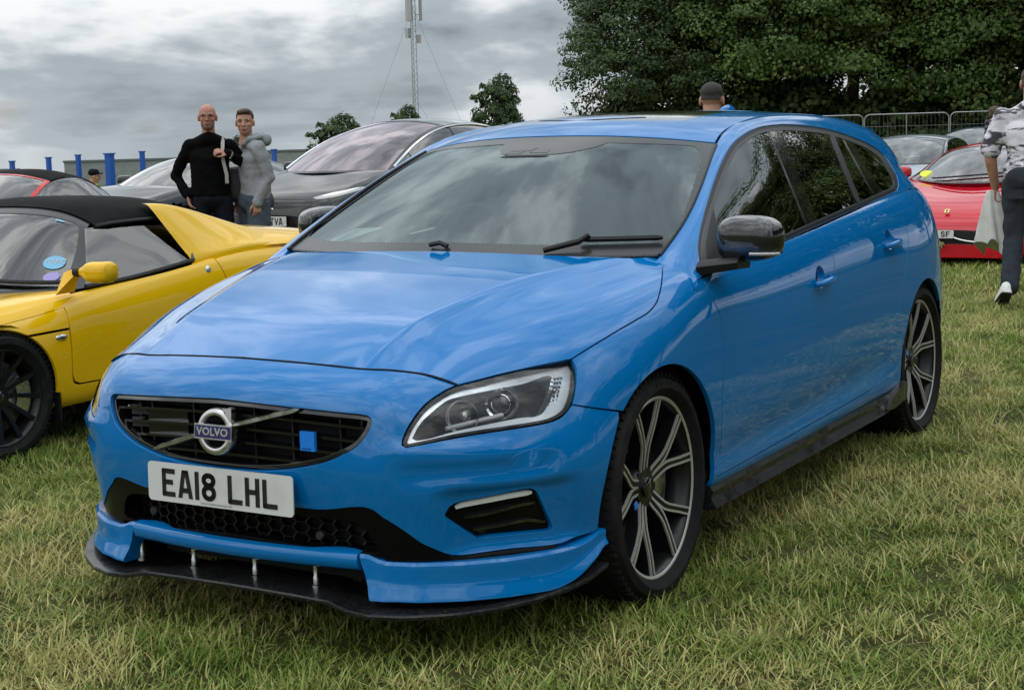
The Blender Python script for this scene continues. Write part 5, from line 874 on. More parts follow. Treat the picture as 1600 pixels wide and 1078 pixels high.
# ---------------- door handles, mirrors
for s in (1, -1):
    for (x0, x1, yy, z0, z1, par) in ((-1.285, -1.455, .921, .822, .836, doors), (-2.160, -2.345, .912, .898, .910, rdoors)):
        par_ = par[0 if s > 0 else 1]; n = 15; rg = []
        for i in range(n):
            t = i/(n-1); x = x0+(x1-x0)*t; lift = .030*math.sin(math.pi*t)**.45+.002; h = .0135*(.55+.45*math.sin(math.pi*min(1, t*1.15)))+.002; zc = z0+(z1-z0)*t
            th = .011
            rg.append([Vector((x, s*(yy+lift+dy*th), zc+dz*h)) for dy, dz in [(math.cos(a), math.sin(a)) for a in np.linspace(0, 2*math.pi, 11)[:-1]]])
        mb = MB(); mb.rings(rg if s < 0 else [r[::-1] for r in rg]); hd = mb.build('door_handle', BL, par_, True, 60)
        cup = CUPS[0 if par is doors else 1]; p_, n_ = SB.ev(cup[:, 0], cup[:, 1]); c0 = p_.mean(0); mb = MB()
        mb.rings([[Vector((q[0], s*q[1], q[2])) for q in (p_*(1-k)+c0*k-[0, .034*(1-(1-k)**2), 0])] for k in (0, .15, .35, .6, .85, .99)], cap=False); mb.build('handle_cup', BL, par_, True, 80)
    # mirror
    # (the far one is folded back)
    mm = MB(); hc = Vector((-.468, 1.003, 1.045)) if s > 0 else Vector((-.80, -.925, 1.058)); rot = Matrix.Rotation(math.radians(-14) if s > 0 else math.radians(68), 3, 'Z')
    rings = superell((0, 0, 0), (.066, .112, .071), .62, 36, 22)
    rr = []
    for r in rings:
        q = []
        for p in r:
            p = p.copy(); k = .5+.5*p.y*s/.112
            p.z = p.z*(1.06-.16*k*k)+.006*k; p.x = p.x*(1.0-.22*k)-(.0 if p.x > 0 else .0)
            if p.x < -.045: p.x = -.045
            q.append(rot @ p+hc)
        rr.append(q)
    mm.rings(rr); mi_ = mm.build('door_mirror', M['gloss_black'], volvo, True, 60)
    mb = MB(); g = [rot @ Vector((-.0462, s*y, z))+hc for y, z in ((-.085, -.05), (.085, -.045), (.095, 0), (.08, .05), (-.08, .058), (-.095, 0))]; mb.add(g, [tuple(range(6))]); mb.build('mirror_glass', M['chrome'], mi_, False)
    mb = MB(); rg = []
    for t in np.linspace(0, 1, 8):
        y = .868+t*(.115 if s > 0 else .05); rg.append([Vector((-.405-.055*t+a-(0 if s > 0 else .30), s*y, .957+.012*t+b)) for a, b in ((.055, -.018+.006*t), (.062, .008), (.045, .024), (-.03, .026), (-.055, .006), (-.045, -.022+.006*t))])
    mb.rings(rg if s > 0 else [r[::-1] for r in rg]); mb.build('mirror_arm', M['trim_black'], mi_, True, 50)
    mb = MB(); p0 = [rot @ Vector((.066*math.cos(a)*.98+.002, s*(.112*math.sin(a)), -.040))+hc for a in np.linspace(.35, 1.45, 10)]; mb.tube(p0, .0055, 6); mb.build('indicator_strip', M['lens_grey'], mi_)
    mb = MB(); mb.prism([(-.36, .948), (-.395, 1.01), (-.425, 1.045), (-.50, .965), (-.47, .956)], 0, .006, Matrix(((1, 0, 0, 0), (0, 0, s, s*.862), (0, 1, 0, 0), (0, 0, 0, 1)))); 
# ---------------- wipers, aerial fin, cowl
def on_ws(u, v, lift): p, n_ = SR.ev(u, v); return Vector(p[0]-n_[0]*lift)
W0 = CUT['wiper'][1]
mb = MB(); mb.tube([on_ws(*W0[0], .012), on_ws(*W0[1], .026), on_ws(*W0[2], .030)], [.010, .011, .009], 8); mb.tube([on_ws(*W0[2], .030), on_ws(*W0[2], .02)], .008, 6)
wp = mb.build('wiper', M['trim_black'], volvo)
mb = MB(); pts = [on_ws(*(np.array(W0[2])*(1-t)+np.array(W0[3])*t), .014) for t in np.linspace(-.08, 1, 14)]; mb.tube(pts, [.006]+[.010]*12+[.006], 6); mb.build('wiper_blade', M['trim_black'], wp)
mb = MB(); mb.tube([on_ws(*W0[4], .006), on_ws(W0[4][0]+.012, W0[4][1]-.12, .016), on_ws(W0[4][0]+.0, W0[4][1]-.3, .010)], .009, 6); mb.build('wiper', M['trim_black'], volvo)
gridpatch('scuttle_panel', SR, M['trim_black'], volvo, 0, .25, .3, nvR-.3, 4, 40, -1, -.016)
mb = MB(); rg = []
for t in np.linspace(0, 1, 9):
    x = -2.60-.16*t; h = .048*math.sin(math.pi*min(1, .12+.62*t))**.8*(1 if t < .9 else .8); w = .026*(1-.55*abs(2*t-.8)**2*.5)
    rg.append([Vector((x-.02*dz*t, w*dy*(1-.75*dz), 1.462+h*dz)) for dy, dz in ((-1, -.3), (-1, .2), (-.8, .7), (-.3, 1), (.3, 1), (.8, .7), (1, .2), (1, -.3))])
mb.rings(rg); mb.build('aerial_fin', BL, volvo, True, 60)
mb = MB(); mb.rings([[Vector((x, y, z)) for x, z in ((-3.15, 1.395), (-3.33, 1.375), (-3.34, 1.365), (-3.15, 1.36))] for y in np.linspace(-.50, .50, 12)]); mb.build('roof_spoiler', BL, volvo, True, 40)
gridpatch('rear_window', SR, M['glass_dark'], volvo, 8.95, 9, .3, nvR-.3, 3, 10, -1, -.01)
mb = MB(); mb.rings([[Vector(p) for p in ((-3.22, y, 1.34-.12*(abs(y)/.55)**2), (-3.52+.1*(y/.6)**2, y*1.12, 1.04), (-3.50+.1*(y/.6)**2, y*1.12, 1.0), (-3.18, y, 1.30-.12*(abs(y)/.55)**2))] for y in np.linspace(-.56, .56, 14)]); mb.build('rear_window', M['glass_dark'], volvo, True, 30)
# ---------------- interior
mb = MB(); rg = []
for y in np.linspace(-.72, .72, 25):
    e_ = (abs(y)/.72)**2; rg.append([Vector((x-.10*e_, y, z)) for x, z in ((-.28, .965), (-.55, .995), (-.78, .985+.03*math.exp(-((y+.37)/.22)**2)), (-.90, .93), (-.92, .75), (-.3, .75))])
mb.rings(rg); mb.build('dashboard', M['dash'], volvo, True, 50)
swm = frame((-.98, -.37, .965), (0, 1, 0), (-.40, 0, .92)) 
mb = MB(); mb.lathe([(.175+.015*math.cos(a), .015*math.sin(a)) for a in np.linspace(0, 2*math.pi, 10)], 40, swm)
for a in (0, math.pi, -math.pi/2): mb.box(swm @ Vector((.09*math.cos(a), .09*math.sin(a), 0)), (.03, .16 if a != -math.pi/2 else .03, .03 if a != -math.pi/2 else .16))
mb.rings(superell(swm @ Vector((0, 0, 0)), (.04, .07, .06), .6)); mb.build('steering_wheel', M['dash'], volvo)
def seat(x, y, w, bh):
    mb = MB(); mb.rings(superell((x-.22, y, .55), (.27, w/2, .10), .5)); mb.build('seat_cushion', M['seat'], volvo)
    mb = MB(); mb.rings(superell((x-.50, y, .84), (.085, w/2, bh/2), .45, M=Matrix.Rotation(math.radians(-14), 3, 'Y'))); b = mb.build('seat_back', M['seat'], volvo)
    mb = MB(); mb.rings(superell((x-.60, y, 1.20), (.055, .125, .09), .5)); mb.build('headrest', M['seat'], volvo)
for y in (-.37, .37): seat(-1.0, y, .52, .64)
seat(-1.95, 0, 1.30, .6)
for y in (-.42, .42): mb = MB(); mb.rings(superell((-2.56, y, 1.14), (.05, .12, .08), .5)); mb.build('headrest', M['seat'], volvo)
mb = MB(); mb.rings(superell((-.80, 0, 1.285), (.02, .12, .035), .5)); mb.build('interior_mirror', M['trim_black'], volvo)
mb = MB(); mb.add([(-.40, -.60, 1.012), (-.40, -.66, 1.008), (-.60, -.63, 1.062), (-.60, -.50, 1.066)][::-1], [(0, 1, 2, 3)]); mb.build('parking_ticket', M['white'], volvo, False)
gridpatch('roof_lining', SR, M['seat'], volvo, 3.1, 8.8, .6, nvR-.6, 20, 20, -1, -.035)
mb = MB(); mb.box((-1.9, 0, .5), (2.9, 1.5, .02)); mb.box((-2.95, 0, .85), (.05, 1.5, .6)); mb.box((-3.06, 0, 1.1), (.03, 1.16, .54)); mb.build('cabin_floor_and_blocker', M['seat'], volvo, False)  # rearmost upright board is added to block bright sky seen through the cabin
# ---------------------------------------------------------------- wheels (built about local y axis; outer face +y)
def wheel_tyre(R, rr, w, tread=True, n=72):
    """tyre ring with rounded shoulders and a grooved tread"""
    h = w/2; mb = MB(); prof = [(rr-.004, -h*.80), (rr+.010, -h*.93), (rr+.35*(R-rr), -h*1.02), (rr+.72*(R-rr), -h*.98), (R-.012, -h*.86), (R-.003, -h*.74)]
    for g in (-.42, 0, .42) if tread else (): prof += [(R-.001, h*(g-.06)), (R-.009, h*(g-.045)), (R-.009, h*(g+.045)), (R-.001, h*(g+.06))]
    prof += [(R-.003, h*.74), (R-.012, h*.86), (rr+.72*(R-rr), h*.98), (rr+.35*(R-rr), h*1.02), (rr+.010, h*.93), (rr-.004, h*.80)]
    Mx = Matrix(((1, 0, 0, 0), (0, 0, 1, 0), (0, -1, 0, 0), (0, 0, 0, 1)))
    mb.lathe([(r, z) for r, z in prof], n, Mx)
    if tread:   # shoulder sipes
        for k in range(n):
            a = 2*math.pi*(k+.5)/n
            for s in (-1, 1):
                c = Vector((math.cos(a)*(R-.004), s*h*.80, math.sin(a)*(R-.004))); mb.box(c, (.013, h*.16, .012), Matrix.Rotation(-a, 3, 'Y'))
    return mb
def wheel_thing(parent, loc, side, R, rr, w, kind, camber=0., steer=0., badge=None, tyre_text=None):
    wr = empty('wheel', loc, 0, parent); wr.rotation_euler = (camber*side, 0, steer + (0 if side > 0 else math.pi))
    t = wheel_tyre(R, rr, w).build('tyre', M['rubber'], wr, True, 35)
    hf = w/2*.80
    Mx = Matrix(((1, 0, 0, 0), (0, 0, 1, 0), (0, -1, 0, 0), (0, 0, 0, 1)))
    mb = MB(); mb.lathe([(rr-.028, -hf), (rr-.030, 0), (rr-.022, hf-.02), (rr-.010, hf-.004), (rr-.004, hf+.002), (rr+.004, hf-.004)], 64, Mx); rim = mb.build('rim', M['rim_black'], wr, True, 40)
    mb = MB(); mb.lathe([(rr-.012, hf+.001), (rr-.009, hf+.004), (rr-.004, hf+.005), (rr-.001, hf+.003)], 96, Mx); mb.build('rim_edge', M['machined'] if kind == 'volvo' else M['rim_black'], wr)
    mb = MB(); mb.lathe([(.05, -.012), (.17, -.012), (.172, 0), (.17, .012), (.05, .012)], 48, Matrix.Translation((0, .0, 0)) @ Mx); mb.build('brake_disc', M['disc'], wr, True, 40)
    mb = MB(); mb.lathe([(.001, -.04), (.075, -.04), (.075, hf-.055), (.06, hf-.035), (.001, hf-.035)], 32, Mx); mb.build('hub', M['rim_black'], wr)
    mb = MB()
    cal = [(.105*math.cos(a), .105*math.sin(a)) for a in np.linspace(2.5, 3.6, 8)]+[(.185*math.cos(a), .185*math.sin(a)) for a in np.linspace(3.6, 2.5, 8)]
    mb.prism(cal, -.045, .045, Mx); mb.build('brake_caliper', M['silver'], wr, True, 40)
    def P(r, a, z): return Vector((r*math.cos(a), z, r*math.sin(a)))
    def arm(path, wid, zt, zb, m, name, edge=None):
        """tapered bar along polar path [(r, ang)], top heights zt, foot depth zb"""
        pts = [(r*math.cos(a), r*math.sin(a)) for r, a in path]; L_, R_ = [], []
        for i in range(len(pts)):
            d = np.subtract(pts[min(i+1, len(pts)-1)], pts[max(i-1, 0)]); d = d/np.hypot(*d); nn_ = np.array([-d[1], d[0]]); ww = wid[i]/2
            L_.append(np.array(pts[i])+nn_*ww); R_.append(np.array(pts[i])-nn_*ww)
        rg = [[Vector((l[0], z-zb, l[1])), Vector((l[0], z, l[1])), Vector((r_[0], z, r_[1])), Vector((r_[0], z-zb, r_[1]))] for l, r_, z in zip(L_, R_, zt)]
        b = MB(); b.rings(rg); b.build(name, m, wr, True, 25)
        if edge:
            for S, O in ((L_, R_), (R_, L_)):
                rg = []
                for s_, o_, z in zip(S, O, zt):
                    d = (np.array(o_)-s_); d = d/np.hypot(*d); i_ = s_+d*edge
                    rg.append([Vector((s_[0]-d[0]*.0004, z-.004, s_[1]-d[1]*.0004)), Vector((s_[0]-d[0]*.0004, z+.0025, s_[1]-d[1]*.0004)), Vector((i_[0], z+.0025, i_[1])), Vector((i_[0], z-.004, i_[1]))])
                b = MB(); b.rings(rg); b.build('machined_edge', M['machined'], wr, True, 25)
    ro = rr-.010
    if kind == 'volvo':
        for k in range(5):
            a = 2*math.pi*k/5+.16
            for s in (-1, 1):
                arm([(.040, a+s*.22), (.075, a+s*.155), (.105, a+s*.125), (.128, a+s*.130), (.150, a+s*.165), (.20, a+s*.245), (ro, a+s*.300)], [.026, .028, .028, .027, .025, .024, .026], [hf-.040, hf-.034, hf-.027, hf-.022, hf-.017, hf-.008, hf-.001], .045, M['rim_black'], 'spoke', .0064)
        for k in range(5):
            a = 2*math.pi*(k+.5)/5+.16
            b = MB(); b.lathe([(.011, 0), (.011, -.02), (.005, -.02)], 6, Matrix.Translation(P(.055, a, hf-.034)) @ Mx); b.build('wheel_nut', M['trim_black'], wr)
    elif kind == 'multi':
        for k in range(12):
            a = 2*math.pi*k/12
            arm([(.04, a), (.10, a+.03), (ro, a+.10)], [.022, .018, .024], [hf-.04, hf-.028, hf-.004], .03, M['rim_black'], 'spoke')
    else:
        for k in range(5):
            a = 2*math.pi*k/5+.3
            arm([(.04, a), (.10, a), (ro, a)], [.07, .055, .075], [hf-.04, hf-.028, hf-.004], .03, M['silver'], 'spoke')
    b = MB(); b.lathe([(.001, hf-.022), (.026, hf-.023), (.031, hf-.027), (.033, hf-.05)], 24, Mx); b.build('centre_cap', M['gloss_black'], wr)
    if badge:
        a = badge; b = MB(); b.box(P(.115, a, hf-.018), (.020, .004, .020), Matrix.Rotation(-a, 3, 'Y')); b.build('spoke_badge', M['square_blue'], wr, False)
    if tyre_text:
        v, f = text_mesh(tyre_text, .030, .0004, .0006); vv = []
        for p in v:
            a = math.pi/2+.12-p.x/(.5*(R+rr)); r = .5*(R+rr)+p.y; vv.append(P(r, a, w/2*1.005+p.z))
        ob('tyre_lettering', vv, f, M['trim_black'], wr, False)
    return wr
for s in (1, -1):
    wheel_thing(volvo, (0, s*.786, .335), s, .342, .2745, .245, 'volvo', .022, .02 if s > 0 else .02, badge=-.28, tyre_text='MICHELIN')
    wheel_thing(volvo, (-2.776, s*.786, .335), s, .342, .2745, .245, 'volvo', .022, 0, badge=.42)
# ================================================================ other cars
M['yellow'] = paint('yellow_paint', (.80, .46, .004), flake=0.)
M['tesla_black'] = paint('black_paint', (.010, .010, .011), flake=.1)
M['dark_grey'] = paint('dark_grey_paint', (.022, .024, .028), flake=.5)
M['ferrari_red'] = paint('red_paint', (.50, .008, .020), flake=0.)
M['roadster_red'] = paint('bright_red_paint', (.55, .012, .016), flake=0.)
M['silver_paint'] = paint('silver_paint', (.24, .27, .31), flake=.7)
M['navy'] = paint('navy_paint', (.012, .030, .075), flake=.4)
M['white_paint'] = paint('white_paint', (.70, .70, .68), flake=0.)
M['canvas'] = mat('black_canvas', (.006,.006,.0065), .9, spec=.15, bump=(260, .12, .001), noise=(9, (.012,.012,.013), .4, .75))
M['surround'] = mat('satin_surround', (.028,.030,.033), .42, bump=(300, .06, .001))
M['glass_clear'] = glass('clear_glass', (.55,.60,.58), 1.52, .03, 1.5)
M['glass_purple'] = glass('purple_glass', (.10,.06,.09), 1.52, .05, 1.4, 0, (1, .90, .96))
M['sticker_blue'] = mat('sticker_blue', (.16,.42,.62), .5); M['sticker_violet'] = mat('sticker_violet', (.30,.26,.55), .5)
def cpanel(name, sh, pts, ax, m, parent, mirror=False, ur=None, vr=None, sgn=-1, step=.03, holes=(), **k):
    lp = sheet_inv(sh, resample(pts, step), ax, ur, vr, 70); return panel(name, sh, lp, m, parent, [sheet_inv(sh, resample(h, step), ax, ur, vr, 70) for h in holes], mirror, sgn=sgn, **k)
# ---------------------------------------------------------------- yellow roadster
ELX = [.72, .45, .20, 0, -.25, -.45, -.75, -1.1, -1.45, -1.8, -2.2, -2.55, -2.85, -3.0]
ELS = [
 [(0,.42),(.3,.42),(.5,.42),(.6,.40),(.66,.36),(.69,.31),(.70,.26),(.70,.22),(.68,.18),(.62,.16)],
 [(0,.53),(.33,.54),(.58,.56),(.68,.53),(.74,.47),(.78,.40),(.80,.33),(.80,.26),(.78,.19),(.72,.16)],
 [(0,.59),(.35,.61),(.60,.655),(.70,.63),(.77,.58),(.82,.50),(.845,.40),(.845,.30),(.825,.20),(.76,.165)],
 [(0,.63),(.35,.65),(.60,.69),(.70,.672),(.785,.622),(.835,.55),(.860,.44),(.860,.32),(.84,.21),(.78,.17)],
 [(0,.67),(.36,.685),(.60,.71),(.70,.695),(.785,.645),(.836,.56),(.855,.45),(.853,.33),(.835,.215),(.78,.17)],
 [(0,.70),(.36,.705),(.60,.715),(.71,.713),(.790,.675),(.832,.59),(.846,.47),(.842,.34),(.83,.22),(.78,.17)],
 [(0,.71),(.36,.71),(.62,.72),(.735,.735),(.790,.70),(.826,.61),(.836,.48),(.832,.35),(.825,.22),(.77,.17)],
 [(0,.72),(.36,.72),(.64,.745),(.755,.762),(.800,.725),(.831,.63),(.838,.49),(.832,.35),(.825,.22),(.77,.17)],
 [(0,.80),(.36,.80),(.65,.82),(.765,.812),(.815,.768),(.845,.67),(.850,.52),(.838,.36),(.83,.22),(.77,.17)],
 [(0,.93),(.35,.925),(.58,.91),(.73,.868),(.812,.808),(.852,.71),(.860,.56),(.85,.38),(.83,.22),(.77,.17)],
 [(0,.935),(.36,.925),(.60,.905),(.74,.862),(.82,.802),(.86,.71),(.868,.58),(.86,.40),(.83,.22),(.77,.17)],
 [(0,.90),(.36,.895),(.58,.88),(.72,.84),(.80,.78),(.845,.69),(.855,.57),(.85,.42),(.82,.25),(.76,.20)],
 [(0,.85),(.34,.85),(.54,.84),(.67,.80),(.75,.74),(.79,.66),(.80,.56),(.795,.43),(.77,.28),(.72,.24)],
 [(0,.80),(.32,.80),(.50,.79),(.61,.75),(.68,.69),(.71,.62),(.72,.54),(.715,.43),(.69,.32),(.64,.30)]]
el = tag(empty('roadster', (-.6, -3.45, 0)), 'yellow roadster with black soft top parked left of the blue estate', 'car')
SE = Sheet(mirror_net([[(x, y, z) for y, z in r] for x, r in zip(ELX, ELS)])); YL = M['yellow']; EV = (9, 18); EU = (0, 13)
def arcp(cx, cz, R, a0, a1, n=16): return [(cx+R*math.cos(math.radians(a0+(a1-a0)*i/n)), cz+R*math.sin(math.radians(a0+(a1-a0)*i/n))) for i in range(n+1)]
def dup2(p): return [p, p]
for mi in (False, True):
    # front clam: over the wheel to the door shut, down to the side seam
    front = [(-.415, .722)]+dup2((-.413, .70))+[(-.414, .62)]+dup2((-.408, .558))+[(-.30, .556)]+dup2((-.155, .553))+arcp(0, .292, .302, 118, 22, 14)+dup2((.34, .40))+[(.55, .34)]+dup2((.70, .30))+[(.66, .36), (.45, .485), (.20, .59), (0, .635), (-.25, .66)]
    cpanel('front_wing', SE, [(x, z) for x, z in front], (0, 2), YL, el, mi, (0, 7), (13.2, 18), step=.035)
    low = dup2((-.155, .546))+dup2((-.402, .551))+[(-.40, .42), (-.398, .33), (-.412, .296), (-.44, .285), (-.60, .281), (-1.2, .268)]+dup2((-1.47, .265))+dup2((-1.49, .195))+dup2((-.262, .185))+arcp(0, .292, .302, 203, 124, 12)
    cpanel('side_panel', SE, low, (0, 2), YL, el, mi, (2.5, 9.5), (13.5, 18), step=.035)
    door = dup2((-.42, .715))+[(-.413, .60), (-.403, .42), (-.402, .335), (-.416, .303), (-.445, .290), (-.60, .286), (-1.2, .273)]+dup2((-1.47, .270))+[(-1.52, .45), (-1.52, .62), (-1.50, .725)]+dup2((-1.475, .80))+[(-1.35, .792), (-1.1, .755), (-.75, .727)]
    d_ = cpanel('door', SE, door, (0, 2), YL, el, mi, (4, 9.5), (12.4, 18), step=.035)
    # flank behind the door and the rear wheel arch
    qtr = dup2((-1.48, .80))+[(-1.503, .725), (-1.525, .62), (-1.525, .45)]+dup2((-1.475, .20))+dup2((-1.99, .20))+arcp(-2.30, .31, .335, 195, -15, 20)[::1]+dup2((-2.66, .25))+[(-2.9, .30)]+dup2((-2.98, .45))+[(-2.95, .68)]+dup2((-2.85, .735))+[(-2.55, .79), (-2.2, .815), (-1.8, .82)]
    cpanel('rear_wing', SE, qtr, (0, 2), YL, el, mi, (7.6, 13), (12.6, 18), step=.035)
    s = -1 if mi else 1
    # lock and repeater
    p, n_ = SE.ev(*sheet_inv(SE, [(-1.40, .747)], (0, 2), (5, 9.5), (12, 18))[0]); b = MB(); b.lathe([(.001, .004), (.014, .004), (.017, .002), (.020, 0)], 20, frame((p[0][0], p[0][1]*s, p[0][2]), (1, 0, 0) if s < 0 else (-1, 0, 0), (0, -.3*s, 1))); b.build('door_lock', M['silver'], d_)
    p, n_ = SE.ev(*sheet_inv(SE, [(-.345, .522)], (0, 2), (3, 7), (12, 18))[0]); b = MB(); b.rings(superell((p[0][0], p[0][1]*s, p[0][2]), (.036, .012, .014), .9)); b.build('side_repeater', M['silver'], el)
    b = MB(); b.rings(superell((p[0][0], p[0][1]*s+.006*s, p[0][2]), (.018, .010, .008), .9)); b.build('repeater_lens', M['lens_dark'], el)
    # flying buttress
    tb = [(-1.22, .580, 1.095), (-1.36, .594, 1.088), (-1.55, .605, 1.045), (-1.78, .612, .980), (-1.95, .61, .935), (-2.15, .62, .890)]; bb = [(-1.335, .765, .800), (-1.40, .772, .808), (-1.55, .785, .825), (-1.75, .79, .850), (-1.95, .78, .845), (-2.15, .76, .845)]
    net = []
    for a, c in zip(tb, bb): a = np.array(a); c = np.array(c); net.append([a-[0, .05, -.004], a, a+(c-a)*.12+[0, .006, .002], a+(c-a)*.5+[0, .004, .0], a+(c-a)*.85, c, c+[0, .006, -.06]])
    gridpatch('buttress', Sheet(net), YL, el, 0, 5, 0, 6, 30, 24, -1, 0, None, mi)
    # side window
    sw = Sheet([[(-.79, .572, 1.003), (-.70, .665, .87), (-.60, .752, .732)], [(-1.0, .578, 1.016), (-.95, .668, .885), (-.90, .757, .748)], [(-1.25, .580, 1.016), (-1.20, .673, .90), (-1.15, .762, .775)], [(-1.46, .578, 1.010), (-1.40, .675, .905), (-1.345, .766, .80)]])
    gridpatch('side_window', sw, M['glass_clear'], el, 0.02, 2.98, 0.04, 2, 14, 8, -1, -.004, None, mi)
    b = MB(); pth = [(x, y*s, z) for x, y, z in [(-.60, .755, .732), (-.90, .760, .748), (-1.15, .765, .775), (-1.345, .769, .80)]]; b.tube(pth, .011, 6); b.build('window_seal', M['trim_black'], el)
    b = MB(); b.tube([(-1.345, .769*s, .80), (-1.40, .675*s, .905), (-1.46, .578*s, 1.010)], .011, 6); b.build('window_seal', M['surround'], el)
    # door mirror
    b = MB(); b.rings([[Vector((x, y*s, z)) for x, y, z in r] for r in ([(-.40, .765, .71), (-.52, .765, .715), (-.50, .765, .80), (-.46, .765, .81)], [(-.42, .80, .75), (-.50, .80, .75), (-.49, .80, .815), (-.45, .80, .82)], [(-.43, .86, .80), (-.47, .86, .80), (-.47, .86, .835), (-.44, .86, .835)])][::s]); mr = b.build('door_mirror', YL, el, True, 40)
    b = MB(); b.tube([(-.447, .852*s, .817), (-.453, .882*s, .818)], [.024, .024], 14); b.build('mirror_collar', M['trim_black'], mr)
    rg = []
    for t in np.linspace(0, 1, 10):
        w = .022+.036*sst(0, .45, t) if t < .97 else .046; rg.append([Vector((-.455-.02*t+dx*w*.9, s*(.878+.185*t), .818+dz*w*.85)) for dx, dz in [(math.copysign(abs(math.cos(a))**.7, math.cos(a)), math.copysign(abs(math.sin(a))**.7, math.sin(a))) for a in np.linspace(0, 2*math.pi, 29)[:-1]]])
    b = MB(); b.rings(rg if s < 0 else [r[::-1] for r in rg]); b.build('mirror_shell', YL, mr, True, 120)
# bonnet top, rear deck and under-structure
gridpatch('front_clam', SE, YL, el, 0, 5.2, 4.8, 13.2, 40, 40, -1, 0)
gridpatch('rear_clam', SE, YL, el, 9.0, 13, 5.4, 12.6, 30, 40, -1, 0)
gridpatch('dark_backing', SE, M['void'], el, .2, 12.8, 1, 17, 90, 60, -1, -.035, lambda p: min(np.hypot(p[0], p[2]-.3), np.hypot(p[0]+2.3, p[2]-.31)) > .31 and not (-1.75 < p[0] < -.5 and abs(p[1]) < .72))
b = MB(); b.box((-1.1, 0, .22), (3.6, 1.3, .08)); b.box((-1.05, 0, .35), (1.5, 1.5, .3)); b.build('floor_pan', M['void'], el, False)
for cx, zz__ in ((0, .292), (-2.3, .31)):
    for s in (1, -1):
        b = MB(); n = 16; v_ = [(cx+.325*math.cos(a), s*y, zz__+.325*math.sin(a)) for y in (.45, .82) for a in np.linspace(-.4, math.pi+.4, n+1)]; b.add(v_, [(i, i+1, n+2+i, n+1+i) for i in range(n)]); b.add([(cx, s*.45, zz__)]+v_[:n+1], [(0, i+1, i+2) for i in range(n)]); b.build('wheel_arch_liner', M['void'], el)
        b = MB(); b.box((cx-.30, s*.80, .20), (.012, .12, .14)); b.build('mud_flap', M['trim_black'], el, False)
# windscreen and its surround
wsn = mirror_net([[(-.36+dx, 0, .695), (-.385+dx, .25, .697), (-.45+dx, .46, .702), (-.545+dx, .64, .712), (-.615+dx, .735, .725)] if r == 0 else None for r, dx in ((0, 0),)] + [
 [(-.50, 0, .83), (-.52, .24, .828), (-.575, .44, .822), (-.65, .59, .815), (-.69, .68, .812)], [(-.65, 0, .965), (-.665, .22, .960), (-.70, .41, .945), (-.745, .54, .925), (-.765, .61, .912)], [(-.775, 0, 1.068), (-.785, .21, 1.062), (-.80, .38, 1.045), (-.815, .50, 1.018), (-.822, .558, 1.0)], [(-.84, 0, 1.10), (-.845, .2, 1.095), (-.855, .36, 1.075), (-.86, .48, 1.04), (-.865, .54, 1.015)]])
SW = Sheet(wsn)
full = [(a, .0) for a in np.linspace(0, 4, 24)]+[(4, b_) for b_ in np.linspace(0, 8, 30)[1:-1]]+[(a, 8.) for a in np.linspace(4, 0, 24)]+[(0, b_) for b_ in np.linspace(8, 0, 30)[1:-1]]
hole = resample([(.22, .9), (.8, .85), (2.2, .75), (2.95, .95), (3.12, 1.8), (3.16, 4), (3.12, 6.2), (2.95, 7.05), (2.2, 7.25), (.8, 7.15), (.22, 7.1), (.14, 6), (.12, 4), (.14, 2)], .15)
panel('windscreen_surround', SW, full, M['surround'], el, [hole], sgn=-1, gap=0, depth=.02)
gl = panel('windscreen', SW, hole, M['glass_clear'], el, [], sgn=-1, gap=.001, off=-.003)
def decal(uv, ru, rv, m, name):
    panel(name, SW, [(uv[0]+ru*math.cos(a), uv[1]+rv*math.sin(a)) for a in np.linspace(0, 2*math.pi, 25)[:-1]], m, gl, [], sgn=-1, gap=0, off=.0015, flange=False)
decal((1.18, 6.55), .26, .36, M['sticker_blue'], 'round_sticker'); decal((.62, 6.62), .18, .24, M['sticker_violet'], 'violet_sticker')
tv, tf = text_mesh('GRRC', .040, .0003); p0, n0 = SW.ev(1.2, 6.55); Tm = frame(p0[0]-n0[0]*.004, (-.42, .9, 0), (-.55, -.3, .78)); ob('sticker_lettering', [Tm @ Vector((p.x, p.y*1.05, 0)) for p in tv], tf, M['white'], gl, False)
p1 = [SW.ev(*q) for q in ((3.0, 5.95), (3.0, 6.3), (2.9, 6.32), (2.9, 5.97))]; b = MB(); b.add([a[0][0]-a[1][0]*.002 for a in p1], [(0, 1, 2, 3)]); b.build('tax_sticker', M['sticker_blue'], gl, False)
b = MB(); b.tube([tuple(SW.ev(.25+.03*i, 7.1-.36*i)[0][0]-SW.ev(.25+.03*i, 7.1-.36*i)[1][0]*.02) for i in range(16)][::-1], .011, 6); b.build('wiper', M['trim_black'], el)
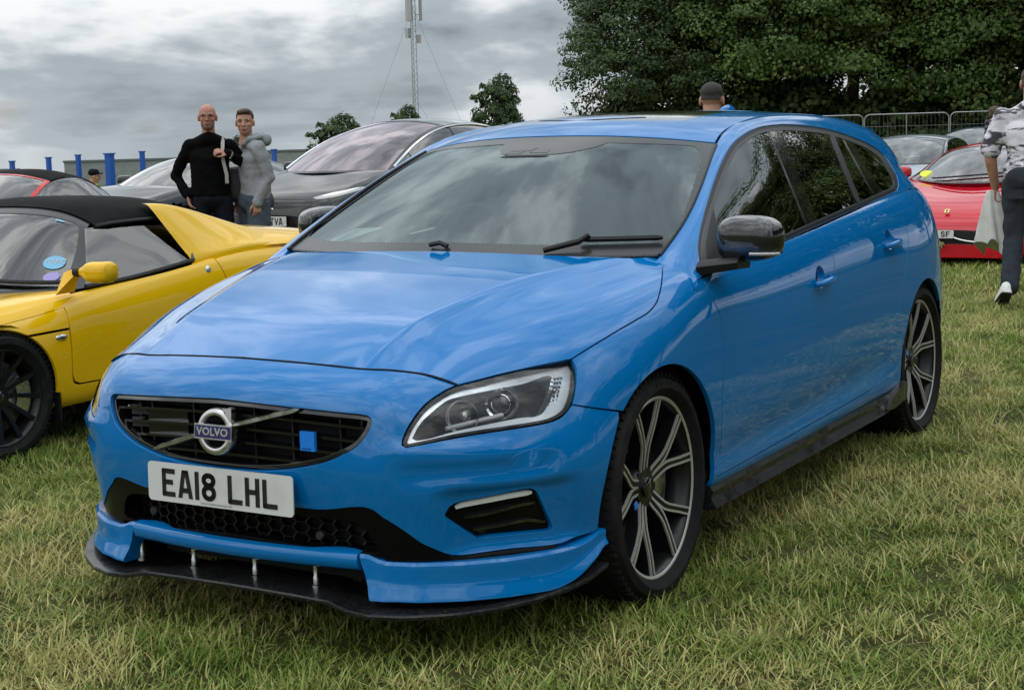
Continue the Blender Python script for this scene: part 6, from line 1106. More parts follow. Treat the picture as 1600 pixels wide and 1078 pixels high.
# soft top
STN = mirror_net([[(-.835, 0, 1.105), (-.84, .2, 1.10), (-.85, .36, 1.082), (-.855, .47, 1.052), (-.86, .55, 1.02), (-.86, .572, 1.003)], [(-.95, 0, 1.138), (-.95, .22, 1.134), (-.95, .38, 1.118), (-.95, .49, 1.088), (-.95, .565, 1.04), (-.95, .588, 1.012)],
 [(-1.15, 0, 1.145), (-1.15, .22, 1.141), (-1.15, .38, 1.126), (-1.15, .49, 1.097), (-1.15, .57, 1.05), (-1.15, .592, 1.018)], [(-1.38, 0, 1.135), (-1.38, .22, 1.131), (-1.38, .38, 1.118), (-1.38, .49, 1.09), (-1.38, .57, 1.05), (-1.38, .592, 1.015)],
 [(-1.58, 0, 1.105), (-1.56, .22, 1.102), (-1.54, .38, 1.09), (-1.52, .48, 1.07), (-1.49, .56, 1.035), (-1.46, .588, 1.008)], [(-1.80, 0, 1.02), (-1.77, .22, 1.017), (-1.72, .38, 1.005), (-1.66, .47, .99), (-1.58, .54, .965), (-1.52, .57, .95)], [(-1.92, 0, .93), (-1.9, .22, .928), (-1.84, .38, .92), (-1.75, .46, .91), (-1.65, .52, .90), (-1.56, .56, .88)]])
gridpatch('soft_top', Sheet(STN), M['canvas'], el, 0, 6, 0, 10, 50, 50, -1, 0)
b = MB(); b.tube([(-.86, -.575, 1.003), (-.95, -.592, 1.014), (-1.15, -.596, 1.02), (-1.38, -.596, 1.017), (-1.47, -.59, 1.008)], .012, 6); b.build('roof_seal', M['trim_black'], el)
b = MB(); b.tube([(-.86, .575, 1.003), (-.95, .592, 1.014), (-1.15, .596, 1.02), (-1.38, .596, 1.017), (-1.47, .59, 1.008)], .012, 6); b.build('roof_seal', M['trim_black'], el)
for s in (1, -1):
    wheel_thing(el, (0, s*.752, .287), s, .292, .222, .19, 'multi', 0, 0); wheel_thing(el, (-2.3, s*.74, .305), s, .31, .235, .225, 'multi')
    b = MB(); b.rings(superell((-1.35, s*.36, .72), (.09, .22, .26), .5)); b.build('seat', M['seat'], el)
b = MB(); b.box((-.62, 0, .62), (.3, 1.3, .12)); b.build('dashboard', M['dash'], el, False)
b = MB(); b.lathe([(.15+.013*math.cos(a), .013*math.sin(a)) for a in np.linspace(0, 2*math.pi, 8)], 28, frame((-.85, -.33, .72), (0, 1, 0), (-.4, 0, .9))); b.build('steering_wheel', M['dash'], el)
# ---------------------------------------------------------------- background cars from a few station numbers each
def body_net(st):
    """stations: x, centre z, shoulder y, shoulder z, max y, its z, sill y, sill z"""
    rows = []
    for x, zc, ys, zs, ym, zm, yl, zl in st:
        rows.append([(x, y, z) for y, z in ((0, zc), (.5*ys, zc-.12*(zc-zs)), (.84*ys, zc-.45*(zc-zs)), (ys, zs), (ys+.65*(ym-ys), zs-.30*(zs-zm)), (ym, zm), (ym-.004, .55*zm+.45*zl), (yl+.6*(ym-yl), zl+.25*(zm-zl)), (yl, zl), (yl-.07, zl-.03))])
    return mirror_net(rows)
def glass_nets(WC_, WE_, BE_):
    rf = mirror_net([[(xc+(xe-xc)*t**2, ye*t, zc+(ze-zc)*t**2.3) for t in (0, .3, .55, .75, .9, 1)] for (xc, zc), (xe, ye, ze) in zip(WC_, WE_)]); sd = []
    for a, c in zip(WE_, BE_):
        a = np.array(a, float); c = np.array(c, float); e_ = c-a; o = np.array([0, .9, .45])*np.linalg.norm(e_)*.05; sd.append([a, a+e_*.10+o*.7, a+e_*.4+o, a+e_*.75+o*.7, c, c+e_*.1])
    return Sheet(rf), Sheet(sd)
def car(name, label, loc, st, WC_, WE_, BE_, wsu, rfu, paint_, wheels, roof=None, win=((1.2, 3.6), (3.75, 6.2)), wglass='glass_clear', chrome=None, rz=0., sglass='glass_dark'):
    r = tag(empty(name, loc, rz), label, 'car'); S_ = Sheet(body_net(st)); nb = S_.nu-1
    (wx0, wx1, wr, wy, wz, wr2) = wheels
    kp = lambda p: min(np.hypot(p[0]-wx0, p[2]-wz), np.hypot(p[0]-wx1, p[2]-wz)) > wr+.035 or abs(p[1]) < .5
    gridpatch('body', S_, paint_, r, 0, nb, 0, 18, nb*7+1, 91, -1, 0, kp)
    for k in (0, nb): # close the ends
        v_ = S_.ev([k]*37, np.linspace(0, 18, 37))[0]; ob('end_panel', v_, [tuple(range(37))[::(-1 if k else 1)]], paint_, r, False)
    R_, D_ = glass_nets(WC_, WE_, BE_); nr = R_.nu-1
    gridpatch('roof', R_, roof or paint_, r, wsu, rfu, 0, 10, 30, 41, -1, 0)
    gridpatch('windscreen', R_, M[wglass], r, .08, wsu-.03, .35, 9.65, 14, 31, -1, -.002)
    gridpatch('windscreen_band', R_, M['frit'], r, 0, wsu, 0, 10, 20, 61, -1, -.006, lambda p: False) if 0 else None
    ln = [(a, 0.) for a in np.linspace(0, wsu, 12)]+[(wsu, b_) for b_ in np.linspace(0, 10, 24)[1:-1]]+[(a, 10.) for a in np.linspace(wsu, 0, 12)]+[(0, b_) for b_ in np.linspace(10, 0, 24)[1:-1]]
    hl_ = [(a, .45) for a in np.linspace(.10, wsu*.955, 12)]+[(wsu*.96, b_) for b_ in np.linspace(.5, 9.5, 24)[1:-1]]+[(a, 9.55) for a in np.linspace(wsu*.955, .10, 12)]+[(.10, b_) for b_ in np.linspace(9.5, .5, 24)[1:-1]]
    panel('windscreen_frame', R_, ln, paint_ if roof is M['canvas'] else M['frit'], r, [np.array(hl_)], sgn=-1, gap=0, off=.001, flange=False, h=.08)
    if rfu < nr: gridpatch('rear_window', R_, M['glass_dark'], r, rfu, nr, .3, 9.7, 10, 21, -1, -.003)
    for mi in (False, True):
        gridpatch('window_surround', D_, M['gloss_black'], r, 0, nr, 0, 4.6, 40, 16, -1, -.006, None, mi)
        gridpatch('windscreen_pillar', D_, paint_, r, 0, wsu, 0, .62, 20, 5, -1, .002, None, mi); gridpatch('roof_rail', D_, paint_ if roof is None else roof, r, wsu, nr, 0, .55, 30, 5, -1, .002, None, mi)
        for a, c in win: gridpatch('side_window', D_, M[sglass], r, a, c, .75, 3.9, 14, 8, -1, 0., None, mi)
        if chrome is not None:
            ps = [D_.ev(u_, .68) for u_ in np.linspace(chrome[0], chrome[1], 30)]; s = -1 if mi else 1
            bb_ = MB(); bb_.tube([(p[0][0]-n__[0][0]*.006, s*(p[0][1]-n__[0][1]*.006), p[0][2]-n__[0][2]*.006) for p, n__ in ps], .014, 6); bb_.build('chrome_trim', M['chrome'], r)
        s = -1 if mi else 1
        q = np.array(BE_[1]); bb_ = MB(); bb_.rings(superell((q[0]-.12, s*(q[1]+.13), q[2]+.06), (.07, .11, .065), .6, 20, 12)); bb_.build('door_mirror', paint_, r, True, 60)
        for wx in (wx0, wx1):
            b_ = MB(); n = 16; v_ = [(wx+(wr+.04)*math.cos(a), s*y, wz+(wr+.04)*math.sin(a)) for y in (.5, wy+.1) for a in np.linspace(-.4, math.pi+.4, n+1)]; b_.add(v_, [(i, i+1, n+2+i, n+1+i) for i in range(n)]); b_.add([(wx, s*.5, wz)]+v_[:n+1], [(0, i+1, i+2) for i in range(n)]); b_.build('wheel_arch_liner', M['void'], r)
            wheel_thing(r, (wx, s*wy, wz), s, wr, wr2, .24, 'five')
    x0, x1 = st[0][0], st[-1][0]
    b_ = MB(); b_.box(((x0+x1)/2, 0, .28), (abs(x1-x0)-.5, 1.2, .1)); b_.box(((WC_[0][0]+WC_[-1][0])/2, 0, .55), (abs(WC_[-1][0]-WC_[0][0])*.9, 1.2, .4)); b_.build('floor_pan', M['void'], r, False)
    for sx in (-.38, .38):
        xx = WC_[0][0]-1.25; b_ = MB(); b_.rings(superell((xx, sx, .78*WC_[3][1]*.78), (.10, .24, .32), .5)); b_.rings(superell((xx-.05, sx, WC_[3][1]*.81), (.06, .13, .09), .5)); b_.build('front_seat', M['seat'], r)
    b_ = MB(); b_.box((WC_[0][0]-.35, 0, WC_[0][1]-.14), (.6, 1.3, .12)); b_.build('dashboard', M['dash'], r, False)
    return r, S_, R_, D_
FU = lambda S_: (0, 4.2)
# black electric car behind the two men
tst = [(.95, .60, .40, .58, .50, .45, .45, .25), (.92, .72, .55, .66, .66, .50, .60, .24), (.84, .80, .68, .74, .80, .55, .72, .23), (.68, .87, .76, .82, .90, .60, .82, .22), (.40, .955, .82, .91, .975, .66, .88, .22), (.10, 1.03, .84, .985, .998, .70, .90, .22), (-.3, 1.11, .86, 1.04, 1.0, .72, .91, .22), (-.9, 1.15, .88, 1.07, .995, .74, .92, .22), (-1.8, 1.17, .885, 1.09, .995, .75, .92, .22), (-2.6, 1.20, .885, 1.11, 1.0, .76, .92, .23), (-3.2, 1.20, .86, 1.11, 1.0, .76, .90, .26), (-3.8, 1.12, .80, 1.05, .95, .75, .84, .32), (-4.05, .95, .70, .90, .84, .70, .74, .36)]
tWC = [(.10, 1.05), (-.30, 1.26), (-.75, 1.45), (-1.3, 1.605), (-1.9, 1.675), (-2.6, 1.665), (-3.3, 1.54), (-3.95, 1.22)]
tWE = [(-.30, .80, 1.05), (-.62, .76, 1.22), (-1.0, .71, 1.395), (-1.45, .66, 1.53), (-1.95, .635, 1.60), (-2.6, .62, 1.595), (-3.25, .60, 1.48), (-3.85, .62, 1.20)]
tBE = [(-.36, .90, 1.035), (-.66, .905, 1.055), (-1.05, .905, 1.07), (-1.5, .905, 1.085), (-1.95, .905, 1.10), (-2.6, .90, 1.12), (-3.2, .87, 1.13), (-3.8, .80, 1.10)]
ts, TS, TR_, TD = car('electric_car', 'black electric car with purple-tinted windscreen facing left behind the hooded man', (-10.37, -8.35, 0), tst, tWC, tWE, tBE, 3.6, 6.2, M['tesla_black'], (0, -2.965, .36, .86, .36, .29), roof=M['gloss_black'], win=((1.3, 3.55), (3.7, 5.6)), wglass='glass_purple', chrome=(.25, 6.2))
tl = [(.52, .79)]+[(.60, .775), (.74, .79), (.86, .835), (.90, .88), (.885, .895), (.80, .875), (.66, .835), (.55, .80)]
for mi in (False, True):
    h_ = cpanel('headlight', TS, tl, (1, 2), M['lens_grey'], ts, mi, (0, 6), (9, 18), step=.03, off=.003, depth=.02)
    cpanel('light_strip', TS, [(.60, .800), (.74, .812), (.85, .86), (.875, .885), (.84, .88), (.80, .862), (.66, .828)], (1, 2), M['lamp_white'], h_, mi, (0, 6), (9, 18), step=.03, off=.006, depth=.003)
    s = -1 if mi else 1
    cpanel('bumper_intake', TS, [(.52, .36), (.70, .37), (.72, .46), (.62, .50), (.54, .48)], (1, 2), M['void'], ts, mi, (0, 6), (9, 18), step=.03, off=.003, depth=.003)
cpanel('lower_grille', TS, [(-.42, .27), (.42, .27), (.46, .36), (0, .38), (-.46, .36)], (1, 2), M['void'], ts, False, (0, 3), (0, 18), step=.04, off=.004, depth=.003)
b = MB(); b.tube([(.925-.22*y*y, y, .655-.06*abs(y)+.03*max(0, .08-abs(y))/.08) for y in np.linspace(-.30, .30, 21)], .012, 6); b.build('nose_trim', M['chrome'], ts)
b = MB(); b.prism([(-.06, .05), (.06, .05), (.055, .03), (.012, .03), (0, -.07), (-.012, .03), (-.055, .03)], 0, .01, frame((.935, 0, .735), (0, 1, 0), (-.35, 0, 1))); b.build('nose_badge', M['chrome'], ts, False)
plate_board(ts, (.985, 0, .535), (0, 1, 0), (-.02, 0, 1), text='EF19 TVA')
# dark grey coupe behind the bald man
gst = [(.90, .52, .45, .50, .55, .42, .50, .22), (.84, .62, .60, .58, .70, .46, .62, .21), (.68, .70, .70, .67, .83, .52, .74, .20), (.40, .79, .76, .765, .90, .58, .82, .20), (0, .87, .79, .85, .925, .62, .84, .20), (-.4, .93, .80, .895, .92, .64, .84, .20), (-1.0, .95, .82, .92, .915, .66, .85, .20), (-1.8, .97, .83, .94, .92, .68, .86, .20), (-2.6, .99, .80, .95, .935, .70, .86, .22), (-3.2, .97, .72, .92, .90, .70, .80, .28), (-3.6, .85, .62, .80, .78, .62, .70, .34)]
gWC = [(-.25, .90), (-.60, 1.06), (-.95, 1.19), (-1.3, 1.265), (-1.7, 1.29), (-2.2, 1.26), (-2.8, 1.12), (-3.3, .98)]
gWE = [(-.62, .72, .91), (-.90, .68, 1.03), (-1.15, .62, 1.13), (-1.4, .57, 1.20), (-1.75, .55, 1.23), (-2.2, .54, 1.20), (-2.75, .55, 1.08), (-3.2, .58, .96)]
gBE = [(-.66, .82, .90), (-.92, .83, .915), (-1.2, .835, .925), (-1.45, .84, .93), (-1.8, .84, .94), (-2.2, .83, .95), (-2.7, .78, .955), (-3.15, .70, .95)]
car('coupe', 'dark grey coupe parked behind the bald man in black', (-10.1, -11.3, 0), gst, gWC, gWE, gBE, 3.2, 5.0, M['dark_grey'], (0, -2.62, .335, .80, .335, .26), win=((1.2, 4.6),), wglass='glass_clear', chrome=None)
# red roadster with its black hood up
rst = [(.85, .46, .42, .44, .50, .38, .46, .22), (.78, .56, .56, .53, .66, .42, .58, .20), (.60, .64, .66, .62, .77, .48, .70, .19), (.30, .74, .72, .72, .84, .54, .78, .18), (0, .80, .74, .78, .865, .58, .80, .18), (-.4, .85, .75, .83, .86, .60, .80, .18), (-1.0, .86, .76, .84, .855, .60, .80, .18), (-1.6, .88, .77, .85, .86, .62, .80, .19), (-2.1, .88, .74, .85, .865, .64, .80, .20), (-2.55, .80, .66, .77, .82, .62, .74, .26), (-2.8, .68, .54, .64, .70, .55, .62, .30)]
rWC = [(-.42, .82), (-.68, .97), (-.92, 1.10), (-1.12, 1.195), (-1.38, 1.225), (-1.62, 1.195), (-1.85, 1.08), (-2.0, .90)]
rWE = [(-.68, .68, .83), (-.86, .65, .94), (-1.02, .61, 1.04), (-1.18, .575, 1.12), (-1.42, .565, 1.15), (-1.65, .565, 1.11), (-1.85, .58, 1.0), (-1.98, .60, .88)]
rBE = [(-.70, .765, .82), (-.88, .775, .835), (-1.05, .78, .84), (-1.2, .785, .845), (-1.42, .785, .85), (-1.62, .78, .86), (-1.8, .74, .87), (-1.95, .68, .87)]
rr2, *_ = car('soft_top_sports_car', 'small red sports car with black soft top at the far left', (-4.85, -8.72, 0), rst, rWC, rWE, rBE, 2.9, 7.0, M['roadster_red'], (0, -2.15, .30, .76, .30, .23), roof=M['canvas'], win=((.8, 4.7),), sglass='glass_side', wglass='glass_clear')
# red sports car on the right
fst = [(1.02, .22, .55, .20, .62, .17, .60, .12), (1.0, .34, .62, .31, .72, .22, .68, .11), (.93, .46, .70, .44, .84, .28, .78, .11), (.78, .55, .76, .545, .925, .36, .84, .11), (.50, .635, .80, .655, .96, .46, .88, .12), (.15, .705, .80, .755, .968, .52, .89, .12), (-.2, .765, .80, .805, .968, .54, .89, .12), (-.6, .80, .81, .83, .955, .55, .88, .12), (-1.3, .84, .83, .86, .95, .58, .88, .12), (-2.0, .92, .84, .90, .965, .62, .88, .14), (-2.6, .94, .80, .92, .97, .66, .86, .18), (-3.2, .90, .74, .88, .93, .66, .82, .24), (-3.5, .82, .66, .80, .85, .62, .76, .28)]
fWC = [(-.05, .785), (-.40, .95), (-.75, 1.09), (-1.05, 1.175), (-1.4, 1.205), (-1.8, 1.17), (-2.3, 1.05), (-2.8, .93)]
fWE = [(-.50, .70, .815), (-.72, .66, .91), (-.95, .61, 1.01), (-1.15, .56, 1.09), (-1.45, .535, 1.135), (-1.8, .53, 1.10), (-2.25, .53, .99), (-2.7, .54, .90)]
fBE = [(-.52, .83, .82), (-.75, .84, .83), (-.98, .845, .84), (-1.2, .85, .85), (-1.5, .85, .86), (-1.8, .84, .875), (-2.2, .78, .885), (-2.6, .66, .88)]
fe, FS, FR_, FD = car('sports_car', 'red mid-engined sports car with black nose opening behind the blue estate', (-12.3, -1.27, 0), fst, fWC, fWE, fBE, 3.0, 5.2, M['ferrari_red'], (0, -2.65, .345, .86, .345, .27), win=((.9, 4.3),), wglass='glass_clear', sglass='glass_side')
cpanel('nose_opening', FS, [(-.70, .31), (-.45, .35), (0, .365), (.45, .35), (.70, .31), (.70, .20), (.45, .155), (0, .15), (-.45, .155), (-.70, .20)], (1, 2), M['void'], fe, False, (0, 4), (0, 18), step=.05, off=.004, depth=.004)
for s in (1, -1):
    b = MB(); b.tube([(1.03-.05*t*t, s*(.10+.36*t), .245+.05*(1-t)**3+.0*t) for t in np.linspace(0, 1.5, 12)], .010, 6); b.build('nose_winglet', M['silver'], fe)
    hl_ = cpanel('headlight', FS, [(.66, .60), (.72, .52), (.78, .53), (.80, .66), (.78, .74), (.73, .70)], (1, 2), M['lens_dark'], fe, s < 0, (0, 6), (9, 18), step=.03, off=.004, depth=.003)
b = MB(); b.prism([(-.022, -.03), (.022, -.03), (.024, .03), (-.024, .03)], 0, .004, frame((.855, 0, .545), (0, 1, 0), (-.85, 0, .5))); bd = b.build('bonnet_badge', mat('badge_yellow', (.75, .60, .12), .3, coat=.6), fe, False)
b = MB(); b.prism([(-.006, -.018), (.008, -.018), (.010, .012), (-.004, .018), (-.010, .004)], .004, .0055, frame((.855, 0, .545), (0, 1, 0), (-.85, 0, .5))); b.build('badge_mark', M['plate_black'], bd, False)
hp = [(-.03, -.05), (-.018, -.052), (-.008, -.02), (.012, -.016), (.020, -.045), (.030, -.040), (.028, -.005), (.040, .000), (.045, -.02), (.052, -.01), (.045, .018), (.022, .022), (.004, .030), (-.006, .055), (-.030, .045), (-.036, .030), (-.018, .026), (-.020, .005), (-.045, .010), (-.05, .0), (-.028, -.008)]
b = MB(); b.prism(hp, 0, .008, frame((1.045, -.02, .225), (0, 1, 0), (0, 0, 1))); b.build('nose_emblem', M['chrome'], fe, False)
fpl, FT = plate_board(fe, (1.055, -.06, .325), (0, 1, 0), (-.05, 0, 1), w=.36, h=.080, text='')
letters('G10W SF', lambda x, y, z_: FT @ Vector((x*.82/1000, y*.72/1000, z_+.0004)), fpl)
p0, n0 = FR_.ev(.55, 1.3); b = MB(); Ft = frame(p0[0]-n0[0]*.012, (-.45, .85, .1), (-.7, -.2, .7)); b.prism([(.075*math.cos(a), .05*math.sin(a)) for a in np.linspace(0, 2*math.pi, 20)[:-1]], 0, .001, Ft); b.build('yellow_sticker', mat('sticker_yellow', (.75, .80, .05), .5), fe, False)
b = MB(); b.tube([tuple(FR_.ev(.18+.05*i, 2.5+.6*i)[0][0]-FR_.ev(.18+.05*i, 2.5+.6*i)[1][0]*.02) for i in range(9)], .010, 6); b.build('wiper', M['trim_black'], fe)
# two more cars further back on the right
sst2 = [(.88, .55, .50, .53, .60, .44, .55, .24), (.80, .68, .64, .65, .76, .50, .68, .22), (.60, .78, .72, .75, .85, .56, .76, .21), (.2, .87, .76, .85, .89, .62, .80, .21), (-.2, .94, .78, .91, .895, .64, .81, .21), (-.8, .97, .80, .94, .89, .66, .82, .21), (-1.8, .99, .81, .96, .89, .68, .82, .21), (-2.8, 1.0, .79, .97, .89, .70, .82, .24), (-3.4, .96, .72, .93, .85, .70, .78, .28), (-3.6, .84, .62, .80, .76, .62, .70, .34)]
sWC = [(-.20, .94), (-.52, 1.12), (-.85, 1.28), (-1.2, 1.40), (-1.7, 1.43), (-2.3, 1.40), (-2.8, 1.22), (-3.15, 1.02)]
sWE = [(-.50, .74, .95), (-.75, .70, 1.09), (-1.0, .65, 1.22), (-1.3, .60, 1.32), (-1.75, .58, 1.36), (-2.3, .57, 1.33), (-2.75, .58, 1.17), (-3.05, .60, 1.0)]
sBE = [(-.54, .81, .93), (-.78, .82, .945), (-1.05, .825, .955), (-1.35, .825, .96), (-1.8, .825, .97), (-2.3, .82, .98), (-2.7, .79, .98), (-3.0, .74, .975)]
for nm, lb, loc, pm, sc in (('saloon_car', 'pale silver saloon seen over the rear corner of the blue estate', (-18.4, -4.05, 0), 'silver_paint', .90), ('hatchback_car', 'dark blue car parked beyond the silver saloon near the fence', (-27.5, -5.2, 0), 'navy', .97), ('parked_car', 'white car at the far left edge behind the red sports car', (-9.3, -16.6, 0), 'white_paint', .95)):
    c_, s_, *_ = car(nm, lb, loc, sst2, sWC, sWE, sBE, 3.0, 5.3, M[pm], (0, -2.65, .32, .78, .32, .25), win=((1.0, 2.9), (3.05, 5.0)), wglass='glass_clear'); c_.scale = (1, 1, sc)
# ================================================================ fence, mast, far buildings
M['galv'] = mat('galvanised_steel', (.42,.44,.45), .45, .8); M['mesh_wire'] = mat('fence_wire', (.25,.26,.27), .5, .6)
M['cabin'] = mat('grey_cabin', (.26,.28,.27), .7, noise=(2, (.20,.21,.20), .4, .7)); M['cabin_roof'] = mat('cabin_roof', (.13,.14,.14), .7); M['post_blue'] = mat('blue_post', (.01,.09,.40), .4)
M['canvas_white'] = mat('white_canvas', (.65,.62,.50), .8)
def fence_panel(a, b, label):
    a = Vector(a); b = Vector(b); d = (b-a).normalized(); L_ = (b-a).length; r = empty('fence_panel', a); tag(r, label, 'fence', 'steel mesh fence panels in front of the trees')
    U = Vector((0, 0, 1)); P = lambda t, z: d*t+U*z
    c = .22; h = 2.0
    m_ = MB(); pts = [P(.03, .1), P(.03, h-c)]+[P(.03+c-c*math.cos(q), h-c+c*math.sin(q)) for q in np.linspace(.2, math.pi/2, 5)]+[P(L_-.03-c+c*math.sin(q), h-c+c*math.cos(q)) for q in np.linspace(0, math.pi/2-.2, 5)]+[P(L_-.03, h-c), P(L_-.03, .1)]
    m_.tube(pts, .024, 6); m_.tube([P(.03, .25), P(L_-.03, .25)], .02, 6); m_.build('frame', M['galv'], r)
    m_ = MB(); m_.tube([P(L_/2, .25), P(L_/2, h)], .019, 6); m_.build('centre_post', M['galv'], r)
    for z in (.6, 1.05, 1.5): m_ = MB(); m_.tube([P(.03, z), P(L_-.03, z)], .006, 4); m_.build('rail_wire', M['mesh_wire'], r)
    m_ = MB()
    for i in range(1, int(L_/.16)): m_.tube([P(i*.16, .25), P(i*.16, h-.03)], .0025, 3, False)
    w_ = m_.build('mesh_infill', M['mesh_wire'], r); w_['kind'] = 'stuff'
    m_ = MB(); m_.box(P(.0, .06), (.7, .24, .12)); m_.build('foot_block', M['cabin_roof'], r, False)
fp = [(-58.0, -20.72), (-58.95, -17.25), (-59.8, -13.9), (-60.6, -10.5), (-61.3, -7.1)]
for i, lb in enumerate(('steel mesh fence panel mostly hidden by the blue estate roof', 'steel mesh fence panel above the silver saloon', 'steel mesh fence panel behind the man on the phone', 'steel mesh fence panel at the right behind the walking man')):
    fence_panel((*fp[i], 0), (*fp[i+1], 0), lb)
# lattice mast with guy wires
mx, my = -103.6, -70.1; mz = float(gz(mx, my)); mast = tag(empty('lattice_mast', (mx, my, mz)), 'tall lattice phone mast with antenna panels and guy wires', 'mast')
mast.rotation_euler = (math.radians(-1.0), math.radians(1.2), 0)
leg = [Vector((.24*math.cos(a), .24*math.sin(a), 0)) for a in (0.5, 2.6, 4.7)]
for l in leg: m_ = MB(); m_.tube([l, l+Vector((0, 0, 22))], .035, 6); m_.build('leg', M['galv'], mast)
m_ = MB()
for i in range(44):
    for k in range(3):
        a, b = leg[k], leg[(k+1) % 3]; m_.tube([a+Vector((0, 0, i*.5)), b+Vector((0, 0, i*.5+.5))], .016, 3, False); m_.tube([a+Vector((0, 0, i*.5)), b+Vector((0, 0, i*.5))], .014, 3, False)
w_ = m_.build('lattice_bracing', M['galv'], mast); w_['kind'] = 'stuff'
for a, z0 in ((.2, 12.3), (2.3, 12.3), (4.4, 12.3)):
    m_ = MB(); m_.box((.62*math.cos(a), .62*math.sin(a), z0+1.4), (.30, .34, 2.6), Matrix.Rotation(a, 3, 'Z')); m_.build('antenna_panel', M['lens_grey'], mast, False)
    m_ = MB(); m_.tube([(.2*math.cos(a), .2*math.sin(a), z0+.6), (.6*math.cos(a), .6*math.sin(a), z0+.6)], .04, 5); m_.build('antenna_bracket', M['galv'], mast)
m_ = MB(); m_.box((.28, -.35, 11.4), (.34, .3, .8)); m_.build('radio_unit', M['galv'], mast, False)
m_ = MB(); m_.box((-.34, .3, 10.9), (.3, .3, .7)); m_.build('radio_unit', M['lens_grey'], mast, False)
m_ = MB()
for top, dist in ((15, 5.2), (15, 5.2), (7.0, 3.6)):
    pass
for z, dx in ((13.5, 5.4), (6.0, 3.6)):
    for sg in (1, -1): m_ = MB(); m_.tube([(0, 0, z), (-.54*sg*dx, .84*sg*dx, 0)], .011, 4); m_.build('guy_wire', M['mesh_wire'], mast)
# site cabins and blue posts far left
def cabin(x, y, L_, W_, H, rz, label, roof=.12):
    z = float(gz(x, y)); r = tag(empty('site_cabin', (x, y, z), rz), label, 'cabin'); m_ = MB(); m_.box((0, 0, H/2), (L_, W_, H)); m_.build('wall', M['cabin'], r, False); m_ = MB(); m_.box((0, 0, H+.07), (L_+.2, W_+.2, .18)); m_.build('roof', M['cabin_roof'], r, False)
    for i in range(max(1, int(L_/5))):
        m_ = MB(); m_.box((-L_/2+2.2+i*5, W_/2+.02, H*.6), (1.0, .05, .8)); w_ = m_.build('window', M['lens_dark'], r, False)
    return r
rzb = math.atan2(-92.8+110.5, -111.6+94.3)
cabin(-90.5, -114.5, 14, 4, 3.0, rzb, 'long low grey cabin at the far left edge'); cabin(-103.6, -101.0, 15, 4, 3.6, rzb, 'long grey cabin seen above the red sports car'); cabin(-112.5, -91.5, 9, 4, 3.7, rzb, 'grey cabin between the hooded man and the black car')
for i, (x, y, top, lb) in enumerate(((-88.5, -102.3, .62, 'short blue post at the far left edge'), (-90.75, -100.24, .85, 'blue post left of the red car roof'), (-92.58, -98.54, 1.0, 'blue post above the red car roof'), (-94.5, -96.7, 1.05, 'thick blue post right of the red car roof'), (-96.47, -94.68, 1.15, 'blue post at the dark coupe windscreen'), (-104.2, -86.05, 1.0, 'blue post right of the hooded man'))):
    z = float(gz(x, y)); m_ = MB(); w = .34 if i != 3 else .6; m_.box((x, y, (z+top)/2), (w, w, top-z)); m_.box((x, y, top+.06), (w*1.3, w*1.3, .12)); tag(m_.build('blue_post', M['post_blue'], None, False), lb, 'post', 'blue posts along the cabins')
x, y = -86.0, -117; z = float(gz(x, y)); tn = tag(empty('marquee', (x, y, z)), 'cream peaked tent top at the far left edge', 'tent'); m_ = MB(); m_.rings([[Vector((4*c, 4*s, h)) for c, s in ((1, 0), (0, 1), (-1, 0), (0, -1))] for h in (0, 2.4)]); m_.build('tent_wall', M['canvas_white'], tn, False)
m_ = MB(); m_.rings([[Vector((k*c, k*s, h)) for c, s in ((1, 0), (0, 1), (-1, 0), (0, -1))] for k, h in ((4.1, 2.4), (2.0, 3.3), (.6, 4.4), (.1, 4.9))]); m_.build('tent_roof', M['canvas_white'], tn)
x, y = -90.5, -69.0; z = float(gz(x, y)); fl = tag(empty('flagpole', (-97.8, -76.9, float(gz(-97.8, -76.9)))), 'thin pole with a small white flag left of the black car', 'flagpole'); m_ = MB(); m_.tube([(0, 0, 0), (0, 0, 4.4)], .04, 6); m_.build('pole', M['galv'], fl); m_ = MB(); m_.box((-.25, .25, 4.15), (.5, .5, .35), None); m_.build('flag', M['white'], fl, False)
# ================================================================ people
M['skin'] = mat('skin', (.46,.25,.17), .5, noise=(18, (.40,.19,.13), .4, .7), spec=.35); M['skin_red'] = mat('skin_ruddy', (.44,.21,.15), .5, noise=(18, (.36,.15,.11), .4, .7), spec=.35)
M['hair_brown'] = mat('brown_hair', (.055,.034,.020), .75, noise=(60, (.10,.062,.035), .4, .7), bump=(120, .6, .004)); M['hair_dark'] = mat('dark_hair', (.020,.015,.012), .75, bump=(140, .6, .004)); M['stubble'] = mat('stubble', (.20,.12,.085), .7)
M['black_knit'] = mat('black_knit', (.0035,.0035,.004), .95, spec=.08, bump=(50, .5, .008)); M['navy_cloth'] = mat('navy_trousers', (.009,.010,.015), .9, spec=.1, bump=(26, .5, .012)); M['grey_jersey'] = mat('grey_jersey', (.27,.28,.295), .85, bump=(20, .6, .014), noise=(7, (.21,.22,.235), .35, .7))
M['short_blue'] = mat('slate_shorts', (.045,.060,.080), .85, bump=(24, .5, .012)); M['eye'] = mat('eye_white', (.30,.24,.20), .3); M['iris'] = mat('iris', (.02,.018,.015), .2); M['lip'] = mat('lips', (.30,.11,.09), .5)
M['shoe_white'] = mat('white_trainers', (.70,.70,.68), .5, noise=(14, (.60,.60,.58), .4, .7)); M['sole'] = mat('dark_sole', (.03,.03,.035), .6); M['slate_trouser'] = mat('slate_trousers', (.034,.040,.050), .9, spec=.1, bump=(22, .6, .014), noise=(6, (.030,.035,.044), .35, .7)); M['gilet'] = mat('navy_gilet', (.010,.012,.020), .45, bump=(12, .3, .02)); M['phone'] = mat('phone', (.01,.01,.01), .2)
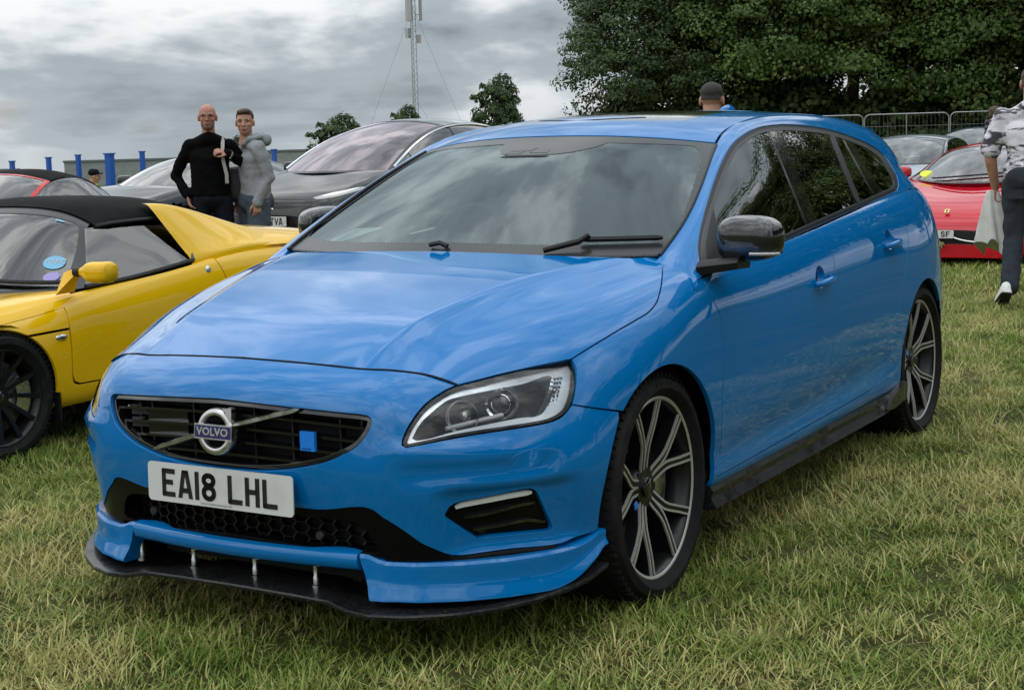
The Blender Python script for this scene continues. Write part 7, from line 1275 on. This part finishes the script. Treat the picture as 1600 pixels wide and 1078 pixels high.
M['strap'] = mat('grey_strap', (.36,.34,.31), .8); M['bag'] = mat('dark_bag', (.020,.020,.020), .7, bump=(30, .4, .01)); M['hivis'] = mat('hi_vis_yellow', (.62,.75,.03), .6)
def shirt_material():
    m = mat('brushstroke_print', (.66,.64,.67), .85, bump=(20, .5, .012)); t = m.node_tree; b = t.nodes['Principled BSDF']; tcn = t.nodes['Texture Coordinate']; mp = t.nodes.new('ShaderNodeMapping'); mp.inputs['Rotation'].default_value = (.5, .7, .3); mp.inputs['Scale'].default_value = (9, 4.0, 15); t.links.new(tcn.outputs['Object'], mp.inputs[0])
    n = t.nodes.new('ShaderNodeTexNoise'); n.inputs['Scale'].default_value = 1.; n.inputs['Detail'].default_value = 5; n.inputs['Roughness'].default_value = .62; n.inputs['Distortion'].default_value = .8; t.links.new(mp.outputs[0], n.inputs['Vector'])
    r = t.nodes.new('ShaderNodeValToRGB'); t.links.new(n.outputs[0], r.inputs[0]); e_ = r.color_ramp; e_.elements[0].position = .49; e_.elements[0].color = (.66, .64, .68, 1); e_.elements[1].position = .55; e_.elements[1].color = (.060, .056, .068, 1); q = e_.elements.new(.515); q.color = (.40, .37, .42, 1); t.links.new(r.outputs[0], b.inputs['Base Color']); return m
M['print_shirt'] = shirt_material()
FABRIC = [M[k] for k in ('black_knit', 'navy_cloth', 'grey_jersey', 'short_blue', 'slate_trouser', 'print_shirt', 'hivis')]
CLOTH = bpy.data.textures.new('cloth_folds', 'CLOUDS'); CLOTH.noise_scale = .075; CLOTH.noise_depth = 1
def remesh(mb, name, m, parent, voxel=.012, smooth=6, it=.5):
    """fuse overlapping shapes into one continuous, smoothed surface"""
    me = bpy.data.meshes.new(name); me.from_pydata([tuple(p) for p in mb.v], [], mb.f); o = bpy.data.objects.new(name, me); COL.objects.link(o)
    a = o.modifiers.new('r', 'REMESH'); a.mode = 'VOXEL'; a.voxel_size = voxel; a.use_smooth_shade = True
    s = o.modifiers.new('s', 'SMOOTH'); s.factor = it; s.iterations = smooth
    if m in FABRIC: d_ = o.modifiers.new('f', 'DISPLACE'); d_.texture = CLOTH; d_.texture_coords = 'GLOBAL'; d_.strength = .022; d_.mid_level = .5; s2 = o.modifiers.new('s2', 'SMOOTH'); s2.iterations = 2
    bpy.context.view_layer.update(); new = bpy.data.meshes.new_from_object(o.evaluated_get(bpy.context.evaluated_depsgraph_get())); bpy.data.objects.remove(o, do_unlink=True)
    new.name = name; new.polygons.foreach_set('use_smooth', [True]*len(new.polygons)); new.materials.clear(); new.materials.append(m)
    o = bpy.data.objects.new(name, new); COL.objects.link(o); o.parent = parent; return o
def limb(mb, pts, rad, n=14):
    """tapered limb through joints, with rounded joints"""
    mb.tube(pts, rad, n)
    for p, r in zip(pts, rad): mb.rings(superell(p, (r, r, r), 1., 12, 8))
def head(parent, c, yaw_, tilt, skin, hair, style, h=.235, beard=None, glasses=False, lean=0.):
    """c: centre of the head; faces local +x turned by yaw"""
    R_ = Matrix.Rotation(yaw_, 3, 'Z') @ Matrix.Rotation(tilt, 3, 'Y') @ Matrix.Rotation(lean, 3, 'X'); k = h/.235; T = lambda p: R_ @ (Vector(p)*k)+Vector(c); m_ = MB()
    def ball(p, d, e=1., n=18, q=12): m_.rings([[T(x) for x in r] for r in superell(p, d, e, n, q)])
    ball((-.008, 0, .028), (.096, .076, .088)); ball((.018, 0, -.028), (.074, .066, .085)); ball((.045, 0, -.078), (.040, .042, .036)); ball((.030, 0, -.055), (.055, .058, .045))
    ball((.094, 0, -.012), (.016, .013, .026)); ball((.103, 0, -.026), (.015, .016, .012)); ball((.072, .030, .022), (.022, .030, .011)); ball((.072, -.030, .022), (.022, .030, .011))
    ball((.062, .038, -.022), (.024, .024, .020)); ball((.062, -.038, -.022), (.024, .024, .020)); ball((.082, 0, -.060), (.016, .026, .013))
    for s in (1, -1): ball((-.005, s*.080, -.008), (.020, .010, .034)); ball((.004, s*.074, .006), (.016, .010, .020))
    m_.tube([T((-.018, 0, -.04)), T((-.028, 0, -.11)), Vector(c)+Vector((0, 0, -.155*k))+(R_ @ Vector((-.035, 0, 0)))*1.0, Vector(c)+Vector((0, 0, -.20*k))+Matrix.Rotation(yaw_, 3, 'Z') @ Vector((-.04, 0, 0))], [.058*k, .057*k, .062*k, .075*k], 16)
    hd = remesh(m_, 'head', skin, parent, .0062, 3)
    for s in (1, -1):
        e_ = MB(); e_.rings([[T(x) for x in r] for r in superell((.074, s*.032, .004), (.009, .0125, .0045), 1., 12, 8)]); e_.build('eye', M['eye'], hd)
        e_ = MB(); e_.rings([[T(x) for x in r] for r in superell((.0815, s*.032, .004), (.003, .0055, .0045), 1., 10, 6)]); e_.build('iris', M['iris'], hd)
        e_ = MB(); e_.tube([T((.090, s*.014, .022)), T((.091, s*.032, .028)), T((.078, s*.052, .022))], [.0045, .006, .003], 6); e_.build('eyebrow', hair or M['stubble'], hd)
    e_ = MB(); e_.rings([[T(x) for x in r] for r in superell((.096, 0, -.058), (.006, .024, .0065), 1., 14, 8)]); e_.build('mouth', M['lip'], hd)
    if beard:
        e_ = MB()
        for p, d in (((.040, 0, -.086), (.046, .046, .032)), ((.030, .036, -.060), (.045, .026, .040)), ((.030, -.036, -.060), (.045, .026, .040))): e_.rings([[T(x) for x in r] for r in superell(p, d, 1., 16, 10)])
        bd_ = remesh(e_, 'beard', beard, hd, .007, 3)
    if glasses:
        e_ = MB()
        for s in (1, -1):
            e_.tube([T((.104+.0*a, s*(.034+.024*math.cos(a)), .004+.018*math.sin(a))) for a in np.linspace(0, 2*math.pi, 13)], .0017, 5, False); e_.tube([T((.102, s*.058, .010)), T((.05, s*.080, .012)), T((-.01, s*.082, .008))], .0017, 5)
        e_.tube([T((.106, -.010, .010)), T((.108, 0, .014)), T((.106, .010, .010))], .0024, 5); e_.build('glasses', M['iris'], hd)
    if hair:
        e_ = MB()
        bl = [((-.018, 0, .050), (.100, .082, .078))] if style == 'short' else [((-.016, 0, .048), (.098, .080, .076))]
        if style != 'crop': bl += [((.048, .012, .098), (.050, .052, .026)), ((.050, -.022, .094), (.046, .040, .024)), ((-.06, 0, .0), (.050, .070, .070))]
        else: bl += [((-.055, 0, .0), (.052, .070, .070))]
        for p, d in bl: e_.rings([[T(x) for x in r] for r in superell(p, d, 1., 20, 14)])
        v_ = []; 
        ho = remesh(e_, 'hair', hair, hd, .007, 2)
        import bmesh
        bm = bmesh.new(); bm.from_mesh(ho.data); inv = R_.inverted(); dl = []
        for q in bm.verts:
            l = (inv @ (q.co-Vector(c)))/k
            if l.x > .030 and l.z < .066-.1*max(0, l.x-.06) or (l.x > -.012 and l.z < .012) or l.z < {'back': -.004, 'crop': -.03}.get(style, -.062): dl.append(q)
        bmesh.ops.delete(bm, geom=dl, context='VERTS'); bm.to_mesh(ho.data); bm.free()
    return hd
def hand(parent, wrist, d, palm_n, skin, curl=.5, side=1, name='hand', sc=1.):
    """palm and five fingers; d: pointing direction, palm_n: direction the palm faces"""
    d = Vector(d).normalized(); n_ = Vector(palm_n); n_ = (n_-d*n_.dot(d)).normalized(); t = d.cross(n_)*side; w = Vector(wrist); m_ = MB(); P = lambda a, b, c: w+(d*a+t*b+n_*c)*sc
    m_.rings([[P(a, b*q, c*.013+.0) for b, c in [(math.cos(g), math.sin(g)) for g in np.linspace(0, 2*math.pi, 13)[:-1]]] for a, q in ((-.01, .026), (.03, .036), (.07, .040), (.092, .036))])
    for i, (b, ln) in enumerate(((-.030, .066), (-.010, .078), (.011, .073), (.030, .056))):
        p0 = P(.082, b, 0); c1 = curl*1.1; a1 = d*math.cos(c1*.6)+n_*math.sin(c1*.6); a2 = d*math.cos(c1*1.5)+n_*math.sin(c1*1.5); a3 = d*math.cos(c1*2.2)+n_*math.sin(c1*2.2)
        p1 = p0+a1*ln*.45*sc; p2 = p1+a2*ln*.32*sc; p3 = p2+a3*ln*.25*sc; m_.tube([p0-d*.02*sc, p0, p1, p2, p3], [.0095*sc, .0095*sc, .009*sc, .008*sc, .006*sc], 8)
    q0 = P(.02, -.030, .004); q1 = P(.052, -.055, .012); q2 = P(.082, -.060, .026); q3 = P(.10, -.052, .036); m_.tube([q0, q1, q2, q3], [.014*sc, .012*sc, .010*sc, .007*sc], 8)
    return remesh(m_, name, skin, parent, .0052, 2)
def torso(mb, pel, chest, sh, neck_, w_hip, w_ch, dp, right):
    """pelvis -> chest -> shoulders block; right: unit vector across the body"""
    r = Vector(right); pel = Vector(pel); chest = Vector(chest); f_ = Vector((0, 0, 1)).cross(r)
    for t in np.linspace(0, 1, 9):
        c = pel.lerp(chest, t); w = w_hip*(1-t)+w_ch*t-.018*math.sin(math.pi*t); d = dp*(.92+.10*t)
        mb.rings([[c+r*x+f_*y+Vector((0, 0, z)) for x, y, z in ring] for ring in [[tuple(p) for p in q] for q in superell((0, 0, 0), (w, d, .10), .75, 24, 10)]])
    mb.tube([chest-r*(w_ch*.95)+Vector((0, 0, .10)), Vector(neck_)+Vector((0, 0, -.02)), chest+r*(w_ch*.95)+Vector((0, 0, .10))], [.055, .085, .055], 14)
# ---- bald man in black
pm = tag(empty('person', (-6.72, -6.79, 0)), 'bald bearded man in glasses and black sweater holding a bag strap', 'person')
FD_ = math.atan2(9.5, 10.7)            # turned towards the photographer
c_, s_ = math.cos(FD_), math.sin(FD_); fw = Vector((c_, s_, 0)); rt = Vector((s_, -c_, 0))   # rt: his right hand side
def PB(a, b, z): return fw*a-rt*b+Vector((0, 0, z))      # a forward, b to his left, z up
hd = head(pm, PB(.02, 0, 1.655), FD_-.06, .0, M['skin_red'], None, None, .24, beard=M['stubble'], glasses=True)
m_ = MB(); torso(m_, PB(0, 0, 1.02), PB(.0, 0, 1.28), None, PB(-.01, 0, 1.49), .150, .185, .120, -rt)
sl, sr = PB(-.01, .178, 1.395), PB(-.01, -.178, 1.395); elL, wrL = PB(.02, .335, 1.20), PB(.17, .155, 1.325); elR, wrR = PB(-.10, -.315, 1.13), PB(.03, -.215, .945)
limb(m_, [sl, elL, wrL], [.064, .056, .046]); limb(m_, [sr, elR, wrR], [.064, .056, .046]); m_.rings([[PB(0, 0, z)+fw*(.140*math.sin(a))-rt*(.178*math.cos(a)) for a in np.linspace(0, 2*math.pi, 25)[:-1]] for z in (.93, 1.0, 1.10, 1.2, 1.3)])
remesh(m_, 'sweater', M['black_knit'], pm, .013, 6)
m_ = MB(); m_.rings(superell(PB(0, 0, .92), (.135, .150, .12), .8, 20, 12, Matrix.Rotation(FD_, 3, 'Z'))); limb(m_, [PB(0, .095, .90), PB(.03, .13, .50), PB(.0, .15, .08)], [.098, .074, .056]); limb(m_, [PB(0, -.095, .90), PB(.02, -.13, .50), PB(-.02, -.15, .08)], [.098, .074, .056]); remesh(m_, 'trousers', M['navy_cloth'], pm, .014, 5)
hand(pm, wrL, PB(.10, -.20, .06), PB(-.5, 0, -.8), M['skin_red'], .95, -1); hand(pm, wrR, PB(.12, .10, -.45), PB(.2, .9, .2), M['skin_red'], .5, 1)
m_ = MB(); m_.lathe([(.040, -.012), (.046, -.010), (.046, .010), (.040, .012)], 16, Matrix.Translation(wrL+(elL-wrL).normalized()*.03) @ (elL-wrL).to_track_quat('Z', 'Y').to_matrix().to_4x4()); m_.build('wristwatch', M['chrome'], pm)
for b in (.13, -.15): m_ = MB(); m_.rings(superell(PB(.06, b, .045), (.12, .12, .05), .6)); m_.build('shoe', M['sole'], pm)
bag = tag(empty('shoulder_bag', (-6.72, -6.79, 0)), 'dark bag on a pale grey strap over the bald man\'s shoulder', 'bag'); m_ = MB()
def ribbon(mb, pts, w, n_): # flat strap
    P = [Vector(p) for p in pts]; rg = []
    for i, p in enumerate(P):
        t = (P[min(i+1, len(P)-1)]-P[max(i-1, 0)]).normalized(); s = t.cross(n_).normalized()*w; rg.append([p+s, p+s+n_*.005, p-s+n_*.005, p-s])
    mb.rings(rg)
ribbon(m_, [PB(-.10, .15, 1.44), PB(.0, .135, 1.468), PB(.09, .125, 1.42), PB(.150, .12, 1.36), PB(.165, .12, 1.26), PB(.17, .145, 1.13), PB(.165, .145, 1.05)], .016, fw); m_.build('strap', M['strap'], bag, True, 40)
m_ = MB(); m_.rings(superell(PB(-.12, .27, 1.03), (.13, .17, .17), .6, 20, 14, Matrix.Rotation(FD_, 3, 'Z'))); remesh(m_, 'bag_body', M['bag'], bag, .02, 4)
# ---- younger man in grey hooded top
py = tag(empty('person', (-6.97, -6.50, 0)), 'young man in a grey hooded top and slate shorts beside the bald man', 'person'); FD_ = math.atan2(9.3, 11.0)-1.2; c_, s_ = math.cos(FD_), math.sin(FD_); fw = Vector((c_, s_, 0)); rt = Vector((s_, -c_, 0))
head(py, PB(.05, 0, 1.60), FD_+1.05, .02, M['skin'], M['hair_brown'], 'short', .238)
m_ = MB(); torso(m_, PB(-.02, 0, .98), PB(.0, 0, 1.24), None, PB(-.01, 0, 1.445), .140, .165, .115, -rt)
sl, sr = PB(.0, .168, 1.365), PB(-.01, -.168, 1.365); elL, wrL = PB(-.07, .22, 1.10), PB(.05, .21, .87); elR, wrR = PB(-.06, -.24, 1.10), PB(.07, -.20, .87)
limb(m_, [sl, elL, wrL], [.072, .062, .050]); limb(m_, [sr, elR, wrR], [.072, .062, .050]); m_.rings([[PB(-.02, 0, z)+fw*(.140*math.sin(a))-rt*(.165*math.cos(a)) for a in np.linspace(0, 2*math.pi, 25)[:-1]] for z in (.84, .93, 1.02, 1.12, 1.24)])
remesh(m_, 'hooded_top', M['grey_jersey'], py, .013, 6)
m_ = MB(); m_.rings(superell(PB(-.10, 0, 1.435), (.09, .10, .07), .9)); m_.tube([PB(.075, .02, 1.40), PB(.05, .085, 1.445), PB(-.06, .10, 1.465), PB(-.11, 0, 1.46), PB(-.06, -.10, 1.465), PB(.05, -.085, 1.445), PB(.075, -.02, 1.40)], .026, 10); remesh(m_, 'hood', M['grey_jersey'], py, .012, 5)
m_ = MB(); m_.rings(superell(PB(-.02, 0, .88), (.16, .16, .11), .8))
for b in (.1, -.1): m_.rings([[PB(-.01+.02*t, b*(1+.25*t), .88-.30*t)+Vector((math.cos(a), math.sin(a), 0))*(.105+.012*t) for a in np.linspace(0, 2*math.pi, 21)[:-1]] for t in (0, .5, 1)])
remesh(m_, 'shorts', M['short_blue'], py, .014, 4)
for b in (.12, -.12): m_ = MB(); limb(m_, [PB(.0, b, .66), PB(.015, b, .48), PB(-.02, b, .30), PB(-.02, b, .08)], [.066, .054, .055, .036]); remesh(m_, 'leg', M['skin'], py, .012, 4); m_ = MB(); m_.rings(superell(PB(.05, b, .045), (.11, .11, .05), .6)); m_.build('shoe', M['shoe_white'], py)
hand(py, wrL, PB(.03, 0, -1), PB(0, -1, 0), M['skin'], .6, 1); hand(py, wrR, PB(.03, 0, -1), PB(0, 1, 0), M['skin'], .6, -1)
# ---- man whose head shows over the blue roof
pr = tag(empty('person', (-6.33, -1.63, .045)), 'dark-haired man seen from behind over the blue estate roof', 'person'); FD_ = math.radians(196); c_, s_ = math.cos(FD_), math.sin(FD_); fw = Vector((c_, s_, 0)); rt = Vector((s_, -c_, 0))
head(pr, PB(.0, 0, 1.575), FD_, .05, M['skin'], M['hair_dark'], 'back', .245)
m_ = MB(); torso(m_, PB(0, 0, .98), PB(0, 0, 1.22), None, PB(-.01, 0, 1.43), .165, .20, .125, -rt)
for s in (1, -1): limb(m_, [PB(0, s*.20, 1.35), PB(-.03, s*.27, 1.08), PB(.05, s*.25, .86)], [.070, .056, .045])
m_.tube([PB(-.02, .0, 1.40), PB(-.025, 0, 1.47)], [.10, .075], 16); remesh(m_, 'jacket', M['black_knit'], pr, .014, 5)
m_ = MB(); m_.rings(superell(PB(0, 0, .92), (.16, .16, .12), .8))
for b in (.1, -.1): limb(m_, [PB(0, b, .88), PB(.02, b*1.2, .48), PB(0, b*1.3, .06)], [.096, .07, .054])
remesh(m_, 'trousers', M['navy_cloth'], pr, .015, 4)
for s in (1, -1): hand(pr, PB(.05, s*.25, .86), PB(.05, 0, -1), PB(0, -s, 0), M['skin'], .6, s)
# ---- man on the phone by the fence
FD_ = math.radians(95); c_, s_ = math.cos(FD_), math.sin(FD_); fw = Vector((c_, s_, 0)); rt = Vector((s_, -c_, 0))
pp = tag(empty('person', (-19.15, -2.62, 0)), 'man in a dark padded gilet holding a phone to his ear', 'person')
head(pp, PB(.03, 0, 1.545), FD_+.25, .12, M['skin'], M['hair_brown'], 'short', .24)
m_ = MB(); torso(m_, PB(0, 0, .98), PB(0, 0, 1.20), None, PB(-.01, 0, 1.40), .165, .195, .13, -rt)
for z in np.linspace(.92, 1.36, 8): m_.rings([[PB(0, 0, zz2)+fw*(rr3*.80*math.sin(a))-rt*(rr3*1.12*math.cos(a)) for a in np.linspace(0, 2*math.pi, 25)[:-1]] for zz2, rr3 in ((z-.027, .150), (z-.012, .172), (z+.012, .172), (z+.027, .150))])
m_.tube([PB(.05, .02, 1.36), PB(.03, .09, 1.43), PB(-.08, .08, 1.44), PB(-.10, 0, 1.44), PB(-.08, -.08, 1.44), PB(.03, -.09, 1.43), PB(.05, -.02, 1.36)], .04, 10)
remesh(m_, 'gilet', M['gilet'], pp, .014, 2)
m_ = MB(); limb(m_, [PB(0, -.19, 1.31), PB(.03, -.25, 1.17)], [.072, .066]); limb(m_, [PB(0, .19, 1.31), PB(-.02, .25, 1.12)], [.072, .066]); remesh(m_, 'shirt_sleeves', M['shoe_white'], pp, .014, 3)
m_ = MB(); limb(m_, [PB(.03, -.25, 1.18), PB(.16, -.24, 1.12)], [.050, .046]); limb(m_, [PB(.16, -.24, 1.12), PB(.16, -.12, 1.44)], [.046, .032]); limb(m_, [PB(-.02, .25, 1.12), PB(.06, .26, .88)], [.048, .034]); remesh(m_, 'arms', M['skin'], pp, .012, 4)
hand(pp, PB(.16, -.12, 1.44), PB(-.45, .1, .9), PB(-.6, .7, 0), M['skin'], .8, -1); hand(pp, PB(.06, .26, .88), PB(.05, 0, -1), PB(0, -1, 0), M['skin'], .6, 1)
m_ = MB(); m_.rings(superell(PB(0, 0, .90), (.165, .165, .12), .8))
for b in (.1, -.1): limb(m_, [PB(0, b, .86), PB(.02, b*1.2, .47), PB(0, b*1.3, .06)], [.096, .07, .054])
remesh(m_, 'trousers', M['navy_cloth'], pp, .015, 4)
ph = MB(); ph.box(PB(.09, -.10, 1.53), (.02, .075, .15), Matrix.Rotation(FD_+.5, 3, 'Z')); tag(ph.build('mobile_phone', M['phone'], None, False), 'black phone held to the ear of the man in the gilet', 'phone'); bpy.data.objects['mobile_phone'].location = pp.location
# ---- walking man at the right edge, seen from behind
pw = tag(empty('person', (-8.12, .235, 0)), 'walking man in a brushstroke print T-shirt, slate trousers and white trainers', 'person'); FD_ = math.radians(186); c_, s_ = math.cos(FD_), math.sin(FD_); fw = Vector((c_, s_, 0)); rt = Vector((s_, -c_, 0))
head(pw, PB(.03, 0, 1.695), FD_, .08, M['skin'], M['hair_brown'], 'crop', .24)
m_ = MB(); torso(m_, PB(0, 0, 1.08), PB(.02, 0, 1.32), None, PB(.0, 0, 1.535), .175, .215, .135, -rt)
for s in (1, -1): limb(m_, [PB(.0, s*.215, 1.45), PB(-.01, s*.275, 1.27), PB(0, s*.29, 1.20)], [.070, .074, .078])
m_.rings([[PB(0, 0, z)+fw*(.15*math.sin(a))-rt*(.20*math.cos(a)) for a in np.linspace(0, 2*math.pi, 25)[:-1]] for z in (.93, 1.0, 1.08)]); m_.tube([PB(-.01, 0, 1.50), PB(.0, 0, 1.56)], [.10, .072], 16)
remesh(m_, 't_shirt', M['print_shirt'], pw, .013, 5)
m_ = MB(); aL = [PB(.0, .285, 1.22), PB(.02, .295, 1.12), PB(.12, .27, .90)]; aR = [PB(.0, -.285, 1.22), PB(-.03, -.295, 1.12), PB(.03, -.28, .88)]
limb(m_, aL, [.055, .048, .032]); limb(m_, aR, [.055, .048, .032]); remesh(m_, 'arms', M['skin'], pw, .012, 4)
hand(pw, aL[2], PB(.2, 0, -1), PB(0, -1, 0), M['skin'], .9, 1); hand(pw, aR[2], PB(.1, 0, -1), PB(0, 1, 0), M['skin'], .9, -1)
m_ = MB(); m_.rings(superell(PB(-.01, 0, .97), (.175, .175, .13), .8)); limb(m_, [PB(0, -.10, .93), PB(.26, -.11, .53), PB(.30, -.11, .12)], [.108, .080, .070]); limb(m_, [PB(-.01, .10, .93), PB(-.02, .11, .52), PB(-.24, .11, .16)], [.108, .080, .070]); remesh(m_, 'trousers', M['slate_trouser'], pw, .014, 5)
m_ = MB(); m_.box(PB(-.172, .09, .86), (.02, .13, .07), Matrix.Rotation(FD_, 3, 'Z')); m_.build('pocket_flap', M['slate_trouser'], pw, False)
def shoe(parent, heel, d, up):
    d = Vector(d).normalized(); up = Vector(up); up = (up-d*up.dot(d)).normalized(); s = d.cross(up); h_ = Vector(heel); m_ = MB()
    for a, w, z0, hh in ((.03, .040, 0, .085), (.08, .042, 0, .09), (.13, .045, 0, .07), (.19, .050, 0, .055), (.25, .046, 0, .045), (.285, .032, .004, .034)): m_.rings(superell(h_+d*a+up*(hh/2+.012), (.05, .05, .05), .7, 14, 8)) if 0 else None
    rg = []
    for a, w, hh in ((-.005, .028, .085), (.02, .038, .100), (.07, .041, .105), (.115, .043, .085), (.16, .047, .066), (.21, .051, .058), (.25, .046, .050), (.285, .028, .038)):
        rg.append([h_+d*a+s*(w*math.cos(q))+up*(.020+(hh-.020)*max(0, math.sin(q))**.6 if math.sin(q) > 0 else .020) for q in np.linspace(0, 2*math.pi, 19)[:-1]])
    m_.rings(rg); sh_ = m_.build('shoe', M['shoe_white'], parent, True, 70)
    m_ = MB(); m_.rings([[h_+d*a+s*w*b+up*z for b, z in ((1, 0), (1.03, .012), (1, .024), (-1, .024), (-1.03, .012), (-1, 0))] for a, w in ((-.012, .030), (.02, .042), (.07, .045), (.13, .048), (.21, .054), (.255, .048), (.295, .026))]); m_.build('sole', M['shoe_white'], sh_, True, 40)
    m_ = MB(); m_.rings([[h_+d*a+s*w*b+up*z for b, z in ((1, -.008), (1, .002), (-1, .002), (-1, -.008))] for a, w in ((-.010, .029), (.02, .041), (.07, .044), (.13, .047), (.21, .053), (.255, .047), (.29, .026))]); m_.build('outsole', M['sole'], sh_, False)
    m_ = MB()
    for k in range(4): a = .10+.03*k; m_.tube([h_+d*a+s*.03+up*(.078-.010*k), h_+d*(a+.006)+up*(.092-.011*k), h_+d*a-s*.03+up*(.078-.010*k)], .004, 5)
    m_.build('laces', M['iris'], sh_)
shoe(pw, PB(.24, -.11, .012), PB(1, -.05, 0), (0, 0, 1)); shoe(pw, PB(-.33, .12, .125), PB(.80, .25, -.42), PB(.35, 0, .9))
cl_ = MB(); rg = []
for t in np.linspace(0, 1, 14):
    A_, B_ = .035+.085*t**.7, .022+.03*t; q_ = []
    for k in range(48):
        a = 2*math.pi*k/48; w = 1+(.10+.22*t)*math.sin(5*a+1.3+1.5*t)+.10*math.sin(9*a+4*t); q_.append(PB(.12+.05*t+B_*w*math.sin(a), .29-.02*t+A_*w*math.cos(a), .88-.44*t-(.05*math.sin(2*a+.6)+.03*math.sin(5*a))*t))
    rg.append(q_)
cl_.rings(rg); j_ = cl_.build('folded_shirt', M['shoe_white'], None, True, 80); j_.location = pw.location; tag(j_, 'white shirt hanging from the hand of the walking man', 'shirt')
# ---- marshal at the far left, only cap and shoulders above the red car
pv = tag(empty('person', (-17.6, -19.5, -.72)), 'marshal in dark cap and yellow hi-vis behind the red sports car', 'person'); FD_ = math.radians(130); c_, s_ = math.cos(FD_), math.sin(FD_); fw = Vector((c_, s_, 0)); rt = Vector((s_, -c_, 0))
head(pv, PB(.02, 0, 1.60), FD_, .1, M['skin'], None, None, .24); m_ = MB(); m_.rings(superell(PB(.0, 0, 1.68), (.105, .105, .075), .9)); m_.rings(superell(PB(.12, 0, 1.66), (.08, .07, .012), .9)); remesh(m_, 'cap', M['navy_cloth'], pv, .012, 2)
m_ = MB(); torso(m_, PB(0, 0, 1.0), PB(0, 0, 1.22), None, PB(-.01, 0, 1.43), .18, .21, .14, -rt)
for s in (1, -1): limb(m_, [PB(0, s*.21, 1.34), PB(-.02, s*.28, 1.08), PB(.06, s*.26, .88)], [.078, .064, .05])
remesh(m_, 'hi_vis_jacket', M['hivis'], pv, .015, 4)
m_ = MB(); m_.rings(superell(PB(0, 0, .92), (.165, .165, .12), .8))
for b in (.1, -.1): limb(m_, [PB(0, b, .88), PB(.02, b*1.2, .48), PB(0, b*1.3, .06)], [.096, .07, .054])
remesh(m_, 'trousers', M['navy_cloth'], pv, .016, 4)
for s in (1, -1): hand(pv, PB(.06, s*.26, .88), PB(.05, 0, -1), PB(0, -s, 0), M['skin'], .6, s)
